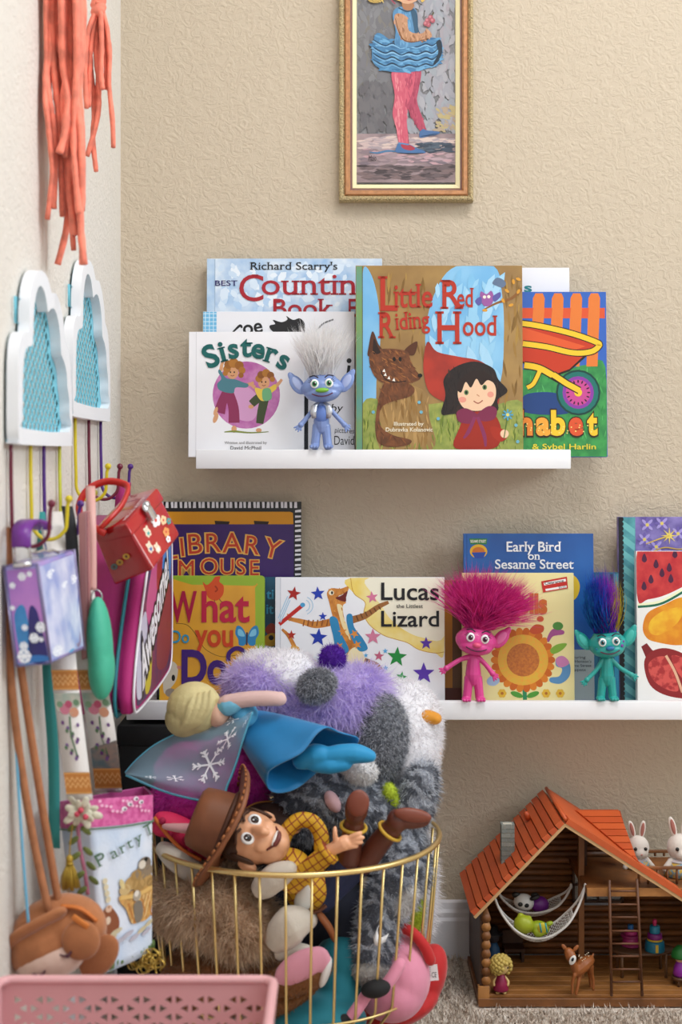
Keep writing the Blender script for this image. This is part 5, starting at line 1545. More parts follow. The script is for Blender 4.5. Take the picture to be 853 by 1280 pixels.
A.poly(inset(0.92)[::-1], mat('#2a1d5a', 0.4, noise=1, nscale=24, second='#7a1c50'))
A.blob([(1.67, 0.49), (1.72, 0.485), (1.76, 0.52), (1.75, 0.58), (1.70, 0.57), (1.67, 0.53)][::-1], '#c9c6dc')
A.blob([(1.70, 0.53), (1.715, 0.53), (1.715, 0.56), (1.70, 0.56)][::-1], '#2b2c4a')
A.blob([(1.74, 0.485), (1.79, 0.485), (1.80, 0.53), (1.76, 0.54)][::-1], '#c9b82c')
A.blob([(1.75, 0.58), (1.83, 0.55), (1.90, 0.61), (1.88, 0.66), (1.80, 0.63)][::-1], '#c9508c')
A.blob([(1.85, 0.60), (1.90, 0.59), (1.93, 0.65), (1.90, 0.67), (1.86, 0.66)][::-1], '#a3182c')
A.blob([(1.90, 0.60), (1.99, 0.60), (2.0, 0.65), (1.94, 0.67)][::-1], '#3f86d0')
A.blob([(1.85, 0.50), (1.97, 0.49), (2.0, 0.55), (1.97, 0.60), (1.88, 0.57)][::-1], '#8c2a3c')
A.build('panel_print', t)
# lettering climbs the panel
def mpx(x, y, k):
    a = math.radians(24)
    return I_ @ Vector((-0.2394 + k, 1.715 + x * math.cos(a) + y * math.sin(a) * 1, 0.492 + x * math.sin(a) - y * math.cos(a)))
L = Art(mpx, start=0.0006); L.text('Awesome!', -0.010, 0.004, 0.058, '#101018', width=0.300, bold=0.07); L.text('Awesome!', -0.004, 0.0, 0.050, '#f0eef4', width=0.288, bold=0.03); L.split('lettering', t)
m = MB(); m.ribbon(spl([Vector((-0.30, 1.93, 0.686)), Vector((-0.298, 1.935, 0.725)), Vector((-0.298, 1.965, 0.735)), Vector((-0.302, 1.985, 0.722)), Vector((-0.30, 1.985, 0.68))], 4), (1, 0, 0), 0.016, 0.003); m.build('carry_loop', MAG, t)

# ================================================================== straps and small bags on the front hooks
t = thing('wristlet_pouch', 'long mint green pouch hanging on a pale pink strap', 'pouch', P(126, 870, 1.57))
m = MB(); m.ell(P(125, 808, 1.575), (0.0145, 0.022, 0.056), rotm('Y', -3)); m.ell(P(127, 835, 1.575), (0.0148, 0.022, 0.036)); fuse(m, 'pouch', mat('#3fae8e', 0.5, bump=0.15, bscale=700), t, 0.002, 5)
m = MB(); m.ribbon(spl([P(113, 608, 1.64), P(114, 650, 1.60), P(114.5, 700, 1.585), P(114.5, 738, 1.58)], 5), (1, -0.15, 0), 0.0112, 0.0016); m.build('strap', mat('#d8a49c', 0.45), t)
m = MB(); m.tube([P(121, 747, 1.578) + Vector((0.006 * math.cos(a), 0, 0.0085 * math.sin(a))) for a in np.linspace(0, 2 * math.pi, 17)[:-1]], 0.0008, 6, closed=True); m.build('ring', CHROME, t)
t = thing('flat_purse', 'dusty mauve flat vinyl purse hanging between the straps', 'purse', P(104, 825, 1.62))
m = MB(); q = [P(97, 642, 1.570), P(108, 638, 1.570), P(110, 822, 1.570), P(101, 826, 1.570)]
m.prism(q, (0.003, 0.012, 0)); m.build('body', mat('#a87474', 0.4, bump=0.15, bscale=800), t, bevel=0.002)
m = MB(); m.tube([p + Vector((0.0006, -0.0012, 0)) for p in (P(108.5, 640, 1.57), P(110.5, 820, 1.57))], 0.0007, 5); m.build('stitched_seam', mat('#7d3f48', 0.5), t)
t = thing('black_strap', 'black fabric strap hanging beside the lilac lunch tin', 'strap', P(90, 700, 1.60))
m = MB(); m.ribbon(spl([P(84, 634, 1.60), P(87, 650, 1.582), P(90, 680, 1.575), P(92, 740, 1.575), P(93, 800, 1.575)], 4), (1, -0.2, 0), 0.0135, 0.003); m.build('webbing', mat('#191b20', 0.7), t)
t = thing('teal_strap', 'flat teal strap hanging behind the tote bag straps', 'strap', P(66, 1060, 1.56))
m = MB(); m.ribbon(spl([P(50, 640, 1.61), P(57, 760, 1.57), P(61, 860, 1.56), P(67, 950, 1.56), P(68, 1060, 1.56)], 4), (1, -0.2, 0), 0.0125, 0.002); m.build('webbing', mat('#2f8f8c', 0.6), t)
for lab, pl in (('thin light blue cord hanging furthest left along the wall', [(2, 640), (3, 760), (5, 900), (7, 1050), (6, 1215)]), ('thin light blue cord slanting towards the brown purse', [(12, 660), (16, 800), (20, 930), (28, 1060), (36, 1160)])):
    o = MB().tube(spl([P(x, y, 1.458 + 0.0001 * i) for i, (x, y) in enumerate(pl)], 5), 0.0016, 7).build('hanging_cord', mat('#6fb0d0', 0.6)); tag(o, lab, 'cord', 'light blue cords on the left wall')

# ---- white patterned tote with floral straps
FL, FRt = P(108, 1000, 1.535), P(190, 994, 1.61)
BRt, BLt = P(180, 984, 1.665), P(73, 1003, 1.59)
t = thing('tote_bag', 'white illustrated tote bag with pink top band hanging on floral straps', 'tote bag', P(130, 1215, 1.58))
low = [P(128, 1218, 1.55), P(190, 1188, 1.61), P(176, 1176, 1.655), P(98, 1205, 1.59)]
def tote_ring(f, inset=0.0):
    cs = [a.lerp(b, f) for a, b in zip((FL, FRt, BRt, BLt), low)]
    ctr_ = sum(cs, Vector()) / 4
    cs = [p + (ctr_ - p).normalized() * inset for p in cs]
    out = []
    for i in range(4):
        a, b = cs[i], cs[(i + 1) % 4]
        for k in range(8):
            tt = k / 8
            p = a.lerp(b, tt)
            bulge = math.sin(math.pi * tt) * (0.004 if f > 0.05 else 0.001)
            n_ = (p - ctr_); n_.z = 0
            out.append(p + n_.normalized() * bulge)
    return out
m = MB()
fr_ = [0, 0.06, 0.13, 0.16, 0.3, 0.5, 0.7, 0.85, 0.95, 1.0]
rows = [tote_ring(f) for f in fr_]
m.grid(rows[::-1], 0, True, True)
inner = [tote_ring(f, 0.0015) for f in (0, 0.2, 0.6)]
m.grid(inner, 1, True, True)
m.f.append(list(range(32))[::-1]); m.m.append(0); m.s.append(False)
for i in range(len(m.m)):
    pass
TW = mat('#dfe6f2', 0.5, noise=0.25, nscale=14, second='#b9cfea', bump=0.1, bscale=300)
bagm = m.build('bag', [TW, mat('#a83a78', 0.7)], t)
m = MB(); m.grid([[p + (p - (FL + BRt) / 2).normalized() * 0.0012 for p in tote_ring(f)] for f in (0.155, 0.08, -0.004)], 0, True, True); m.build('pink_band', mat('#d86aa4', 0.6, noise=1, nscale=130, second='#c85090', nsharp=0.06), t)
m = MB(); m.tube([p + (p - (FL + BRt) / 2).normalized() * 0.0018 for p in tote_ring(0.162)], 0.0008, 5, closed=True); m.build('band_piping', mat('#5a7a5c', 0.5), t)
I_ = WM[t.name].inverted()
def tote_map(x, y, k):     # photograph pixel on the front face of the tote
    f = (y - 1000) / 212.0
    tl, tr = FL.lerp(low[0], f), FRt.lerp(low[1], f)
    px_l = CX + tl.x / tl.y * F; px_r = CX + tr.x / tr.y * F
    s = min(max((x - px_l) / (px_r - px_l), 0.01), 0.99)
    p = tl.lerp(tr, s)
    n_ = Vector(((tr - tl).y, -(tr - tl).x, 0)).normalized()
    return I_ @ (p + n_ * (0.0042 * math.sin(math.pi * s) + 0.0012 + k))
CT = (50, 960, 4.92)
A = Art(tote_map, CT)
A.blob([(470, 800), (690, 790), (686, 880), (675, 980), (640, 1010), (590, 1005), (540, 990), (510, 900)], mat('#d8a45c', 0.5, noise=0.4, nscale=160))
for i in range(4):
    A.line([(520 + i * 45, 860), (560 + i * 40, 1000)], 9, '#b5743a'); A.line([(600 + i * 25, 840), (540 + i * 30, 990)], 7, '#e8c890')
A.line([(470, 812), (580, 826), (688, 806)], 26, '#dcb46c', True)
for x, y, r, c_ in ((540, 740, 42, '#b8945c'), (590, 760, 45, '#a3814c'), (640, 745, 44, '#b8945c'), (672, 770, 30, '#9c7a48'), (500, 770, 34, '#c8ac78'), (610, 690, 46, '#8c7a64'), (570, 700, 36, '#a3814c'), (630, 640, 46, '#7d6f62'), (655, 690, 36, '#8c7a64')):
    A.oval(x, y, r, r, c_)
A.oval(612, 640, 25, 28, '#d9cfc0'); A.oval(640, 612, 13, 15, '#1b1a18'); A.oval(482, 730, 13, 34, '#d8c48c', -15)
A.blob([(380, 870), (410, 845), (440, 880), (465, 940), (460, 1000), (410, 1015), (385, 970)], '#8c4f30'); A.oval(408, 860, 18, 22, '#d8b49a'); A.oval(405, 930, 14, 24, '#e0c8b0')
for k in range(4):
    A.oval(386 + k * 6, 690 + k * 38, 13, 19, '#dccfae')
A.blob([(555, 880), (600, 870), (618, 940), (600, 1000), (565, 990)], '#7d7468'); A.oval(575, 830, 27, 34, '#a89c8c'); A.oval(572, 815, 15, 20, '#e0d8cc')
for x, y in ((480, 1070), (520, 1050), (560, 1085), (610, 1060), (640, 1085), (450, 1010), (660, 1040), (420, 1040)):
    A.oval(x, y, 34, 15, '#c9bc9a' if x % 40 else '#b8b4c0', -20)
A.build('bag_print', t)
L = Art(tote_map, CT, start=0.0012)
for ch, x, y, r in (('P', 372, 590, -24), ('a', 440, 558, -21), ('r', 490, 535, -20), ('t', 535, 515, -20), ('y', 590, 492, -20), ('T', 668, 455, -20)):
    L.text(ch, x, y, 78 if ch in 'PT' else 70, '#4a6a50', rot=r, serif=True, center=True)
for x, y in ((490, 262), (525, 235), (565, 205), (600, 230)):
    L.oval(x, y, 17, 14, '#e8dfe6'); L.oval(x + 4, y + 3, 8, 7, '#4a4650')
for i in range(16):
    L.oval(350 + (i * 61) % 330, 205 + (i * 37) % 95, 9, 9, '#ecb4d0')
L.split('bag_lettering', t)
# straps
def floral_strap(pl, wid, wd):
    pts = spl([P(x, y, Y) for x, y, Y in pl], 6)
    m = MB(); m.ribbon(pts, wd, wid, 0.0016); s = m.build('strap', mat('#e6e1dc', 0.6, bump=0.15, bscale=400), t)
    ws = Vector(wd).normalized()
    I2 = WM[t.name].inverted()
    arr = np.array([tuple(p) for p in pts])
    zz = arr[:, 2]
    def mp(u, v, k):    # u -0.5..0.5 across, v photograph row
        # find point on the strap by row
        rows_ = np.array([HZ + (CH - p[2]) * F / p[1] for p in arr])
        q = Vector([np.interp(v, rows_, arr[:, i]) for i in range(3)])
        return I2 @ (q + ws * wid * u + Vector((0.25, -1, 0)).normalized() * (0.0012 + k))
    return s, mp
s1, mp1 = floral_strap([(66, 640, 1.63), (70, 690, 1.575), (76, 760, 1.555), (80, 835, 1.54), (90, 920, 1.53), (100, 1000, 1.528)], 0.0275, (1, 0.05, 0))
s2, mp2 = floral_strap([(84, 650, 1.63), (98, 720, 1.595), (108, 800, 1.59), (116, 850, 1.59), (128, 920, 1.60), (136, 990, 1.635)], 0.0305, (1, 0.05, 0))
for s_, mp, y0, y1 in ((s1, mp1, 843, 988), (s2, mp2, 848, 980)):
    A = Art(mp, start=0.0004)
    for ya, yb in ((837, 862), (965 if mp is mp1 else 960, 992 if mp is mp1 else 985)):
        A.poly([(-0.5, ya), (0.5, ya), (0.5, yb), (-0.5, yb)], '#c9823f')
        for off in (0, 7):
            zz_ = [(-0.5 + 0.1 * i, ya + (7 if i % 2 else 13) + off - 2) for i in range(11)]
            A.poly(zz_ + [(x, y + 2.2) for x, y in zz_[::-1]], '#e8b878')
        A.rect(-0.5, ya + 0.5, 0.5, ya + 2, '#e0a860'); A.rect(-0.5, yb - 2, 0.5, yb - 0.5, '#e0a860')
    A.poly([(-0.5, 866), (0.5, 866), (0.5, 880), (0.1, 892), (-0.45, 888)], mat('#8fa89c', 0.6, noise=1, nscale=60, second='#c8c0b0'))
    for x, y, r, c_ in ((-0.15, 886, 0.2, '#c9788c'), (0.2, 890, 0.18, '#d89a7c'), (0.02, 880, 0.14, '#b8506c'), (0.32, 878, 0.12, '#6a8c6c'), (-0.32, 880, 0.12, '#7d9a7c')):
        A.oval(x, y, r, r * 34, c_)
    for i in range(14):
        A.oval(-0.3 + (i * 0.171) % 0.62, 903 + (i * 7) % 46, 0.06, 2.6, ('#6a3f78', '#7d5a94', '#5a7a58')[i % 3])
    A.poly([(-0.03, 895), (0.03, 895), (0.0, 920), (0.14, 945), (0.08, 945), (-0.07, 920)], '#5a7a58')
    if mp is mp2:
        A.poly([(-0.5, 935), (0.5, 925), (0.5, 960), (-0.5, 960)], mat('#5f7378', 0.6, noise=1, nscale=50, second='#a88c7c'))
    A.build('strap_print', s_)
# fabric flower, vine, gold tassel, ribbon
m = MB(); fc = P(103, 1015, 1.515)
for i in range(15):
    a = i * 2.4; rr_ = 0.004 + 0.011 * (i / 15)
    p = fc + Vector((rr_ * math.cos(a) * 1.2, -0.004 + 0.003 * math.sin(i), rr_ * math.sin(a)))
    m.ell(p, (0.0068, 0.0016, 0.0042), rotm('Y', math.degrees(-a)) @ rotm('X', 30 * math.sin(i * 1.7)), 10, 6)
m.build('fabric_flower', mat('#e2ddc6', 0.6, noise=0.3, nscale=140), t)
m = MB()
for dx, dz in ((0, 0.004), (0.005, -0.003), (-0.004, 0.0)):
    m.ell(fc + Vector((dx, -0.009, dz)), 0.0032, None, 10, 6)
m.build('flower_centre', mat('#c8475c', 0.6), t)
m = MB(); vine = spl([P(97, 1030, 1.518), P(100, 1060, 1.515), P(106, 1090, 1.515), P(110, 1118, 1.518)], 5); m.tube(vine, 0.0022, 6); m.build('pink_cord', mat('#a8647c', 0.6), t)
lf = MB()
for i in range(9):
    p = vine[int(i * (len(vine) - 1) / 9)]; s = 1 if i % 2 else -1
    lf.ell(p + Vector((s * 0.007 + 0.002, -0.002, -0.003)), (0.007, 0.0008, 0.0032), rotm('Y', s * 40), 8, 5)
lf.build('leaf_garland', mat('#6f7d3c', 0.6, noise=0.4, nscale=120), t)
GOLDT = mat('#b89838', 0.4, metal=0.4)
m = MB(); m.tube(spl([P(91, 1030, 1.515), P(88, 1052, 1.513), P(87, 1070, 1.512)], 4), 0.0008, 5); m.ell(P(87, 1074, 1.512), (0.0038, 0.0038, 0.005)); m.tube([P(87, 1078, 1.512), P(87, 1080, 1.512)], 0.0042, 10)
gt = m.build('gold_tassel', GOLDT, t)
m = MB()
for i in range(46):
    a = i * 2.4; r0 = 0.003 * math.sqrt(i / 46); r1 = 0.0115 * math.sqrt(i / 46)
    m.tube([P(87, 1080, 1.512) + Vector((r0 * math.cos(a), r0 * math.sin(a), 0)), P(87, 1095, 1.512) + Vector((r1 * 0.8 * math.cos(a), r1 * 0.8 * math.sin(a), 0)), P(87.5, 1111, 1.512) + Vector((r1 * math.cos(a), r1 * math.sin(a), 0.001 * math.sin(i)))], 0.0006, 4)
m.build('tassel_fringe', GOLDT, gt)
m = MB()
for i in range(26):
    a = i * 0.9; p0 = P(168 + (i * 7) % 30, 1196 + (i * 5) % 14, 1.60)
    r_ = 0.006 + 0.006 * random.random()
    tilt = rotm('Y', 80 * math.sin(i)) @ rotm('X', 60 * math.cos(i * 2.1))
    pts = [p0 + tilt @ Vector((r_ * math.cos(b_), r_ * math.sin(b_), 0.002 * b_)) for b_ in np.linspace(0, 4.6, 10)]
    m.ribbon(pts, tilt @ Vector((0, 0, 1)), 0.0022, 0.0004)
m.build('gold_ribbon_curls', mat('#c8a850', 0.3, metal=0.6), t)
m = MB()
for i in range(16):
    p0 = P(132 + i * 3.9, 1212 - i * 2.0, 1.553 + i * 0.004)
    m.ell(p0, (0.007, 0.0012, 0.003), rotm('Y', -50 + 30 * math.sin(i * 2)), 8, 5)
m.build('leaf_trim', mat('#5f7a3c', 0.6, noise=0.4, nscale=120), t)

# ---- brown plush purse
t = thing('animal_purse', 'brown plush animal face purse with zip hanging on two cords', 'purse', P(75, 1213, 1.49))
BRN = mat('#b8764a', 0.85, noise=0.15, nscale=60, bump=0.3, bscale=900, sheen=0.4)
pc = P(72, 1168, 1.49)
PR = rotm('Y', -22)
m = MB(); m.ell(pc, (0.054, 0.030, 0.041), PR); m.ell(pc + PR @ Vector((-0.012, 0.0, -0.004)), (0.046, 0.034, 0.036), PR); fuse(m, 'body', BRN, t, 0.0022, 4)
m = MB(); m.ell(pc + PR @ Vector((-0.010, -0.0095, -0.018)), (0.041, 0.0275, 0.0225), PR); fuse(m, 'face', mat('#d8b8a8', 0.85, bump=0.2, bscale=900, sheen=0.4), t, 0.002, 3)
m = MB(); m.tube(spl([pc + PR @ Vector((-0.050, -0.008, 0.000)), pc + PR @ Vector((-0.034, -0.024, 0.018)), pc + PR @ Vector((-0.008, -0.029, 0.024)), pc + PR @ Vector((0.018, -0.026, 0.026))], 5), 0.0085, 10, rnd=True, flat=0.55); m.build('brow_band', BRN, t)
for i, (dx, dz, rx, rz, ro) in enumerate(((0.030, 0.004, 0.020, 0.021, 10), (0.046, -0.018, 0.017, 0.026, 38))):
    m = MB(); m.ell(pc + Vector((dx, -0.030 + i * 0.016, dz)), (rx, 0.006, rz), rotm('Y', ro)); m.build('ear_flap', mat('#a8683f', 0.85, bump=0.3, bscale=900, sheen=0.4) if i else BRN, t)
for p in (Vector((-0.020, -0.036, -0.022)), Vector((0.012, -0.0345, -0.014))):
    m = MB(); m.tube(spl([pc + PR @ (p + Vector((-0.008, 0.002, 0.002))), pc + PR @ (p + Vector((0, -0.001, -0.002))), pc + PR @ (p + Vector((0.008, 0.002, 0.003)))], 4), [0.0012] * 4 + [0.0024] * 1 + [0.0012] * 4, 6); m.build('stitched_eye', mat('#4a2230', 0.7), t)
m = MB(); m.tube(spl([pc + Vector((0.008, -0.020, 0.036)), pc + Vector((0.028, -0.022, 0.034)), pc + Vector((0.044, -0.018, 0.020))], 5), 0.0035, 8, flat=0.6); z_ = m.build('zipper', mat('#c9702c', 0.6), t)
m = MB(); m.box(pc + Vector((0.030, -0.033, 0.024)), (0.020, 0.004, 0.006), rotm('Y', 35)); m.build('zip_pull', mat('#d07a34', 0.5), z_, bevel=0.0015)
for pl in ([(9, 664, 1.452), (6, 720, 1.452), (13, 840, 1.452), (24, 940, 1.46), (40, 1040, 1.468), (60, 1136, 1.472)], [(14, 664, 1.457), (16, 740, 1.457), (27, 840, 1.46), (42, 940, 1.468), (58, 1040, 1.478), (73, 1128, 1.483)]):
    m = MB(); m.tube(spl([P(*q) for q in pl], 5), 0.0043, 8, rnd=True); m.build('cord_strap', mat('#b0734c', 0.8, noise=0.2, nscale=90), t)

# ================================================================== pink perforated crate
t = thing('plastic_crate', 'pink plastic crate with triangular perforations in the foreground corner', 'crate', (-0.195, 1.26, 0))
PINK = mat('#e0a9ab', 0.45, coat=0.1)
cx0, cx1, cy0, cy1, cz = -0.328, -0.0646, 1.10, 1.37, P(0, 1219, 1.37).z
def tri_holes(u0, u1, v0, v1):
    """rows of small triangles pointing left and right in turn, like six-rayed stars"""
    hs = []
    pu, pv, r_ = 0.0310, 0.0084, 0.0072
    j, v = 0, v1
    while v > v0:
        sh = 0.0 if j % 2 else 0.0155
        u = u0 - pu + sh
        while u < u1 + pu:
            for s, off in ((-1, 0.0103), (1, 0.0207)):
                c0 = u + off
                if u0 + 0.004 < c0 < u1 - 0.004:
                    hs.append([(c0 - s * r_ * 0.45, v - r_ * 0.55), (c0 + s * r_ * 0.6, v), (c0 - s * r_ * 0.45, v + r_ * 0.55)])
            u += pu
        v -= pv; j += 1
    return hs
def rrect(u0, u1, v0, v1, r):
    out = []
    for (a, b_, st_) in ((u1 - r, v1 - r, 0), (u0 + r, v1 - r, 90), (u0 + r, v0 + r, 180), (u1 - r, v0 + r, 270)):
        for k in range(6):
            an = math.radians(st_ + k * 18)
            out.append((a + r * math.cos(an), b_ + r * math.sin(an)))
    return out
MX = Matrix(((1, 0, 0, 0), (0, 0, -1, 0), (0, 1, 0, 0), (0, 0, 0, 1)))        # plate in the XZ plane
MY = Matrix(((0, 0, 1, 0), (1, 0, 0, 0), (0, 1, 0, 0), (0, 0, 0, 1)))        # plate in the YZ plane
for yy in (cy1 - 0.0013, cy0 + 0.0013):
    curve_plate('crate_panel', rrect(cx0, cx1, 0.001, cz - 0.002, 0.010), tri_holes(cx0 + 0.012, cx1 - 0.008, 0.03, cz - 0.023), 0.0024, PINK, t, Matrix.Translation((0, yy, 0)) @ MX)
for xx in (cx0 + 0.0012, cx1 - 0.0012):
    curve_plate('crate_panel', rrect(cy0 + 0.003, cy1 - 0.003, 0.001, cz - 0.002, 0.006), tri_holes(cy0 + 0.02, cy1 - 0.02, 0.03, cz - 0.023), 0.0024, PINK, t, Matrix.Translation((xx, 0, 0)) @ MY)
m = MB(); m.b2((cx0 + 0.003, cy0 + 0.003, 0.001), (cx1 - 0.003, cy1 - 0.003, 0.004)); m.build('crate_floor', PINK, t)
m = MB(); m.tube([Vector((x, y, cz - 0.0045)) for x, y in rrect(cx0, cx1, cy0, cy1, 0.012)], 0.0048, 8, closed=True); m.build('crate_rim', PINK, t)
m = MB()
for y in (cy1 + 0.0002, cy0 - 0.0002):
    m.b2((cx0 + 0.010, y - 0.0012, cz - 0.0175), (cx1 - 0.010, y + 0.0012, cz - 0.006))
m.build('rim_skirt', PINK, t, bevel=0.0008)

# ================================================================== gold wire basket
BX, BY, RZ, RR = P(368.5, 0, 1.85).x, 1.85, P(0, 1041, 1.85).z, 0.188
t = thing('wire_basket', 'round gold wire basket heaped with soft toys', 'basket', (BX, BY, 0))
GOLD = mat('#e0c484', 0.3, metal=0.8)
def circ(r, z, n=72):
    return [Vector((BX + r * math.cos(2 * math.pi * k / n), BY + r * math.sin(2 * math.pi * k / n), z)) for k in range(n)]
m = MB(); m.tube(circ(RR, RZ), 0.0036, 8, closed=True); m.build('rim', GOLD, t)
m = MB(); m.tube(circ(0.170, 0.098), 0.0018, 6, closed=True); m.build('lower_ring', GOLD, t)
m = MB(); m.tube(circ(0.095, 0.006), 0.0022, 6, closed=True); m.build('foot_ring', GOLD, t)
NW = 38
wm = MB()
prof = [(RR - 0.0005, RZ), (0.1795, 0.19), (0.171, 0.104), (0.166, 0.094), (0.13, 0.048), (0.098, 0.008), (0.08, 0.006), (0.0, 0.006)]
first = None
for k in range(NW):
    a = 2 * math.pi * (k + 0.35) / NW
    if first is None:
        w_ = MB(); w_.tube([Vector((r, 0, z)) for r, z in prof], 0.00175, 6)
        first = w_.mesh('wire', None); first.materials.append(GOLD)
    o = bpy.data.objects.new('wire', first); COL.objects.link(o); o.parent = t
    o.rotation_euler = (0, 0, a); WM[o.name] = WM[t.name]

# ================================================================== soft toys in the basket
GP = 'soft toys heaped in the wire basket'
px = lambda n, Y=1.85: n * Y / F

def E(mb, x, y, Y, rx, ry, rd, rot=0, yaw=0):
    """ellipsoid by photograph centre, radii rx ry in px, depth radius rd in m, rotation (deg, clockwise in view)"""
    R = rotm('Y', rot) @ rotm('Z', yaw)
    return mb.ell(P(x, y, Y), (px(rx, Y), rd, px(ry, Y)), R)
def Tb(mb, pl, rs, flat=1.0, n=12):
    pts = spl([P(*p) for p in pl], 5)
    Y = pl[0][2]
    rr = np.interp(np.linspace(0, 1, len(pts)), np.linspace(0, 1, len(rs)), [px(r, Y) for r in rs])
    return mb.tube(pts, list(rr), n, rnd=True, flat=flat)

# --- purple, white and grey owl-like plush
t = thing('plush_toy', 'large purple and white fluffy plush with grey patches and orange feet on top', 'plush toy', P(440, 1000, 1.89), group=GP)
WF = mat('#e4e2e6', 0.9, sheen=0.3); PF = mat('#c6b4e4', 0.9, sheen=0.3); GF = mat('#74777f', 0.9, noise=1, nscale=210, second='#3c3f47', nsharp=0.12); WFF = furmat('#efedf0'); PFF = furmat('#e6daf8', '#d0bfee', 40.0, 0.5); GFF = furmat('#d0d2d8', '#6c6f77', 260.0)
m = MB(); E(m, 493, 930, 1.90, 56, 82, 0.070, 20); E(m, 470, 905, 1.91, 60, 60, 0.066); E(m, 508, 945, 1.89, 40, 62, 0.06, 12)
body = fuse(m, 'belly', WF, t, 0.004, 5); fur(body, 17000, 0.011, 0.0012, WFF, (0, 0, -0.3), 0.5)
m = MB(); E(m, 345, 850, 1.88, 56, 36, 0.05, -14); E(m, 330, 842, 1.90, 40, 30, 0.045)
crown = fuse(m, 'crown', WF, t, 0.004, 5); fur(crown, 7000, 0.010, 0.0012, WFF, (0, 0, -0.2), 0.5)
m = MB(); E(m, 420, 880, 1.875, 66, 44, 0.062, 8); E(m, 388, 900, 1.865, 50, 40, 0.05); E(m, 330, 862, 1.862, 40, 33, 0.04); E(m, 300, 858, 1.87, 17, 26, 0.03); E(m, 448, 868, 1.88, 40, 33, 0.055)
coat = fuse(m, 'purple_coat', PF, t, 0.004, 5); fur(coat, 26000, 0.021, 0.0015, PFF, (0.1, -0.1, -0.5), 0.6, curl=0.7)
m = MB(); E(m, 396, 857, 1.808, 26, 21, 0.012, -22); pt_ = fuse(m, 'grey_eye_patch', GF, t, 0.0025, 3); fur(pt_, 4000, 0.008, 0.0010, GFF)
m = MB(); E(m, 474, 925, 1.842, 38, 58, 0.034, 6); E(m, 465, 955, 1.842, 26, 38, 0.03, 0); pt_ = fuse(m, 'grey_wing', GF, t, 0.003, 4); fur(pt_, 9000, 0.009, 0.0010, GFF)
m = MB(); E(m, 416, 823, 1.875, 15, 15, 0.016); pp = m.build('pompom', mat('#5c2a9c', 0.9), t); fur(pp, 2500, 0.009, 0.0009, furmat('#6a34b0'), (0, 0, 0))
for x, y, rx, ry, ro, Yy in ((534, 896, 18, 9, 8, 1.86), (543, 938, 9, 14, 10, 1.90)):
    m = MB(); E(m, x, y, Yy, rx, ry, 0.011, ro); E(m, x + rx * 0.55, y + 2, Yy, rx * 0.5, ry * 0.85, 0.012, ro); fuse(m, 'foot', mat('#d08a1c', 0.7, sheen=0.3), t, 0.0018, 3)

# --- grey tabby cat plush
t = thing('plush_toy', 'grey striped tabby cat plush lying across the basket', 'plush toy', P(440, 1230, 1.84), group=GP)
CAT = mat('#9a9ea7', 0.92, wave=(17, 9.0, 2.5, 'DIAGONAL'), second='#5c606a', sheen=0.3)
CATW = mat('#d8d6d6', 0.92)
m = MB()
E(m, 430, 995, 1.842, 84, 38, 0.06, 10); E(m, 385, 1012, 1.842, 46, 40, 0.055); E(m, 470, 1030, 1.855, 46, 50, 0.05); E(m, 492, 1060, 1.86, 40, 48, 0.045)
Tb(m, [(498, 1045, 1.83), (515, 1008, 1.825), (528, 974, 1.825)], [24, 25, 22])
Tb(m, [(500, 1060, 1.82), (505, 1090, 1.80), (482, 1130, 1.780), (468, 1180, 1.765), (466, 1208, 1.760)], [34, 32, 28, 26, 23])
E(m, 400, 1000, 1.80, 20, 18, 0.02)
body = fuse(m, 'body', CAT, t, 0.004, 5); fur(body, 30000, 0.014, 0.0013, furmat('#d4d8e0', '#7c808a', 45.0, 0.45, (17, 9.0, 2.5, 'DIAGONAL')), (0.1, 0, -0.4), 0.5)
m = MB(); E(m, 464, 1212, 1.750, 24, 16, 0.020, -10); pw = fuse(m, 'paw', mat('#a9a49e', 0.9), t, 0.0025, 3); fur(pw, 2500, 0.006, 0.001, mat('#a9a49e', 0.9))
m = MB(); E(m, 450, 962, 1.80, 23, 17, 0.018, 20); pw = fuse(m, 'white_chest', CATW, t, 0.0025, 3); fur(pw, 2500, 0.007, 0.001, CATW)
m = MB(); E(m, 416, 1002, 1.782, 9, 15, 0.01, -30); m.build('ear_lining', mat('#c9a0a4', 0.9), t)
m = MB(); E(m, 505, 1128, 1.765, 9, 25, 0.016, 35); pw = fuse(m, 'white_cuff', CATW, t, 0.0025, 2); fur(pw, 2500, 0.010, 0.001, CATW)
m = MB(); m.ribbon(spl([P(478, 1150, 1.745), P(470, 1166, 1.728), P(473, 1177, 1.726), P(484, 1172, 1.728)], 4), (0.5, 0.2, 1), 0.011, 0.0006); m.build('care_label', mat('#e8e8ea', 0.6), t)

# --- white fluffy tail toy at the right rim
t = thing('plush_toy', 'white shaggy plush with lime green showing against the right rim', 'plush toy', P(530, 1180, 1.90), group=GP)
m = MB(); Tb(m, [(518, 1045, 1.91), (525, 1085, 1.92), (526, 1120, 1.92), (524, 1160, 1.92)], [14, 15, 14, 12]); E(m, 512, 1120, 1.89, 20, 40, 0.03)
b_ = fuse(m, 'body', WF, t, 0.0035, 4); fur(b_, 9000, 0.020, 0.0013, WFF, (0.3, 0, -0.5), 0.5, curl=0.4)
m = MB(); E(m, 517, 1135, 1.835, 13, 42, 0.016, 6); g_ = fuse(m, 'lime_patch', mat('#a6b82c', 0.9), t, 0.0025, 3); fur(g_, 2500, 0.008, 0.001, mat('#a6b82c', 0.9))
m = MB(); E(m, 487, 989, 1.805, 8, 10, 0.012); E(m, 492, 1000, 1.812, 8, 12, 0.012); g_ = fuse(m, 'lime_tuft', mat('#a6b82c', 0.9), t, 0.002, 2); fur(g_, 900, 0.006, 0.001, mat('#a6b82c', 0.9))

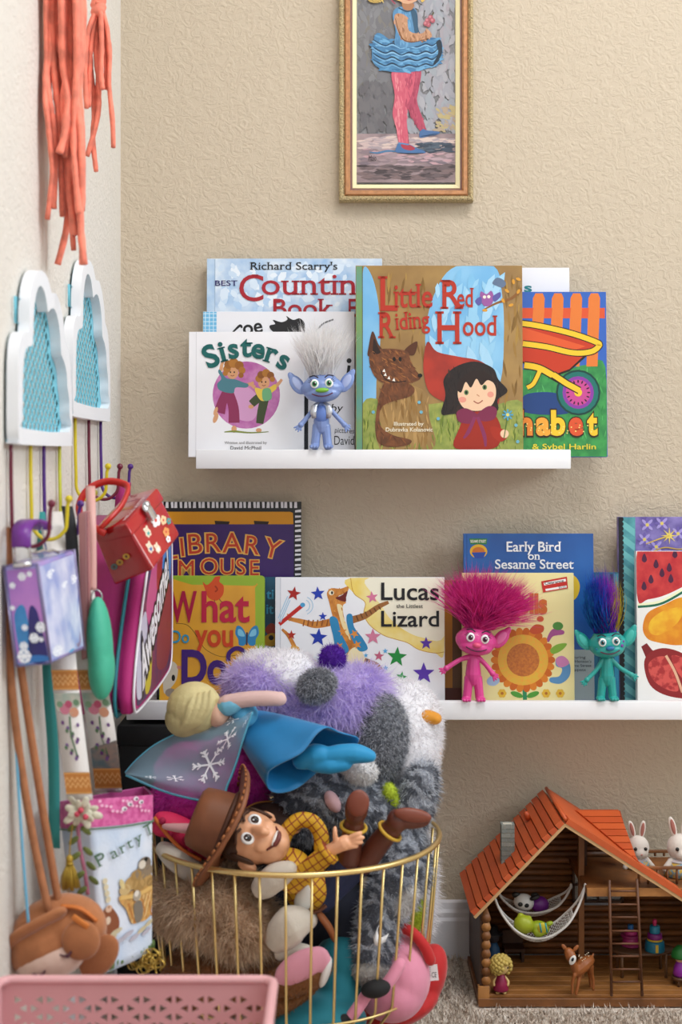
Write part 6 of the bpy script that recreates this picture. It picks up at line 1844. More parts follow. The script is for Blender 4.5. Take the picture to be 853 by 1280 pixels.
# --- magenta fuzzy plush
t = thing('plush_toy', 'magenta fuzzy plush under the sheer cape', 'plush toy', P(255, 1050, 1.86), group=GP)
MF = mat('#c83ca4', 0.95, sheen=0.4)
m = MB(); E(m, 246, 1000, 1.825, 58, 38, 0.045, 6); E(m, 285, 968, 1.842, 44, 46, 0.045); E(m, 312, 985, 1.865, 24, 42, 0.04); E(m, 245, 965, 1.88, 50, 36, 0.04); E(m, 213, 1005, 1.825, 24, 30, 0.035)
b_ = fuse(m, 'body', MF, t, 0.004, 5); fur(b_, 20000, 0.010, 0.0012, furmat('#e64cc0', '#c434a4', 60.0, 0.5), (0, 0, -0.3), 0.6)

# --- hot pink spotted plush
t = thing('plush_toy', 'hot pink spotted fabric toy with orange edging beside the cowboy hat', 'plush toy', P(240, 1075, 1.78), group=GP)
HP = mat('#e02a5c', 0.7)
m = MB(); E(m, 232, 1042, 1.775, 46, 17, 0.022, 32); E(m, 205, 1034, 1.78, 16, 12, 0.018); E(m, 258, 1058, 1.772, 24, 16, 0.02, 20)
b_ = fuse(m, 'body', HP, t, 0.003, 4)
m = MB(); m.tube(spl([P(193, 1022, 1.765), P(208, 1042, 1.752), P(228, 1062, 1.748), P(252, 1075, 1.748)], 5), px(2.4), 7); m.build('orange_piping', mat('#d8702c', 0.7), t)
for x, y in ((203, 1026), (222, 1034), (232, 1050), (212, 1044), (246, 1048), (252, 1064), (238, 1064)):
    m = MB(); E(m, x, y, 1.7535 + 0.0002 * (x - 220) * 0, 4.5, 4.5, 0.004); m.build('spot', mat('#b01848', 0.7), t)
m = MB(); Tb(m, [(206, 1033, 1.748), (225, 1035, 1.742), (252, 1037, 1.742)], [3.5, 6, 8]); m.build('pale_arm', mat('#d8a0a0', 0.7), t)

# --- shaggy tan plush with cream limbs
t = thing('plush_toy', 'shaggy tan plush with cream hands pressed against the basket wires', 'plush toy', P(290, 1200, 1.78), group=GP)
TF = mat('#b8977a', 0.95, sheen=0.3); CR = mat('#d0c6b8', 0.85, bump=0.2, bscale=500, sheen=0.3)
m = MB(); E(m, 268, 1130, 1.765, 66, 46, 0.06, 4); E(m, 300, 1155, 1.745, 46, 40, 0.045); E(m, 225, 1125, 1.785, 34, 40, 0.04)
b_ = fuse(m, 'body', TF, t, 0.004, 5); fur(b_, 22000, 0.020, 0.0014, furmat('#f0dcc4', '#cdb092', 50.0, 0.55), (0.15, 0, -0.5), 0.6, curl=0.7)
for pl, rs in (([(205, 1062, 1.76), (220, 1074, 1.75), (244, 1092, 1.75)], [11, 15, 15]), ([(360, 1088, 1.70), (345, 1096, 1.705), (330, 1108, 1.71)], [13, 18, 17]), ([(384, 1150, 1.715), (366, 1155, 1.705), (352, 1170, 1.71)], [14, 25, 22]), ([(388, 1190, 1.705), (372, 1188, 1.705), (352, 1192, 1.71)], [8, 10, 10])):
    m = MB(); Tb(m, pl, rs); fuse(m, 'limb', CR, t, 0.0025, 3)

# --- brown dog plush with pink ears
t = thing('plush_toy', 'brown plush dog with pink lined ear low in the basket', 'plush toy', P(300, 1300, 1.78), group=GP)
DB = mat('#8a5a34', 0.92, noise=0.3, nscale=60, sheen=0.3)
m = MB(); E(m, 280, 1222, 1.77, 75, 40, 0.065); E(m, 345, 1235, 1.75, 50, 30, 0.05); E(m, 240, 1225, 1.78, 40, 40, 0.05)
b_ = fuse(m, 'body', DB, t, 0.004, 4); fur(b_, 16000, 0.007, 0.001, furmat('#96643c'))
m = MB(); E(m, 378, 1216, 1.70, 40, 26, 0.016, -28); E(m, 365, 1226, 1.705, 34, 22, 0.016, -10); e_ = fuse(m, 'ear', DB, t, 0.003, 3); fur(e_, 3500, 0.006, 0.001, furmat('#96643c'))
m = MB(); E(m, 376, 1208, 1.689, 37, 19, 0.009, -30); E(m, 400, 1200, 1.692, 14, 18, 0.008, -20); fuse(m, 'ear_lining', mat('#d893a4', 0.85, sheen=0.3), e_, 0.002, 3)
m = MB(); E(m, 407, 1215, 1.695, 6, 20, 0.012, 18); m.build('white_edge', mat('#dcd8d4', 0.85), e_)

# --- teal plush, navy filler, crimson
t = thing('plush_toy', 'plain teal plush at the bottom front of the basket', 'plush toy', P(420, 1320, 1.78), group=GP)
TL_ = mat('#12717f', 0.8, sheen=0.3)
m = MB(); E(m, 428, 1200, 1.785, 34, 36, 0.04); E(m, 398, 1275, 1.735, 62, 32, 0.05); E(m, 425, 1240, 1.77, 30, 40, 0.04)
fuse(m, 'body', TL_, t, 0.004, 4)
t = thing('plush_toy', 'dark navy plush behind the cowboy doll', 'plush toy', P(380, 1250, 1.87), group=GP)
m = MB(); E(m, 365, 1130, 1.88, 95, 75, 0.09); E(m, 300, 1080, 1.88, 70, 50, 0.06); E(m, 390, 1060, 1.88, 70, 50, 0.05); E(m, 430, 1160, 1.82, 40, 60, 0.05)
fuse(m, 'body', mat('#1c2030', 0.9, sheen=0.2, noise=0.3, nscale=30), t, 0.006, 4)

# --- pink pig with red cape
t = thing('plush_toy', 'pink plush pig with red cape and black feet at the basket right', 'plush toy', P(490, 1300, 1.80), group=GP)
PG = mat('#dc8ca4', 0.8, sheen=0.3, bump=0.1, bscale=600); RC = mat('#b81a1c', 0.75, sheen=0.3)
m = MB(); E(m, 503, 1212, 1.79, 36, 52, 0.05, -8); E(m, 490, 1235, 1.785, 44, 40, 0.05); fuse(m, 'body', PG, t, 0.003, 4)
m = MB(); E(m, 505, 1215, 1.825, 44, 60, 0.035, -18); E(m, 533, 1222, 1.815, 24, 44, 0.028, 20); E(m, 500, 1255, 1.81, 52, 22, 0.05, -18); E(m, 440, 1248, 1.80, 30, 16, 0.04)
fuse(m, 'cape', RC, t, 0.003, 3)
m = MB(); m.tube(spl([P(494, 1160, 1.775), P(512, 1163, 1.765), P(530, 1182, 1.765), P(538, 1200, 1.768)], 5), px(7), 8, rnd=True); m.build('cape_edge', RC, t)
for pl in ([(500, 1205, 1.727), (490, 1222, 1.722), (480, 1235, 1.72)], [(462, 1238, 1.72), (446, 1262, 1.712), (436, 1275, 1.71)]):
    m = MB(); Tb(m, pl, [8, 8, 8]); fuse(m, 'leg', PG, t, 0.002, 2)
for x, y, rx, ry, ro in ((470, 1236, 19, 11, -10), (428, 1278, 16, 12, 10)):
    m = MB(); E(m, x, y, 1.708, rx, ry, 0.012, ro); m.build('foot', mat('#121214', 0.8), t)
m = MB(); m.box(P(540, 1216, 1.775), (px(15), 0.0008, px(19)), rotm('Y', -6)); cl = m.build('care_label', mat('#e8e4e4', 0.6), t)
A = Art(plane_map(t, P(533, 1208, 1.774), Vector((px(1), 0, 0)), Vector((0, 0, -px(1)))))
for k in range(5):
    A.line([(0.5, 1.5 + k * 2.4), (5.5, 1.7 + k * 2.4)], 0.8, '#8a8a90')
A.text('CE', 6.5, 13, 6, '#33333a', width=6)
A.build('label_print', t)

# --- blonde rag doll with sheer cape and teal dress, lying face down
t = thing('rag_doll', 'blonde soft doll in a teal dress with a sheer snowflake cape on the heap', 'doll', P(330, 1010, 1.82), group=GP)
HAIR = mat('#d2c48e', 0.75, noise=0.15, nscale=40, bump=0.15, bscale=200)
m = MB(); E(m, 243, 885, 1.80, 35, 33, 0.033); E(m, 232, 898, 1.80, 26, 24, 0.028)
for i in range(4):
    Tb(m, [(264 - i * 7, 864 + i * 2, 1.776), (262 - i * 8, 884, 1.768), (250 - i * 6, 902, 1.770), (232 - i * 2, 914, 1.778)], [3, 5, 5, 3], n=8)
hd = fuse(m, 'hair', HAIR, t, 0.0016, 2)
m = MB(); E(m, 272, 892, 1.795, 16, 17, 0.02); m.build('neck', mat('#d6ab94', 0.75), t)
m = MB(); Tb(m, [(283, 879, 1.785), (310, 874, 1.78), (335, 873, 1.778), (350, 874, 1.778)], [11, 10, 10, 9]); Tb(m, [(345, 872, 1.778), (352, 868, 1.778)], [5, 4]); fuse(m, 'arm', mat('#d4b2ac', 0.75), t, 0.002, 2)
m = MB(); Tb(m, [(284, 883, 1.785), (294, 880, 1.782)], [13, 11]); fuse(m, 'sleeve', mat('#6fb4d0', 0.6), t, 0.002, 2)
# dress: flared skirt from the waist to an open wavy hem
DR = mat('#0c7ab4', 0.55, sheen=0.4, noise=0.15, nscale=20)
m = MB(); E(m, 306, 893, 1.80, 18, 16, 0.026, 30); fuse(m, 'bodice', mat('#4c9cc4', 0.6), t, 0.0022, 2)
wc, hcn = P(312, 903, 1.818), P(388, 950, 1.758)
axd = (hcn - wc).normalized()
ua = (P(438, 925, 1.79) - P(338, 984, 1.76)) * 0.5
rows = []
for i in range(15):
    f = i / 14
    ctr_ = wc.lerp(hcn, f)
    ra = px(18) + (ua.length - px(18)) * f ** 0.8; rb = 0.018 + 0.016 * f
    row = []
    u = ua.normalized(); v = u.cross(axd).normalized()
    for k in range(48):
        a = 2 * math.pi * k / 48
        wv = 1 + 0.09 * f * math.sin(5 * a + 0.6)
        row.append(ctr_ + u * ra * wv * math.cos(a) + v * rb * wv * math.sin(a) + axd * 0.008 * f * math.sin(3 * a + 1))
    rows.append(row)
m = MB(); m.grid(rows, 0, True, True); sk = m.build('skirt', DR, t)
so = sk.modifiers.new('cloth', 'SOLIDIFY'); so.thickness = 0.0016; so.offset = -1
m = MB(); Tb(m, [(378, 950, 1.772), (395, 944, 1.768), (408, 945, 1.765)], [13, 15, 12]); Tb(m, [(408, 945, 1.765), (425, 943, 1.765), (445, 942, 1.764), (462, 945, 1.764)], [11, 13, 13, 9]); Tb(m, [(392, 956, 1.766), (412, 957, 1.762), (432, 955, 1.762)], [9, 11, 9]); fuse(m, 'feet', mat('#168cc0', 0.6, sheen=0.3), t, 0.0022, 2)
# sheer cape
CAPE = mat('#b4d6ea', 0.4, alpha=0.34, spec=0.4)
K5 = 3.412
def c5(x, y, Y):
    return P(150 + x / K5, 790 + y / K5, Y)
top = [(560, 335), (470, 352), (370, 385), (260, 425), (150, 480), (70, 545), (22, 600)]
bot = [(565, 340), (530, 440), (495, 560), (460, 650), (415, 722), (220, 690), (25, 610)]
mid_top = spl([Vector((*q, 0)) for q in top], 5); mid_bot = spl([Vector((*q, 0)) for q in bot], 5)
rows = []
for i in range(13):
    f = i / 12
    row = []
    for j in range(len(mid_top)):
        q = mid_top[j] * (1 - f) + mid_bot[j] * f
        s = j / (len(mid_top) - 1)
        Y = 1.778 + 0.012 * math.sin(3.2 * s + 1.2) * (1 - f) + 0.004 * math.sin(9 * s + 5 * f) - 0.016 * math.sin(math.pi * f) + 0.03 * s * (1 - f)
        row.append(c5(q[0], q[1], Y))
    rows.append(row)
m = MB(); m.grid(rows, 0, True); cp = m.build('sheer_cape', CAPE, t)
m = MB(); m.tube(rows[-1], 0.0016, 6); m.tube(rows[0], 0.0010, 6); m.build('cape_hem', mat('#5fb2cc', 0.6), t)
def cape_pt(u, v, k):
    i, j = v * 12, u * (len(mid_top) - 1)
    i0, j0 = min(int(i), 11), min(int(j), len(mid_top) - 2)
    fi, fj = i - i0, j - j0
    p = (rows[i0][j0] * (1 - fj) + rows[i0][j0 + 1] * fj) * (1 - fi) + (rows[i0 + 1][j0] * (1 - fj) + rows[i0 + 1][j0 + 1] * fj) * fi
    return WM[t.name].inverted() @ (p + Vector((0, -0.0012 - k, 0.0)))
A = Art(cape_pt)
def flake2(A, u, v, r, w=0.13):
    for i in range(6):
        a = i * math.pi / 3 + 0.3
        d = (r * math.cos(a), r * math.sin(a) * 1.5)
        A.line([(u, v), (u + d[0], v + d[1])], r * w, '#f4f7fb')
        for s in (0.55, 0.8):
            for da in (-0.7, 0.7):
                e = (r * 0.28 * math.cos(a + da), r * 0.28 * math.sin(a + da) * 1.5)
                A.line([(u + d[0] * s, v + d[1] * s), (u + d[0] * s + e[0], v + d[1] * s + e[1])], r * w * 0.8, '#f4f7fb')
flake2(A, 0.50, 0.62, 0.14); flake2(A, 0.28, 0.55, 0.10); flake2(A, 0.17, 0.25, 0.06); flake2(A, 0.74, 0.55, 0.04); flake2(A, 0.10, 0.75, 0.04); flake2(A, 0.85, 0.5, 0.03)
A.build('snowflake_print', cp)

# --- cowboy doll
t = thing('cowboy_doll', 'cowboy doll with brown hat, yellow checked shirt and brown boots', 'doll', P(360, 1160, 1.74), group=GP)
FACE = mat('#e0a47c', 0.45, coat=0.1)
hc = P(318, 1049, 1.730); HS = 1.2
u = Vector((-0.93, 0.05, 0.36)).normalized()
e_ = Vector((0.36, 0, 0.93)); e_ = (e_ - u * e_.dot(u)).normalized()
fw0 = e_.cross(u).normalized()
if fw0.y > 0: fw0 = -fw0
ang = math.radians(33)
fw = (fw0 * math.cos(ang) + e_ * math.sin(ang)).normalized()
rt = fw.cross(u).normalized()          # the doll's side axis
HB = basis(rt, fw, u)                  # local x side, y forward, z up
pxh = lambda n: px(n) * HS
H = lambda x, y, z: hc + HB @ Vector((pxh(x), pxh(y), pxh(z)))
m = MB()
m.ell(H(0, 0, 4), (pxh(25), pxh(27), pxh(30)), HB); m.ell(H(0, 6, -16), (pxh(20), pxh(20), pxh(19)), HB); m.ell(H(0, 14, -24), (pxh(11), pxh(12), pxh(10)), HB); m.ell(H(0, 20, -8), (pxh(17), pxh(8), pxh(10)), HB)
m.tube(spl([H(0, 22, 6), H(0, 31, -4), H(0, 33, -8)], 3), [pxh(4), pxh(4.4), pxh(4.8), pxh(5), pxh(5.2), pxh(5), pxh(4.4)], 8, rnd=True)
hd = fuse(m, 'head', FACE, t, 0.0016, 3)
for s in (-1, 1):
    eyes(hd, H(s * 9.5, 24.5, 6), HB, pxh(6.2), '#3a2012')
    m = MB(); m.tube(spl([H(s * 4, 26.5, 15), H(s * 10, 25.5, 18), H(s * 17, 20, 15)], 4), pxh(1.5), 6); m.build('eyebrow', mat('#4a2a18', 0.7), hd)
    m = MB(); m.ell(H(s * 26, -2, -3), (pxh(4), pxh(7), pxh(10)), HB @ rotm('Z', s * 25)); m.ell(H(s * 27.5, 1, -4), (pxh(2.5), pxh(4.5), pxh(7)), HB); fuse(m, 'ear', FACE, hd, 0.0012, 2)
    m = MB(); m.ell(H(s * 24.5, 6, 4), (pxh(2.6), pxh(5), pxh(13)), HB); m.build('sideburn', mat('#40230f', 0.6), hd)
m = MB(); m.tube(spl([H(-12, 21.5, -15), H(-6, 26, -20), H(0, 27.5, -21.5), H(6, 26, -20), H(12, 21.5, -15)], 4), [pxh(1.2)] * 4 + [pxh(2.6)] * 9 + [pxh(1.2)] * 4, 8); m.build('mouth', mat('#6a2a22', 0.5), hd)
m = MB(); m.ell(H(0, 26.5, -18.5), (pxh(8), pxh(2.4), pxh(2)), HB); m.build('teeth', mat('#ece6e0', 0.4), hd)
m = MB(); m.ell(H(0, -3, 14), (pxh(26.5), pxh(27), pxh(24)), HB); m.ell(H(-6, 16, 24), (pxh(16), pxh(12), pxh(6)), HB); m.ell(H(0, -10, 0), (pxh(25), pxh(19), pxh(22)), HB); fuse(m, 'hair', mat('#3c2010', 0.5), hd, 0.002, 2)
# hat
HATM = mat('#8a5230', 0.55, noise=0.2, nscale=30); 
rows = []
for (r, z, cup) in ((0.5, 62, 0), (14, 63, 0), (24, 64, 0), (29, 60, 0), (31, 50, 0), (33, 34, 0), (34, 28, 0.2), (44, 25, 0.7), (58, 25, 1.0), (61, 26.5, 1.0), (58, 22, 1.0), (44, 21.5, 0.7), (30, 22, 0.2)):
    row = []
    for k in range(48):
        a = 2 * math.pi * k / 48
        dent = -7 * max(0, 1 - (r / 26)) * 1.0 * (1 if r < 26 else 0)
        row.append(H(r * math.cos(a), r * 1.1 * math.sin(a), z + dent + cup * 15 * (math.cos(a) ** 2) - cup * 4))
    rows.append(row)
m = MB(); m.grid(rows, 0, True, True); m.build('hat', HATM, t)
m = MB(); m.tube([H(34.2 * math.cos(a), 37.6 * math.sin(a), 29.5) for a in np.linspace(0, 2 * math.pi, 37)[:-1]], pxh(3), 6, closed=True); m.build('hat_band', mat('#4c2812', 0.6), t)
m = MB(); st_ = rows[9]
for k in range(0, 48):
    p, q = st_[k], st_[(k + 1) % 48]
    m.tube([p + u * pxh(1.2), p.lerp(q, 0.6) + u * pxh(1.2)], pxh(1.1), 5)
m.build('brim_stitching', mat('#9c5c2c', 0.6), t)
# checked shirt
shirt = bpy.data.materials.new('checked_shirt'); shirt.use_nodes = True
nt = shirt.node_tree; b = nt.nodes['Principled BSDF']; b.inputs['Roughness'].default_value = 0.7
g = nt.nodes.new('ShaderNodeNewGeometry'); sep = nt.nodes.new('ShaderNodeSeparateXYZ')
mp_ = nt.nodes.new('ShaderNodeMapping'); mp_.inputs['Rotation'].default_value = (0, math.radians(38), 0)
nt.links.new(g.outputs['Position'], mp_.inputs['Vector']); nt.links.new(mp_.outputs[0], sep.inputs[0])
outs = []
for ax in ('X', 'Z'):
    mm = nt.nodes.new('ShaderNodeMath'); mm.operation = 'MULTIPLY'; mm.inputs[1].default_value = 1 / 0.0088; nt.links.new(sep.outputs[ax], mm.inputs[0])
    fr2 = nt.nodes.new('ShaderNodeMath'); fr2.operation = 'FRACT'; nt.links.new(mm.outputs[0], fr2.inputs[0])
    lt = nt.nodes.new('ShaderNodeMath'); lt.operation = 'LESS_THAN'; lt.inputs[1].default_value = 0.16; nt.links.new(fr2.outputs[0], lt.inputs[0]); outs.append(lt)
mxx = nt.nodes.new('ShaderNodeMath'); mxx.operation = 'MAXIMUM'; nt.links.new(outs[0].outputs[0], mxx.inputs[0]); nt.links.new(outs[1].outputs[0], mxx.inputs[1])
mix = nt.nodes.new('ShaderNodeMix'); mix.data_type = 'RGBA'; mix.inputs['A'].default_value = lin('#d2a01c'); mix.inputs['B'].default_value = lin('#8c3a18')
nt.links.new(mxx.outputs[0], mix.inputs['Factor']); nt.links.new(mix.outputs['Result'], b.inputs['Base Color'])
m = MB(); E(m, 365, 1088, 1.745, 30, 26, 0.030, 40); E(m, 385, 1110, 1.745, 28, 30, 0.030, 30); fuse(m, 'torso', shirt, t, 0.0025, 3)
m = MB(); Tb(m, [(366, 1104, 1.712), (385, 1088, 1.700), (408, 1068, 1.690)], [14, 13, 13]); fuse(m, 'sleeve', shirt, t, 0.002, 2)
m = MB(); Tb(m, [(352, 1062, 1.75), (357, 1042, 1.752), (372, 1026, 1.755), (390, 1027, 1.757), (401, 1042, 1.755), (402, 1062, 1.75)], [10, 10, 10, 10, 10, 10]); fuse(m, 'sleeve', shirt, t, 0.002, 2)
for x, y, Yy in ((410, 1066, 1.688),):
    m = MB(); m.lathe([(px(13.5), -px(4)), (px(14.5), -px(3)), (px(14.5), px(3)), (px(13.5), px(4))], P(x, y, Yy), rotm('Y', 48), 16); m.build('cuff', shirt, t)
# open hand with five fingers
m = MB(); wr, pm = P(412, 1063, 1.686), P(428, 1054, 1.683)
Tb(m, [(411, 1064, 1.687), (420, 1059, 1.685), (430, 1054, 1.683)], [8, 8.5, 9.5])
E(m, 431, 1053, 1.683, 11, 9, 0.006, -28)
for (x0, y0, x1, y1, x2, y2) in ((438, 1048, 446, 1043, 451, 1041), (439, 1052, 448, 1048, 454, 1047), (438, 1056, 446, 1053, 452, 1053), (435, 1059, 441, 1058, 446, 1058), (424, 1052, 419, 1042, 419, 1035)):
    Tb(m, [(x0 - 4, y0 + 1, 1.683), (x1, y1, 1.680), (x2, y2, 1.682)], [3.8, 3.2, 2.6], n=8)
fuse(m, 'hand', FACE, t, 0.0011, 2)
m = MB(); E(m, 381, 1122, 1.722, 12, 20, 0.008, 20); m.build('vest', mat('#e2e0da', 0.7), t)
m = MB(); m.tube(spl([P(380, 1138, 1.715), P(395, 1140, 1.712), P(408, 1132, 1.715)], 4), px(4), 8, flat=0.5); m.build('belt', mat('#5a2e14', 0.6), t)
m = MB(); Tb(m, [(402, 1146, 1.715), (412, 1160, 1.715), (417, 1172, 1.72)], [9, 9, 7], 0.5); fuse(m, 'holster', mat('#8a4c22', 0.6), t, 0.002, 2)
JEAN = mat('#20284a', 0.8, bump=0.2, bscale=900)
m = MB(); Tb(m, [(398, 1125, 1.745), (420, 1095, 1.74), (436, 1072, 1.735)], [15, 14, 13]); Tb(m, [(402, 1128, 1.75), (432, 1100, 1.75), (456, 1078, 1.745)], [15, 14, 13]); fuse(m, 'jeans', JEAN, t, 0.0025, 2)
BOOT = mat('#5e2c1c', 0.4, noise=0.2, nscale=40)
for k, (pl, sole, ro) in enumerate((([(436, 1075, 1.735), (440, 1050, 1.728), (443, 1028, 1.722)], (447, 1004, 1.712), 8), ([(457, 1078, 1.742), (474, 1054, 1.735), (492, 1034, 1.728)], (512, 1024, 1.722), 62))):
    m = MB(); Tb(m, pl, [15, 14, 13]); 
    if k == 0:
        E(m, 446, 1010, 1.716, 15, 22, 0.014, 8)
    else:
        E(m, 512, 1024, 1.724, 27, 12, 0.014, 2); E(m, 497, 1026, 1.724, 14, 15, 0.014)
    bo = fuse(m, 'boot', BOOT, t, 0.002, 2)
    m = MB()
    if k == 0:
        E(m, 448, 1004, 1.701, 14, 17, 0.005, 8)
    else:
        E(m, 516, 1019, 1.712, 24, 9, 0.006, 8)
    m.build('sole', mat('#7a3c2a', 0.45), bo)
    m = MB(); c0 = P(*pl[1]).lerp(P(*pl[2]), 0.75); ax_ = (P(*pl[2]) - P(*pl[0])).normalized(); q_ = ax_.orthogonal().normalized(); q2 = ax_.cross(q_)
    m.tube([c0 + (q_ * math.cos(a) + q2 * math.sin(a)) * px(14.6) for a in np.linspace(0, 2 * math.pi, 21)[:-1]], px(2.2), 6, closed=True); m.build('spur_strap', mat('#c9a030', 0.5), bo)

# --- brown felt hat behind the cowboy doll
t = thing('toy_hat', 'dark brown toy hat with orange stitched brim behind the cowboy doll', 'hat', P(345, 1040, 1.80), group=GP)
m = MB(); m.lathe([(px(4), px(12)), (px(20), px(11)), (px(24), px(4)), (px(25), 0), (px(36), -px(2)), (px(38), 0), (px(36), px(1)), (px(25), px(3))], P(342, 1024, 1.80), rotm('X', 28) @ rotm('Y', 8), 32, sy=0.8); m.build('felt', mat('#3c2014', 0.75), t)
m = MB(); R_ = rotm('X', 28) @ rotm('Y', 8); m.tube([P(342, 1024, 1.80) + R_ @ Vector((px(37.6) * math.cos(a), px(37.6) * 0.8 * math.sin(a), px(0.5))) for a in np.linspace(0, 2 * math.pi, 41)[:-1]], px(1.5), 6, closed=True); m.build('brim_edge', mat('#b8702c', 0.7), t)

# --- black storage box in the corner under the ledge
t = thing('storage_box', 'plain black fabric box in the corner under the long ledge', 'box', (-0.25, 2.13, 0))
BK = mat('#141416', 0.85, noise=0.3, nscale=80)
m = MB(); m.b2((-0.325, 2.075, 0.001), (-0.125, 2.18, 0.375)); m.build('box_body', BK, t, bevel=0.004)
m = MB(); m.b2((-0.327, 2.073, 0.350), (-0.123, 2.182, 0.380)); m.build('box_lid', BK, t, bevel=0.003)

# ================================================================== toy log cabin
YF, YB = 1.99, 2.16
def h8(x, y, Y=YF):
    return P(550 + x / 2.815, 970 + y / 2.815, Y)
def XZ(x, y, Y=YF):
    q = h8(x, y, Y); return q.x, q.z
t = thing('toy_log_cabin', 'toy log cabin doll house with orange plank roof on the carpet', 'doll house', ((0.186 + 0.62) / 2, 2.08, 0))
WOOD = mat('#8a5629', 0.55, noise=0.35, nscale=30, second='#6c4220'); WOODL = mat('#b47a40', 0.55, noise=0.3, nscale=40, second='#94602e'); WOODD = mat('#4a2a14', 0.6, noise=0.35, nscale=40)
ROOF = mat('#cc5a28', 0.5, noise=0.12, nscale=20); ROOF2 = mat('#c25022', 0.5, noise=0.12, nscale=20); CREAM = mat('#c8a070', 0.55)
xl, xr = 0.196, 0.640
zf = XZ(0, 772)[1]
# floor planks
m = MB(); m.b2((xl - 0.004, YF, 0.002), (xr + 0.004, YB, zf - 0.0045)); m.build('floor_base', WOOD, t, bevel=0.0008, seg=1)
np_ = 9
for k in range(np_):
    y0 = YF + 0.003 + k * (YB - YF - 0.012) / np_
    m = MB(); m.b2((xl, y0, zf - 0.0042), (xr, y0 + (YB - YF - 0.012) / np_ - 0.0007, zf)); m.build('floor_plank', WOODL if k % 2 else mat('#a46c36', 0.5, noise=0.3, nscale=36), t, bevel=0.0004, seg=1)
# back wall logs, notched round the roof line
ex, ez = XZ(120, 495); ax_, az = XZ(440, 168); rx, rz = XZ(853, 432)
slr = (rz - az) / (rx - ax_)
sll = (ez - az) / (ex - ax_)
def roof_z(x):
    return az + sll * (x - ax_) if x < ax_ else az + slr * (x - ax_)
zz = zf
k = 0
while zz < az - 0.008:
    d = 0.0092
    x0 = max(xl, ax_ + (zz + d - az) / sll + 0.004); x1 = min(xr, ax_ + (zz + d - az) / slr - 0.004)
    if x1 - x0 > 0.01:
        # leave the window opening in the far wall
        spans = [(x0, x1)]
        wx0, wx1, wz0, wz1 = 0.352, 0.425, 0.100, 0.150
        if zz + d > wz0 and zz < wz1:
            spans = [(x0, min(x1, wx0)), (wx1, x1)]
        for a_, b_ in spans:
            if b_ - a_ > 0.006:
                m = MB(); m.tube([Vector((a_, YB - 0.004, zz + d / 2)), Vector((b_, YB - 0.004, zz + d / 2))], d * 0.52, 8, flat=1.0); m.build('wall_log', WOOD if k % 2 else mat('#6e421e', 0.55, noise=0.35, nscale=30), t)
    zz += d; k += 1
m = MB()
for a_, b_ in (((0.350, 0.098), (0.4275, 0.1015)), ((0.350, 0.1485), (0.4275, 0.152)), ((0.350, 0.098), (0.3535, 0.152)), ((0.424, 0.098), (0.4275, 0.152)), ((0.350, 0.1235), (0.4275, 0.126)), ((0.3690, 0.098), (0.3710, 0.152)), ((0.3880, 0.098), (0.3900, 0.152)), ((0.4070, 0.098), (0.4090, 0.152))):
    m.b2((a_[0], YB - 0.012, a_[1]), (b_[0], YB - 0.004, b_[1]))
m.build('window_frame', WOODD, t)
m = MB(); m.b2((0.352, YB - 0.005, 0.100), (0.425, YB - 0.0042, 0.150)); m.build('window_pane', mat('#c8ccd0', 0.15, alpha=0.35), t)
# side wall logs with round ends facing the room
zz = zf + 0.0005; k = 0
while zz < ez - 0.002:
    d = 0.0125
    m = MB(); m.tube([Vector((xl + 0.0075, YF + 0.002, zz + d / 2)), Vector((xl + 0.0075, YB, zz + d / 2))], d * 0.52, 12); m.build('side_log', WOODL if k % 2 else WOOD, t)
    zz += d; k += 1
m = MB(); m.b2((xl - 0.001, YF + 0.004, zf), (xl + 0.003, YB, ez + 0.012)); m.build('side_panel', WOODD, t)
m = MB(); m.b2((xl - 0.004, YF + 0.0005, 0.002), (xl + 0.012, YF + 0.012, zf + 0.012)); m.build('corner_post', WOODL, t, bevel=0.0008)
# roof: left slope in planks running down the slope, cream verge boards
def roof_slab(p0, p1, n, name, mats_, thick=0.006, y0=YF - 0.004, y1=YB + 0.008, across=False):
    """slope from p0 (ridge x,z) to p1 (eave x,z)"""
    dx, dz = p1[0] - p0[0], p1[1] - p0[1]
    L_ = math.hypot(dx, dz); nx, nz = (dz / L_, -dx / L_)
    if nz < 0: nx, nz = -nx, -nz
    for i in range(n):
        f0, f1 = i / n, (i + 1) / n - 0.012
        a0 = Vector((p0[0] + dx * f0, 0, p0[1] + dz * f0)); a1 = Vector((p0[0] + dx * f1, 0, p0[1] + dz * f1))
        nn = Vector((nx, 0, nz))
        lift = 0.0012
        q = [a0 + nn * 0.0015, a1 + nn * 0.0015, a1 + nn * (thick + lift), a0 + nn * thick]
        m = MB(); m.prism([Vector((p.x, y0, p.z)) for p in q], (0, y1 - y0, 0)); m.build(name, mats_[i % 2], t)
    a0 = Vector((p0[0], 0, p0[1])); a1 = Vector((p1[0], 0, p1[1])); nn = Vector((nx, 0, nz))
    q = [a0 - nn * 0.003, a1 - nn * 0.003, a1 + nn * 0.0014, a0 + nn * 0.0014]
    m = MB(); m.prism([Vector((p.x, y0 + 0.0008, p.z)) for p in q], (0, y1 - y0 - 0.002, 0)); m.build('roof_board', CREAM, t)
roof_slab((ax_, az), (ex, ez), 14, 'roof_plank', (ROOF, ROOF2), 0.0085)
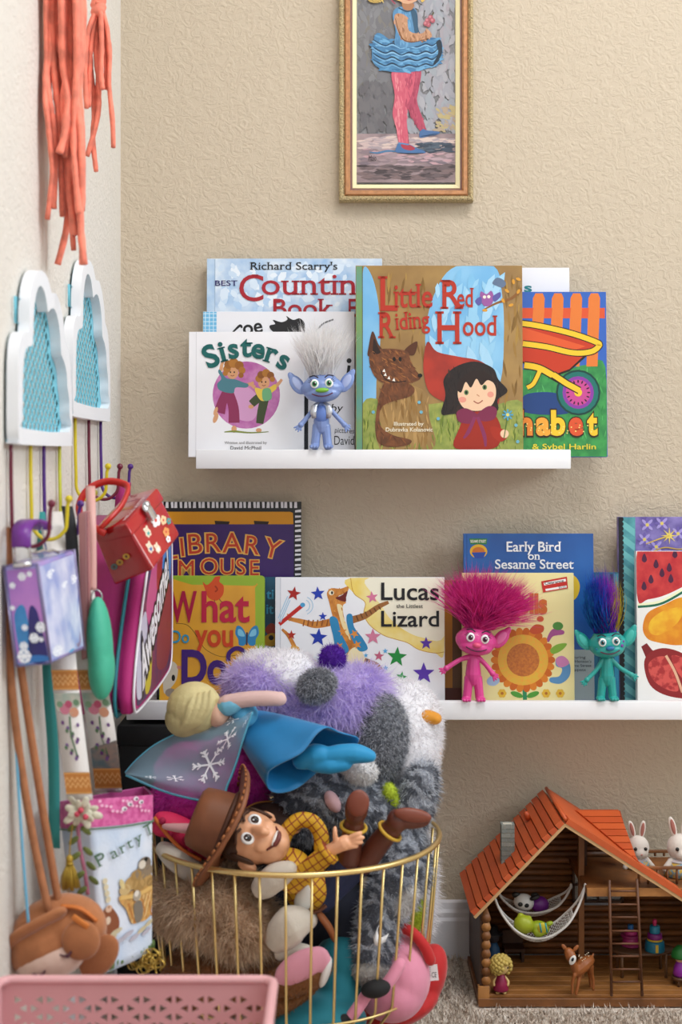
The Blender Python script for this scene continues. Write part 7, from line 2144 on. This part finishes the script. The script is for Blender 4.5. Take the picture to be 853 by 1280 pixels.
# right slope: only a narrow verge band in front; behind it the cross gable and balcony
xe = 0.60; ze = roof_z(xe)
nn = Vector((-slr, 0, 1)).normalized()
q = [Vector((ax_, 0, az)) - nn * 0.003, Vector((xe, 0, ze)) - nn * 0.003, Vector((xe, 0, ze)) + nn * 0.0014, Vector((ax_, 0, az)) + nn * 0.0014]
m = MB(); m.prism([Vector((p.x, YF - 0.003, p.z)) for p in q], (0, 0.020, 0)); m.build('verge_board', CREAM, t)
q = [Vector((ax_, 0, az)) + nn * 0.0015, Vector((xe, 0, ze)) + nn * 0.0015, Vector((xe, 0, ze)) + nn * 0.0095, Vector((ax_, 0, az)) + nn * 0.0095]
m = MB(); m.prism([Vector((p.x, YF - 0.004, p.z)) for p in q], (0, 0.022, 0)); m.build('verge_roofing', ROOF, t)
# cross gable facing the room: planks run level
def gz(x):       # lower boundary on top of the verge
    return roof_z(x) + 0.0095 / nn.z
gx1 = XZ(700, 300, YF)[0]
gtop = h8(600, 122, YB - 0.05).z
n_ = 8
Yt = YB - 0.05
for i in range(n_):
    f0, f1 = i / n_, (i + 1) / n_ - 0.014
    zlo = gz(gx1) - 0.001
    z0, z1 = zlo + (gtop - zlo) * f0, zlo + (gtop - zlo) * f1
    y0, y1 = YF + 0.002 + (Yt - YF) * f0, YF + 0.002 + (Yt - YF) * f1
    xa = ax_ + (z0 - 0.0095 / nn.z - az) / slr
    xa1 = ax_ + (z1 - 0.0095 / nn.z - az) / slr
    xa, xa1 = max(xa, ax_ - 0.002), max(xa1, ax_ - 0.002)
    xb0 = gx1 - 0.004 * f0; xb1 = gx1 - 0.004 * f1
    pl = [Vector((xa, y0, z0)), Vector((xb0, y0, z0)), Vector((xb1, y1, z1)), Vector((xa1, y1, z1))]
    off = (pl[1] - pl[0]).cross(pl[3] - pl[0]).normalized()
    if off.y > 0: off = -off
    m = MB(); m.prism([p + off * 0.001 for p in pl], off * -0.005); m.build('gable_plank', ROOF if i % 2 else ROOF2, t)
xt = ax_ + (gtop - 0.006 / nn.z - az) / slr
m = MB(); m.prism([Vector((xt, Yt + 0.001, gtop)), Vector((gx1 - 0.004, Yt + 0.001, gtop)), Vector((gx1 - 0.004, Yt + 0.001, gz(gx1) - 0.004))], (0, 0.006, 0)); m.build('gable_back', ROOF2, t)
m = MB(); gp = [Vector((gx1 - 0.002, YF + 0.016, gz(gx1) - 0.004)), Vector((gx1 - 0.002, Yt, gtop)), Vector((gx1 - 0.002, Yt + 0.006, gz(gx1) - 0.004))]; m.prism(gp, (-0.003, 0, 0)); m.build('gable_end', mat('#9c3816', 0.55), t)
# ridge behind the front apex
m = MB(); m.tube([Vector((ax_, YF - 0.004, az + 0.0078)), Vector((ax_, YB + 0.008, az + 0.0078))], 0.0028, 8); m.build('ridge_cap', ROOF, t)
# the right slope behind the verge, as far as the gable reaches
sx1 = gx1 - 0.006
q0 = [Vector((ax_, 0, az)) + nn * 0.0015, Vector((sx1, 0, roof_z(sx1))) + nn * 0.0015, Vector((sx1, 0, roof_z(sx1))) + nn * 0.008, Vector((ax_, 0, az)) + nn * 0.008]
m = MB(); m.prism([Vector((p.x, YF + 0.0185, p.z)) for p in q0], (0, YB + 0.008 - YF - 0.0185, 0)); m.build('rear_roofing', ROOF, t)
# little vent hood on the left slope
c_ = h8(307, 140, YB - 0.06); m = MB(); m.lathe([(0.004, -0.006), (0.0045, 0.002), (0.0035, 0.006), (0.0, 0.007)], c_, rotm('Y', -20), 12); m.build('roof_hook', ROOF2, t)
# chimney of grey bricks
cw, cd_ = 0.0195, 0.018
cb = h8(238, 305, 2.05); ct_ = h8(240, 165, 2.05).z
nb = 9; bh = (ct_ - cb.z) / nb
m = MB(); m.b2((cb.x - cw / 2 + 0.0012, cb.y - cd_ / 2 + 0.0012, cb.z - 0.012), (cb.x + cw / 2 - 0.0012, cb.y + cd_ / 2 - 0.0012, ct_ - 0.001)); ch_ = m.build('chimney', mat('#c9c4b4', 0.8), t)
BRK = [mat('#8c9088', 0.7, noise=0.2, nscale=90), mat('#7c827c', 0.7, noise=0.2, nscale=90)]
for i in range(nb):
    z0 = cb.z + i * bh
    splits = [0, 0.5, 1] if i % 2 else [0, 0.28, 0.75, 1]
    for a_, b_ in zip(splits[:-1], splits[1:]):
        for (yy0, yy1) in ((cb.y - cd_ / 2, cb.y - cd_ / 2 + 0.003), (cb.y + cd_ / 2 - 0.003, cb.y + cd_ / 2)):
            m = MB(); m.b2((cb.x - cw / 2 + cw * a_ + 0.0004, yy0, z0 + 0.0004), (cb.x - cw / 2 + cw * b_ - 0.0004, yy1, z0 + bh - 0.0004)); m.build('brick', BRK[i % 2], ch_)
        for (xx0, xx1) in ((cb.x - cw / 2, cb.x - cw / 2 + 0.003), (cb.x + cw / 2 - 0.003, cb.x + cw / 2)):
            m = MB(); m.b2((xx0, cb.y - cd_ / 2 + 0.0032 + (cd_ - 0.0064) * a_, z0 + 0.0004), (xx1, cb.y - cd_ / 2 + 0.0032 + (cd_ - 0.0064) * b_ - 0.0005, z0 + bh - 0.0004)); m.build('brick', BRK[(i + 1) % 2], ch_)
# loft floor, post, balcony rail
lz1, lz0 = h8(0, 396, YF).z, h8(0, 424, YF).z
lx0 = h8(520, 0, YF).x
m = MB(); m.b2((lx0, YF + 0.004, lz0), (xr, YB - 0.01, lz1 - 0.001)); m.build('loft_floor', WOOD, t, bevel=0.0006, seg=1)
m = MB(); m.b2((lx0, YF + 0.002, lz0 - 0.0005), (xr, YF + 0.0038, lz1)); m.build('loft_edge', WOODL, t)
m = MB(); px_ = h8(497, 0, 2.06).x; m.b2((px_ - 0.004, 2.055, zf), (px_ + 0.004, 2.063, az - 0.03)); m.build('post', WOOD, t)
m = MB(); m.b2((px_ + 0.010, 2.10, lz1), (px_ + 0.016, 2.106, lz1 + 0.05)); m.build('post', WOODD, t)
for yy, zo in ((YF + 0.020, 0.0), (YB - 0.01, 0.022)):
    zr = h8(0, 322, YF + 0.02).z if zo == 0 else h8(0, 258, YB).z
    x0r = gx1 + 0.002
    m = MB(); m.b2((x0r, yy, zr - 0.003), (xr, yy + 0.005, zr + 0.001)); m.build('balcony_rail', WOOD, t, bevel=0.0006, seg=1)
    for k in range(18):
        xx = x0r + 0.003 + k * 0.0135
        if xx < xr:
            zbot = max(lz1, 0)
            m = MB(); m.tube([Vector((xx, yy + 0.0025, zbot)), Vector((xx, yy + 0.0025, zr - 0.002))], 0.0018, 6); m.build('baluster', WOOD, t)
# right wall, outside the frame
m = MB(); m.b2((xr - 0.004, YF + 0.002, zf), (xr, YB, lz0)); m.build('side_panel', WOODD, t)

# ladder
t = thing('toy_ladder', 'brown toy ladder leaning against the loft of the log cabin', 'ladder', P(782, 1245, 2.0))
LAD = mat('#6a3f22', 0.5, noise=0.3, nscale=40)
def ladp(x, y):
    f = (y - 360) / 405.0
    return h8(x, y, YF + 0.001 - 0.0 * f)
YL = 1.987
for a_, b_ in (((597, 366), (605, 776)), ((694, 362), (713, 774))):
    p, q = h8(*a_, YL), h8(*b_, YL); q.z = zf + 0.0003
    m = MB(); m.tube([p, q], 0.0021, 8, rnd=False); m.build('rail', LAD, t)
for i, y in enumerate((405, 452, 497, 545, 590, 634, 680, 724)):
    f = (y - 366) / 405
    m = MB(); m.tube([h8(597 + 8 * f, y, YL), h8(695 + 18 * f, y, YL)], 0.0016, 8); m.build('rung', LAD, t)

# hammocks
ROPE = mat('#cfcac4', 0.85)
def hammock(label, L0, R0, low, Y, wd):
    t = thing('toy_hammock', label, 'hammock', h8(low[0], low[1], Y), group='toy hammocks in the log cabin')
    a, b_, lo = h8(*L0, Y), h8(*R0, Y), h8(*low, Y)
    def pt(s, v):     # s along 0..1, v across -0.5..0.5
        c = (lo - a.lerp(b_, 0.45)); k = 4 * s * (1 - s)
        p = a.lerp(b_, s) + Vector((0, 0, c.z * k ** 0.8))
        spread = wd * min(1, k * 1.5)
        return p + Vector((0, spread * v, 0.010 * (4 * v * v) * k))
    for v in (-0.5, 0.5):
        m = MB(); m.tube([pt(s, v) for s in np.linspace(0.0, 1.0, 26)], 0.0018, 7); m.build('edge_rope', ROPE, t)
    m = MB()
    ns, nv = 22, 9
    for i in range(ns):
        for j in range(nv - 1):
            s0, s1 = 0.13 + 0.74 * i / ns, 0.13 + 0.74 * (i + 1) / ns
            v0, v1 = -0.5 + j / (nv - 1), -0.5 + (j + 1) / (nv - 1)
            m.tube([pt(s0, v0), pt(s1, v1)], 0.00055, 4); m.tube([pt(s0, v1), pt(s1, v0)], 0.00055, 4)
    o = m.build('net', ROPE, t); o['kind'] = 'stuff'
    for e in (0.0, 1.0):
        m = MB(); m.ell(pt(e, 0), (0.0024, 0.0024, 0.0045), None, 8, 6); m.build('end_knot', ROPE, t)
    return t, pt
hammock('white net toy hammock at the back holding the panda toy', (205, 408), (462, 388), (345, 492), 2.075, 0.040)
hammock('white net toy hammock in front holding the green turtle toy', (192, 425), (512, 388), (345, 582), 2.012, 0.040)
# hung on small pegs of the cabin
# panda toy
def R8(n, Y=YF):
    return n / 2.815 * Y / F
t = thing('toy_panda', 'small panda toy in a purple shirt lying in the back hammock', 'toy figure', h8(320, 475, 2.075))
m = MB(); m.ell(h8(296, 444, 2.066), (R8(38), R8(30), R8(31)), rotm('Y', 10)); hd = m.build('head', mat('#dcdad6', 0.4), t)
for x, y in ((268, 418), (335, 420)):
    m = MB(); m.ell(h8(x, y, 2.066), (R8(15), R8(9), R8(11))); m.build('ear', mat('#141414', 0.4), hd)
for x, y in ((284, 452), (306, 456)):
    m = MB(); m.ell(h8(x, y, 2.066 - R8(28)), (R8(9), R8(4), R8(8))); m.build('eye_patch', mat('#141414', 0.4), hd)
m = MB(); m.ell(h8(352, 452, 2.070), (R8(34), R8(26), R8(30))); m.build('body', mat('#6a1f80', 0.4), t)
m = MB(); m.ell(h8(335, 428, 2.058), (R8(20), R8(10), R8(9)), rotm('Y', -20)); m.build('arm', mat('#181418', 0.4), t)
# turtle toy
t = thing('toy_turtle', 'lime green turtle toy lying in the front hammock', 'toy figure', h8(320, 560, 2.01))
GR = mat('#9aa51e', 0.45)
m = MB(); m.ell(h8(296, 522, 2.002), (R8(37), R8(30), R8(33)), rotm('Y', 15)); m.ell(h8(285, 492, 2.004), (R8(12), R8(9), R8(11))); m.ell(h8(314, 500, 2.002), (R8(10), R8(8), R8(10))); fuse(m, 'head', GR, t, 0.0012, 3)
m = MB(); m.ell(h8(350, 535, 2.006), (R8(38), R8(26), R8(26)), rotm('Y', 8)); m.ell(h8(348, 552, 1.998), (R8(20), R8(12), R8(16))); m.ell(h8(385, 520, 2.000), (R8(16), R8(10), R8(9)), rotm('Y', -20)); fuse(m, 'body', mat('#8fa01c', 0.45), t, 0.0012, 3)
m = MB(); m.ell(h8(362, 535, 1.9845), (R8(18), R8(6), R8(19)), rotm('Y', 15)); m.build('belly_stripe', mat('#c9b82c', 0.5), t)
for x in (352, 372):
    m = MB(); m.tube([h8(x, 518, 1.978), h8(x + 6, 550, 1.980)], R8(3), 6); m.build('strap', mat('#2a9a9c', 0.5), t)

# blonde doll
def lathe_toy(name, label, cat, x, yb, Y, parts, group=None):
    b = h8(x, yb, Y); b.z = zf + 0.0002
    return thing(name, label, cat, b, group=group), b
t, b0 = lathe_toy('toy_doll', 'tiny curly blonde doll in a magenta dress on the cabin floor', 'toy figure', 215, 775, 1.998, None)
u_ = R8(1)
sk = mat('#d8b878', 0.5)
m = MB(); m.lathe([(26 * u_, 12 * u_), (28 * u_, 16 * u_), (22 * u_, 40 * u_), (15 * u_, 62 * u_), (10 * u_, 70 * u_)], b0, None, 20); m.build('dress', mat('#8c1440', 0.45), t)
for s in (-1, 1):
    m = MB(); m.tube([b0 + Vector((s * 11 * u_, 0, 5 * u_)), b0 + Vector((s * 10 * u_, 0, 20 * u_))], 6 * u_, 8, rnd=True); m.ell(b0 + Vector((s * 12 * u_, -6 * u_, 4.5 * u_)), (8 * u_, 11 * u_, 4.5 * u_), None, 10, 6); m.build('leg', sk, t)
    m = MB(); m.tube(spl([b0 + Vector((s * 13 * u_, 0, 60 * u_)), b0 + Vector((s * 25 * u_, -4 * u_, 44 * u_)), b0 + Vector((s * 24 * u_, -8 * u_, 32 * u_))], 3), 5 * u_, 8, rnd=True); m.build('arm', sk, t)
m = MB(); m.ell(b0 + Vector((0, 0, 96 * u_)), (31 * u_, 28 * u_, 30 * u_)); m.build('head', sk, t)
m = MB()
for i in range(90):
    ph = math.acos(1 - 1.7 * (i + 0.5) / 90); th = i * 2.399
    d = Vector((math.sin(ph) * math.cos(th), math.sin(ph) * math.sin(th), math.cos(ph)))
    if d.y < -0.35 and d.x > 0.1 and d.z < 0.35:
        continue
    m.ell(b0 + Vector((0, 0, 98 * u_)) + Vector((d.x * 35, d.y * 32, d.z * 34)) * u_, 8.5 * u_, None, 8, 6)
m.build('curls', mat('#c2a856', 0.6), t)
for x_ in (10, 22):
    m = MB(); m.ell(b0 + Vector((x_ * u_, -27 * u_ + x_ * 0.35 * u_, 96 * u_)), (3 * u_, 2.4 * u_, 4 * u_), None, 8, 6); m.build('eye', mat('#2a1a10', 0.3), t)

# deer
t = thing('toy_deer', 'small brown fawn figurine standing on the cabin floor', 'toy figure', h8(490, 768, 1.998))
DE = mat('#a05c2c', 0.45, noise=0.15, nscale=60)
m = MB()
def D(x, y, r, Y): return (550 + x / 2.815, 970 + y / 2.815, Y)
def Td(mb, pl, rs):
    pts = spl([h8(*q) for q in pl], 4); rr = np.interp(np.linspace(0, 1, len(pts)), np.linspace(0, 1, len(rs)), [R8(r) for r in rs]); mb.tube(pts, list(rr), 10, rnd=True)
Td(m, [(485, 685, 1.996), (505, 665, 2.000), (525, 650, 2.006)], [21, 25, 21])
Td(m, [(478, 680, 1.994), (470, 660, 1.990), (466, 640, 1.988)], [16, 13, 12])
Td(m, [(455, 622, 1.988), (462, 638, 1.986), (466, 652, 1.983)], [19, 20, 11])
Td(m, [(474, 700, 1.990), (467, 730, 1.990), (467, 762, 1.990)], [8, 5.5, 5])
Td(m, [(492, 700, 1.997), (487, 735, 1.992), (480, 768, 1.990)], [9, 6, 5])
Td(m, [(530, 670, 2.008), (536, 700, 2.010), (541, 722, 2.010), (541, 750, 2.008)], [14, 7, 5.5, 5])
Td(m, [(524, 672, 2.018), (528, 705, 2.022), (532, 745, 2.022)], [10, 6, 5])
Td(m, [(535, 642, 2.010), (541, 625, 2.012)], [7, 3])
bd = fuse(m, 'body', DE, t, 0.0010, 2)
for x0, y0, x1, y1 in ((446, 612, 431, 594), (472, 612, 486, 600)):
    m = MB(); m.ell(h8((x0 + x1) / 2, (y0 + y1) / 2, 1.988), (R8(7), R8(4), R8(14)), rotm('Y', -38 if x0 < 450 else 42)); m.build('ear', DE, bd)
m = MB(); m.ell(h8(468, 648, 1.9785), (R8(11), R8(4), R8(18)), rotm('Y', 25)); m.build('white_cheek', mat('#e6e2dc', 0.4), bd)
m = MB(); m.ell(h8(468, 646, 1.9765), (R8(4.5), R8(3), R8(7)), rotm('Y', 25)); m.build('eye', mat('#1a2430', 0.2), bd)
m = MB()
for i in range(12):
    m.ell(h8(490 + (i * 11) % 38, 640 - (i % 4) * 4 + (i % 3) * 8 - 6, 1.982 + 0.0008 * i - 0.0005), R8(2.2), None, 6, 4)
m.build('spots', mat('#e0cdb0', 0.5), bd)

# table, cakes, stool, chair figures
t = thing('toy_table', 'low round brown toy table in the log cabin', 'table', h8(720, 700, 2.08))
tc = h8(710, 632, 2.075); tc.z = h8(0, 625, 2.05).z
m = MB(); m.lathe([(R8(118), -0.004), (R8(120), -0.002), (R8(118), 0.0)], tc, None, 36, sy=0.55); m.build('table_top', mat('#5a3c26', 0.4, noise=0.2, nscale=40), t)
for dx, dy in ((-80, -0.018), (80, -0.018), (-80, 0.018), (80, 0.018), (-20, -0.026)):
    p = tc + Vector((R8(dx), dy, -0.003)); q = Vector((p.x, p.y, zf + 0.0002))
    m = MB(); m.tube([p, q], 0.0022, 8); m.build('leg', mat('#6a4a30', 0.5), t)
def cake(label, x, layers, Yc):
    c = h8(x, 625, Yc); c.z = tc.z + 0.0002
    t = thing('toy_cake', label, 'toy cake', c, group='toy cakes on the little table')
    z = c.z
    for r, h, col, name in layers:
        m = MB(); m.lathe([(R8(r) * 0.97, 0), (R8(r), R8(h) * 0.15), (R8(r) * 0.96, R8(h) * 0.9), (R8(r) * 0.85, R8(h))], Vector((c.x, c.y, z)), None, 24); m.build(name, mat(col, 0.45), t)
        z += R8(h)
    return t, c
t_, c_ = cake('blue and magenta tiered toy cake with pink topper', 757, [(36, 38, '#16708c', 'tier'), (28, 7, '#c9a52c', 'icing_band'), (27, 20, '#7a1c70', 'tier'), (19, 27, '#1c7f9c', 'tier'), (7, 8, '#b01c50', 'topper_base'), (8, 14, '#c0205c', 'topper')], 2.062)
m = MB(); m.box(c_ + Vector((0.0, -R8(36), R8(18))), (R8(10), 0.002, R8(28))); m.build('yellow_bow', mat('#c9a52c', 0.5), t_)
t_, c_ = cake('dark pink toy cake behind the ladder with blue topper', 672, [(36, 8, '#8c1c58', 'plate'), (30, 26, '#a02464', 'tier'), (38, 8, '#8c1c58', 'tier'), (24, 12, '#b02c70', 'tier'), (11, 22, '#1c5f9c', 'topper')], 2.085)
# little mushroom-like seated toy at the right edge
t = thing('toy_stool', 'small brown toy stool at the right edge of the picture', 'stool', h8(846, 720, 2.03))
sc_ = h8(848, 706, 2.03)
m = MB(); m.lathe([(R8(32), -0.003), (R8(33), 0), (R8(30), 0.001)], sc_, None, 24); m.build('seat', mat('#5a3c26', 0.5), t)
for a in (0.6, 2.5, 4.2):
    p = sc_ + Vector((R8(24) * math.cos(a), R8(24) * math.sin(a), -0.002)); m = MB(); m.tube([p, Vector((p.x, p.y, zf + 0.0002))], 0.002, 8); m.build('leg', mat('#5a3c26', 0.5), t)
t = thing('toy_figure', 'small toy with green cap and purple body on the stool', 'toy figure', sc_ + Vector((0, 0, 0.0012)))
m = MB(); m.lathe([(R8(22), 0), (R8(27), R8(8)), (R8(24), R8(30)), (R8(15), R8(52)), (R8(8), R8(60))], sc_ + Vector((0, 0, 0.0012)), None, 24); m.build('body', mat('#8c2a9c', 0.45), t)
m = MB(); m.ell(sc_ + Vector((0, 0, R8(66))), (R8(20), R8(20), R8(16))); m.build('head', mat('#d8b090', 0.5), t)
m = MB(); m.lathe([(R8(33), 0), (R8(34), R8(6)), (R8(28), R8(26)), (R8(14), R8(40)), (0, R8(44))], sc_ + Vector((0, 0, R8(70))), None, 24); m.build('cap', mat('#1c6a28', 0.5), t)
# dark figure in the left of the cabin
t = thing('toy_figure', 'small dark blue toy in a black hat inside the left of the cabin', 'toy figure', h8(188, 640, 2.10))
c_ = h8(188, 640, 2.10); c_.z = zf + 0.0002
m = MB(); m.lathe([(R8(24), 0), (R8(28), R8(20)), (R8(24), R8(70)), (R8(14), R8(95))], c_, None, 20); m.build('body', mat('#1c4a70', 0.5), t)
m = MB(); m.ell(c_ + Vector((0, 0, R8(110))), (R8(23), R8(22), R8(22))); m.build('head', mat('#2a2c34', 0.6), t)
m = MB(); m.lathe([(R8(36), 0), (R8(36), R8(4)), (R8(20), R8(6)), (R8(17), R8(30)), (0, R8(32))], c_ + Vector((0, 0, R8(122))), None, 20); m.build('hat', mat('#121216', 0.6), t)
# little sideboard against the left wall of the cabin
t = thing('toy_bench', 'small dark wood toy bench at the back of the cabin', 'bench', h8(255, 700, 2.12))
bx0, bx1 = h8(180, 0, 2.12).x, h8(300, 0, 2.12).x
m = MB(); m.b2((bx0 + 0.02, 2.118, zf + 0.016), (bx1, 2.145, zf + 0.020)); m.build('seat', WOODD, t)
m = MB(); m.b2((bx0 + 0.02, 2.143, zf + 0.0205), (bx1, 2.146, zf + 0.040)); m.build('backrest', WOODD, t)
for x_ in (bx0 + 0.023, bx1 - 0.003):
    m = MB(); m.b2((x_ - 0.002, 2.12, zf + 0.0002), (x_ + 0.002, 2.143, zf + 0.0158)); m.build('leg', WOODD, t)

# rabbits on the balcony
def rabbit(label, x, y, Y, s=1.0, look=0.3):
    c = h8(x, y, Y)
    t = thing('toy_rabbit', label, 'toy figure', Vector((c.x, c.y, lz1 + 0.0003)), group='flocked toy rabbits on the balcony')
    FL_ = mat('#e0d6cc', 0.9, sheen=0.5)
    m = MB(); m.ell(c, (R8(36) * s, R8(34) * s, R8(38) * s)); m.ell(c + Vector((R8(4) * s, -R8(14) * s, -R8(14) * s)), (R8(26) * s, R8(26) * s, R8(22) * s)); hd = fuse(m, 'head', FL_, t, 0.0012, 3)
    for sx, ro in ((-20, -14), (14, 8)):
        m = MB(); m.ell(c + Vector((R8(sx) * s, 0, R8(56) * s)), (R8(10) * s, R8(6) * s, R8(30) * s), rotm('Y', ro)); eo = m.build('ear', FL_, hd)
        m = MB(); m.ell(c + Vector((R8(sx) * s, -R8(5) * s, R8(58) * s)), (R8(6) * s, R8(3) * s, R8(22) * s), rotm('Y', ro)); m.build('ear_lining', mat('#a8685c', 0.8), eo)
    for sx in (-1, 1):
        m = MB(); m.ell(c + Vector((R8(sx * 16 + 2) * s, -R8(31) * s, R8(2) * s)), R8(5.5) * s, None, 10, 8); m.build('eye', mat('#120c0a', 0.15), hd)
    m = MB(); m.ell(c + Vector((R8(4) * s, -R8(40) * s, -R8(14) * s)), (R8(4), R8(3), R8(3)), None, 8, 6); m.build('nose', mat('#c98a80', 0.5), hd)
    zb = lz1 + 0.0003
    m = MB(); zt = c.z - R8(30) * s; m.lathe([(R8(44) * s, 0), (R8(40) * s, (zt - zb) * 0.5), (R8(24) * s, zt - zb)], Vector((c.x, c.y, zb)), None, 24); m.build('dress', mat('#7da6bc', 0.7, noise=1, nscale=260, second='#d8b04c', nsharp=0.05), t)
    m = MB(); m.lathe([(R8(30) * s, -R8(12)), (R8(33) * s, -R8(8)), (R8(24) * s, 0)], Vector((c.x, c.y, zt)), None, 20); m.build('lace_collar', mat('#ded8dc', 0.8), t)
    for sx in (-1, 1):
        m = MB(); m.tube([Vector((c.x + R8(sx * 24) * s, c.y - R8(10), zt - R8(6))), Vector((c.x + R8(sx * 44) * s, c.y - R8(20), zt - R8(34)))], R8(9) * s, 8, rnd=True); m.build('arm', FL_, t)
    return t
rabbit('white toy rabbit in a flowered dress on the balcony at the right edge', 845, 250, 2.055, 1.3)
rabbit('white toy rabbit half hidden behind the orange gable', 698, 250, 2.095, 1.15)
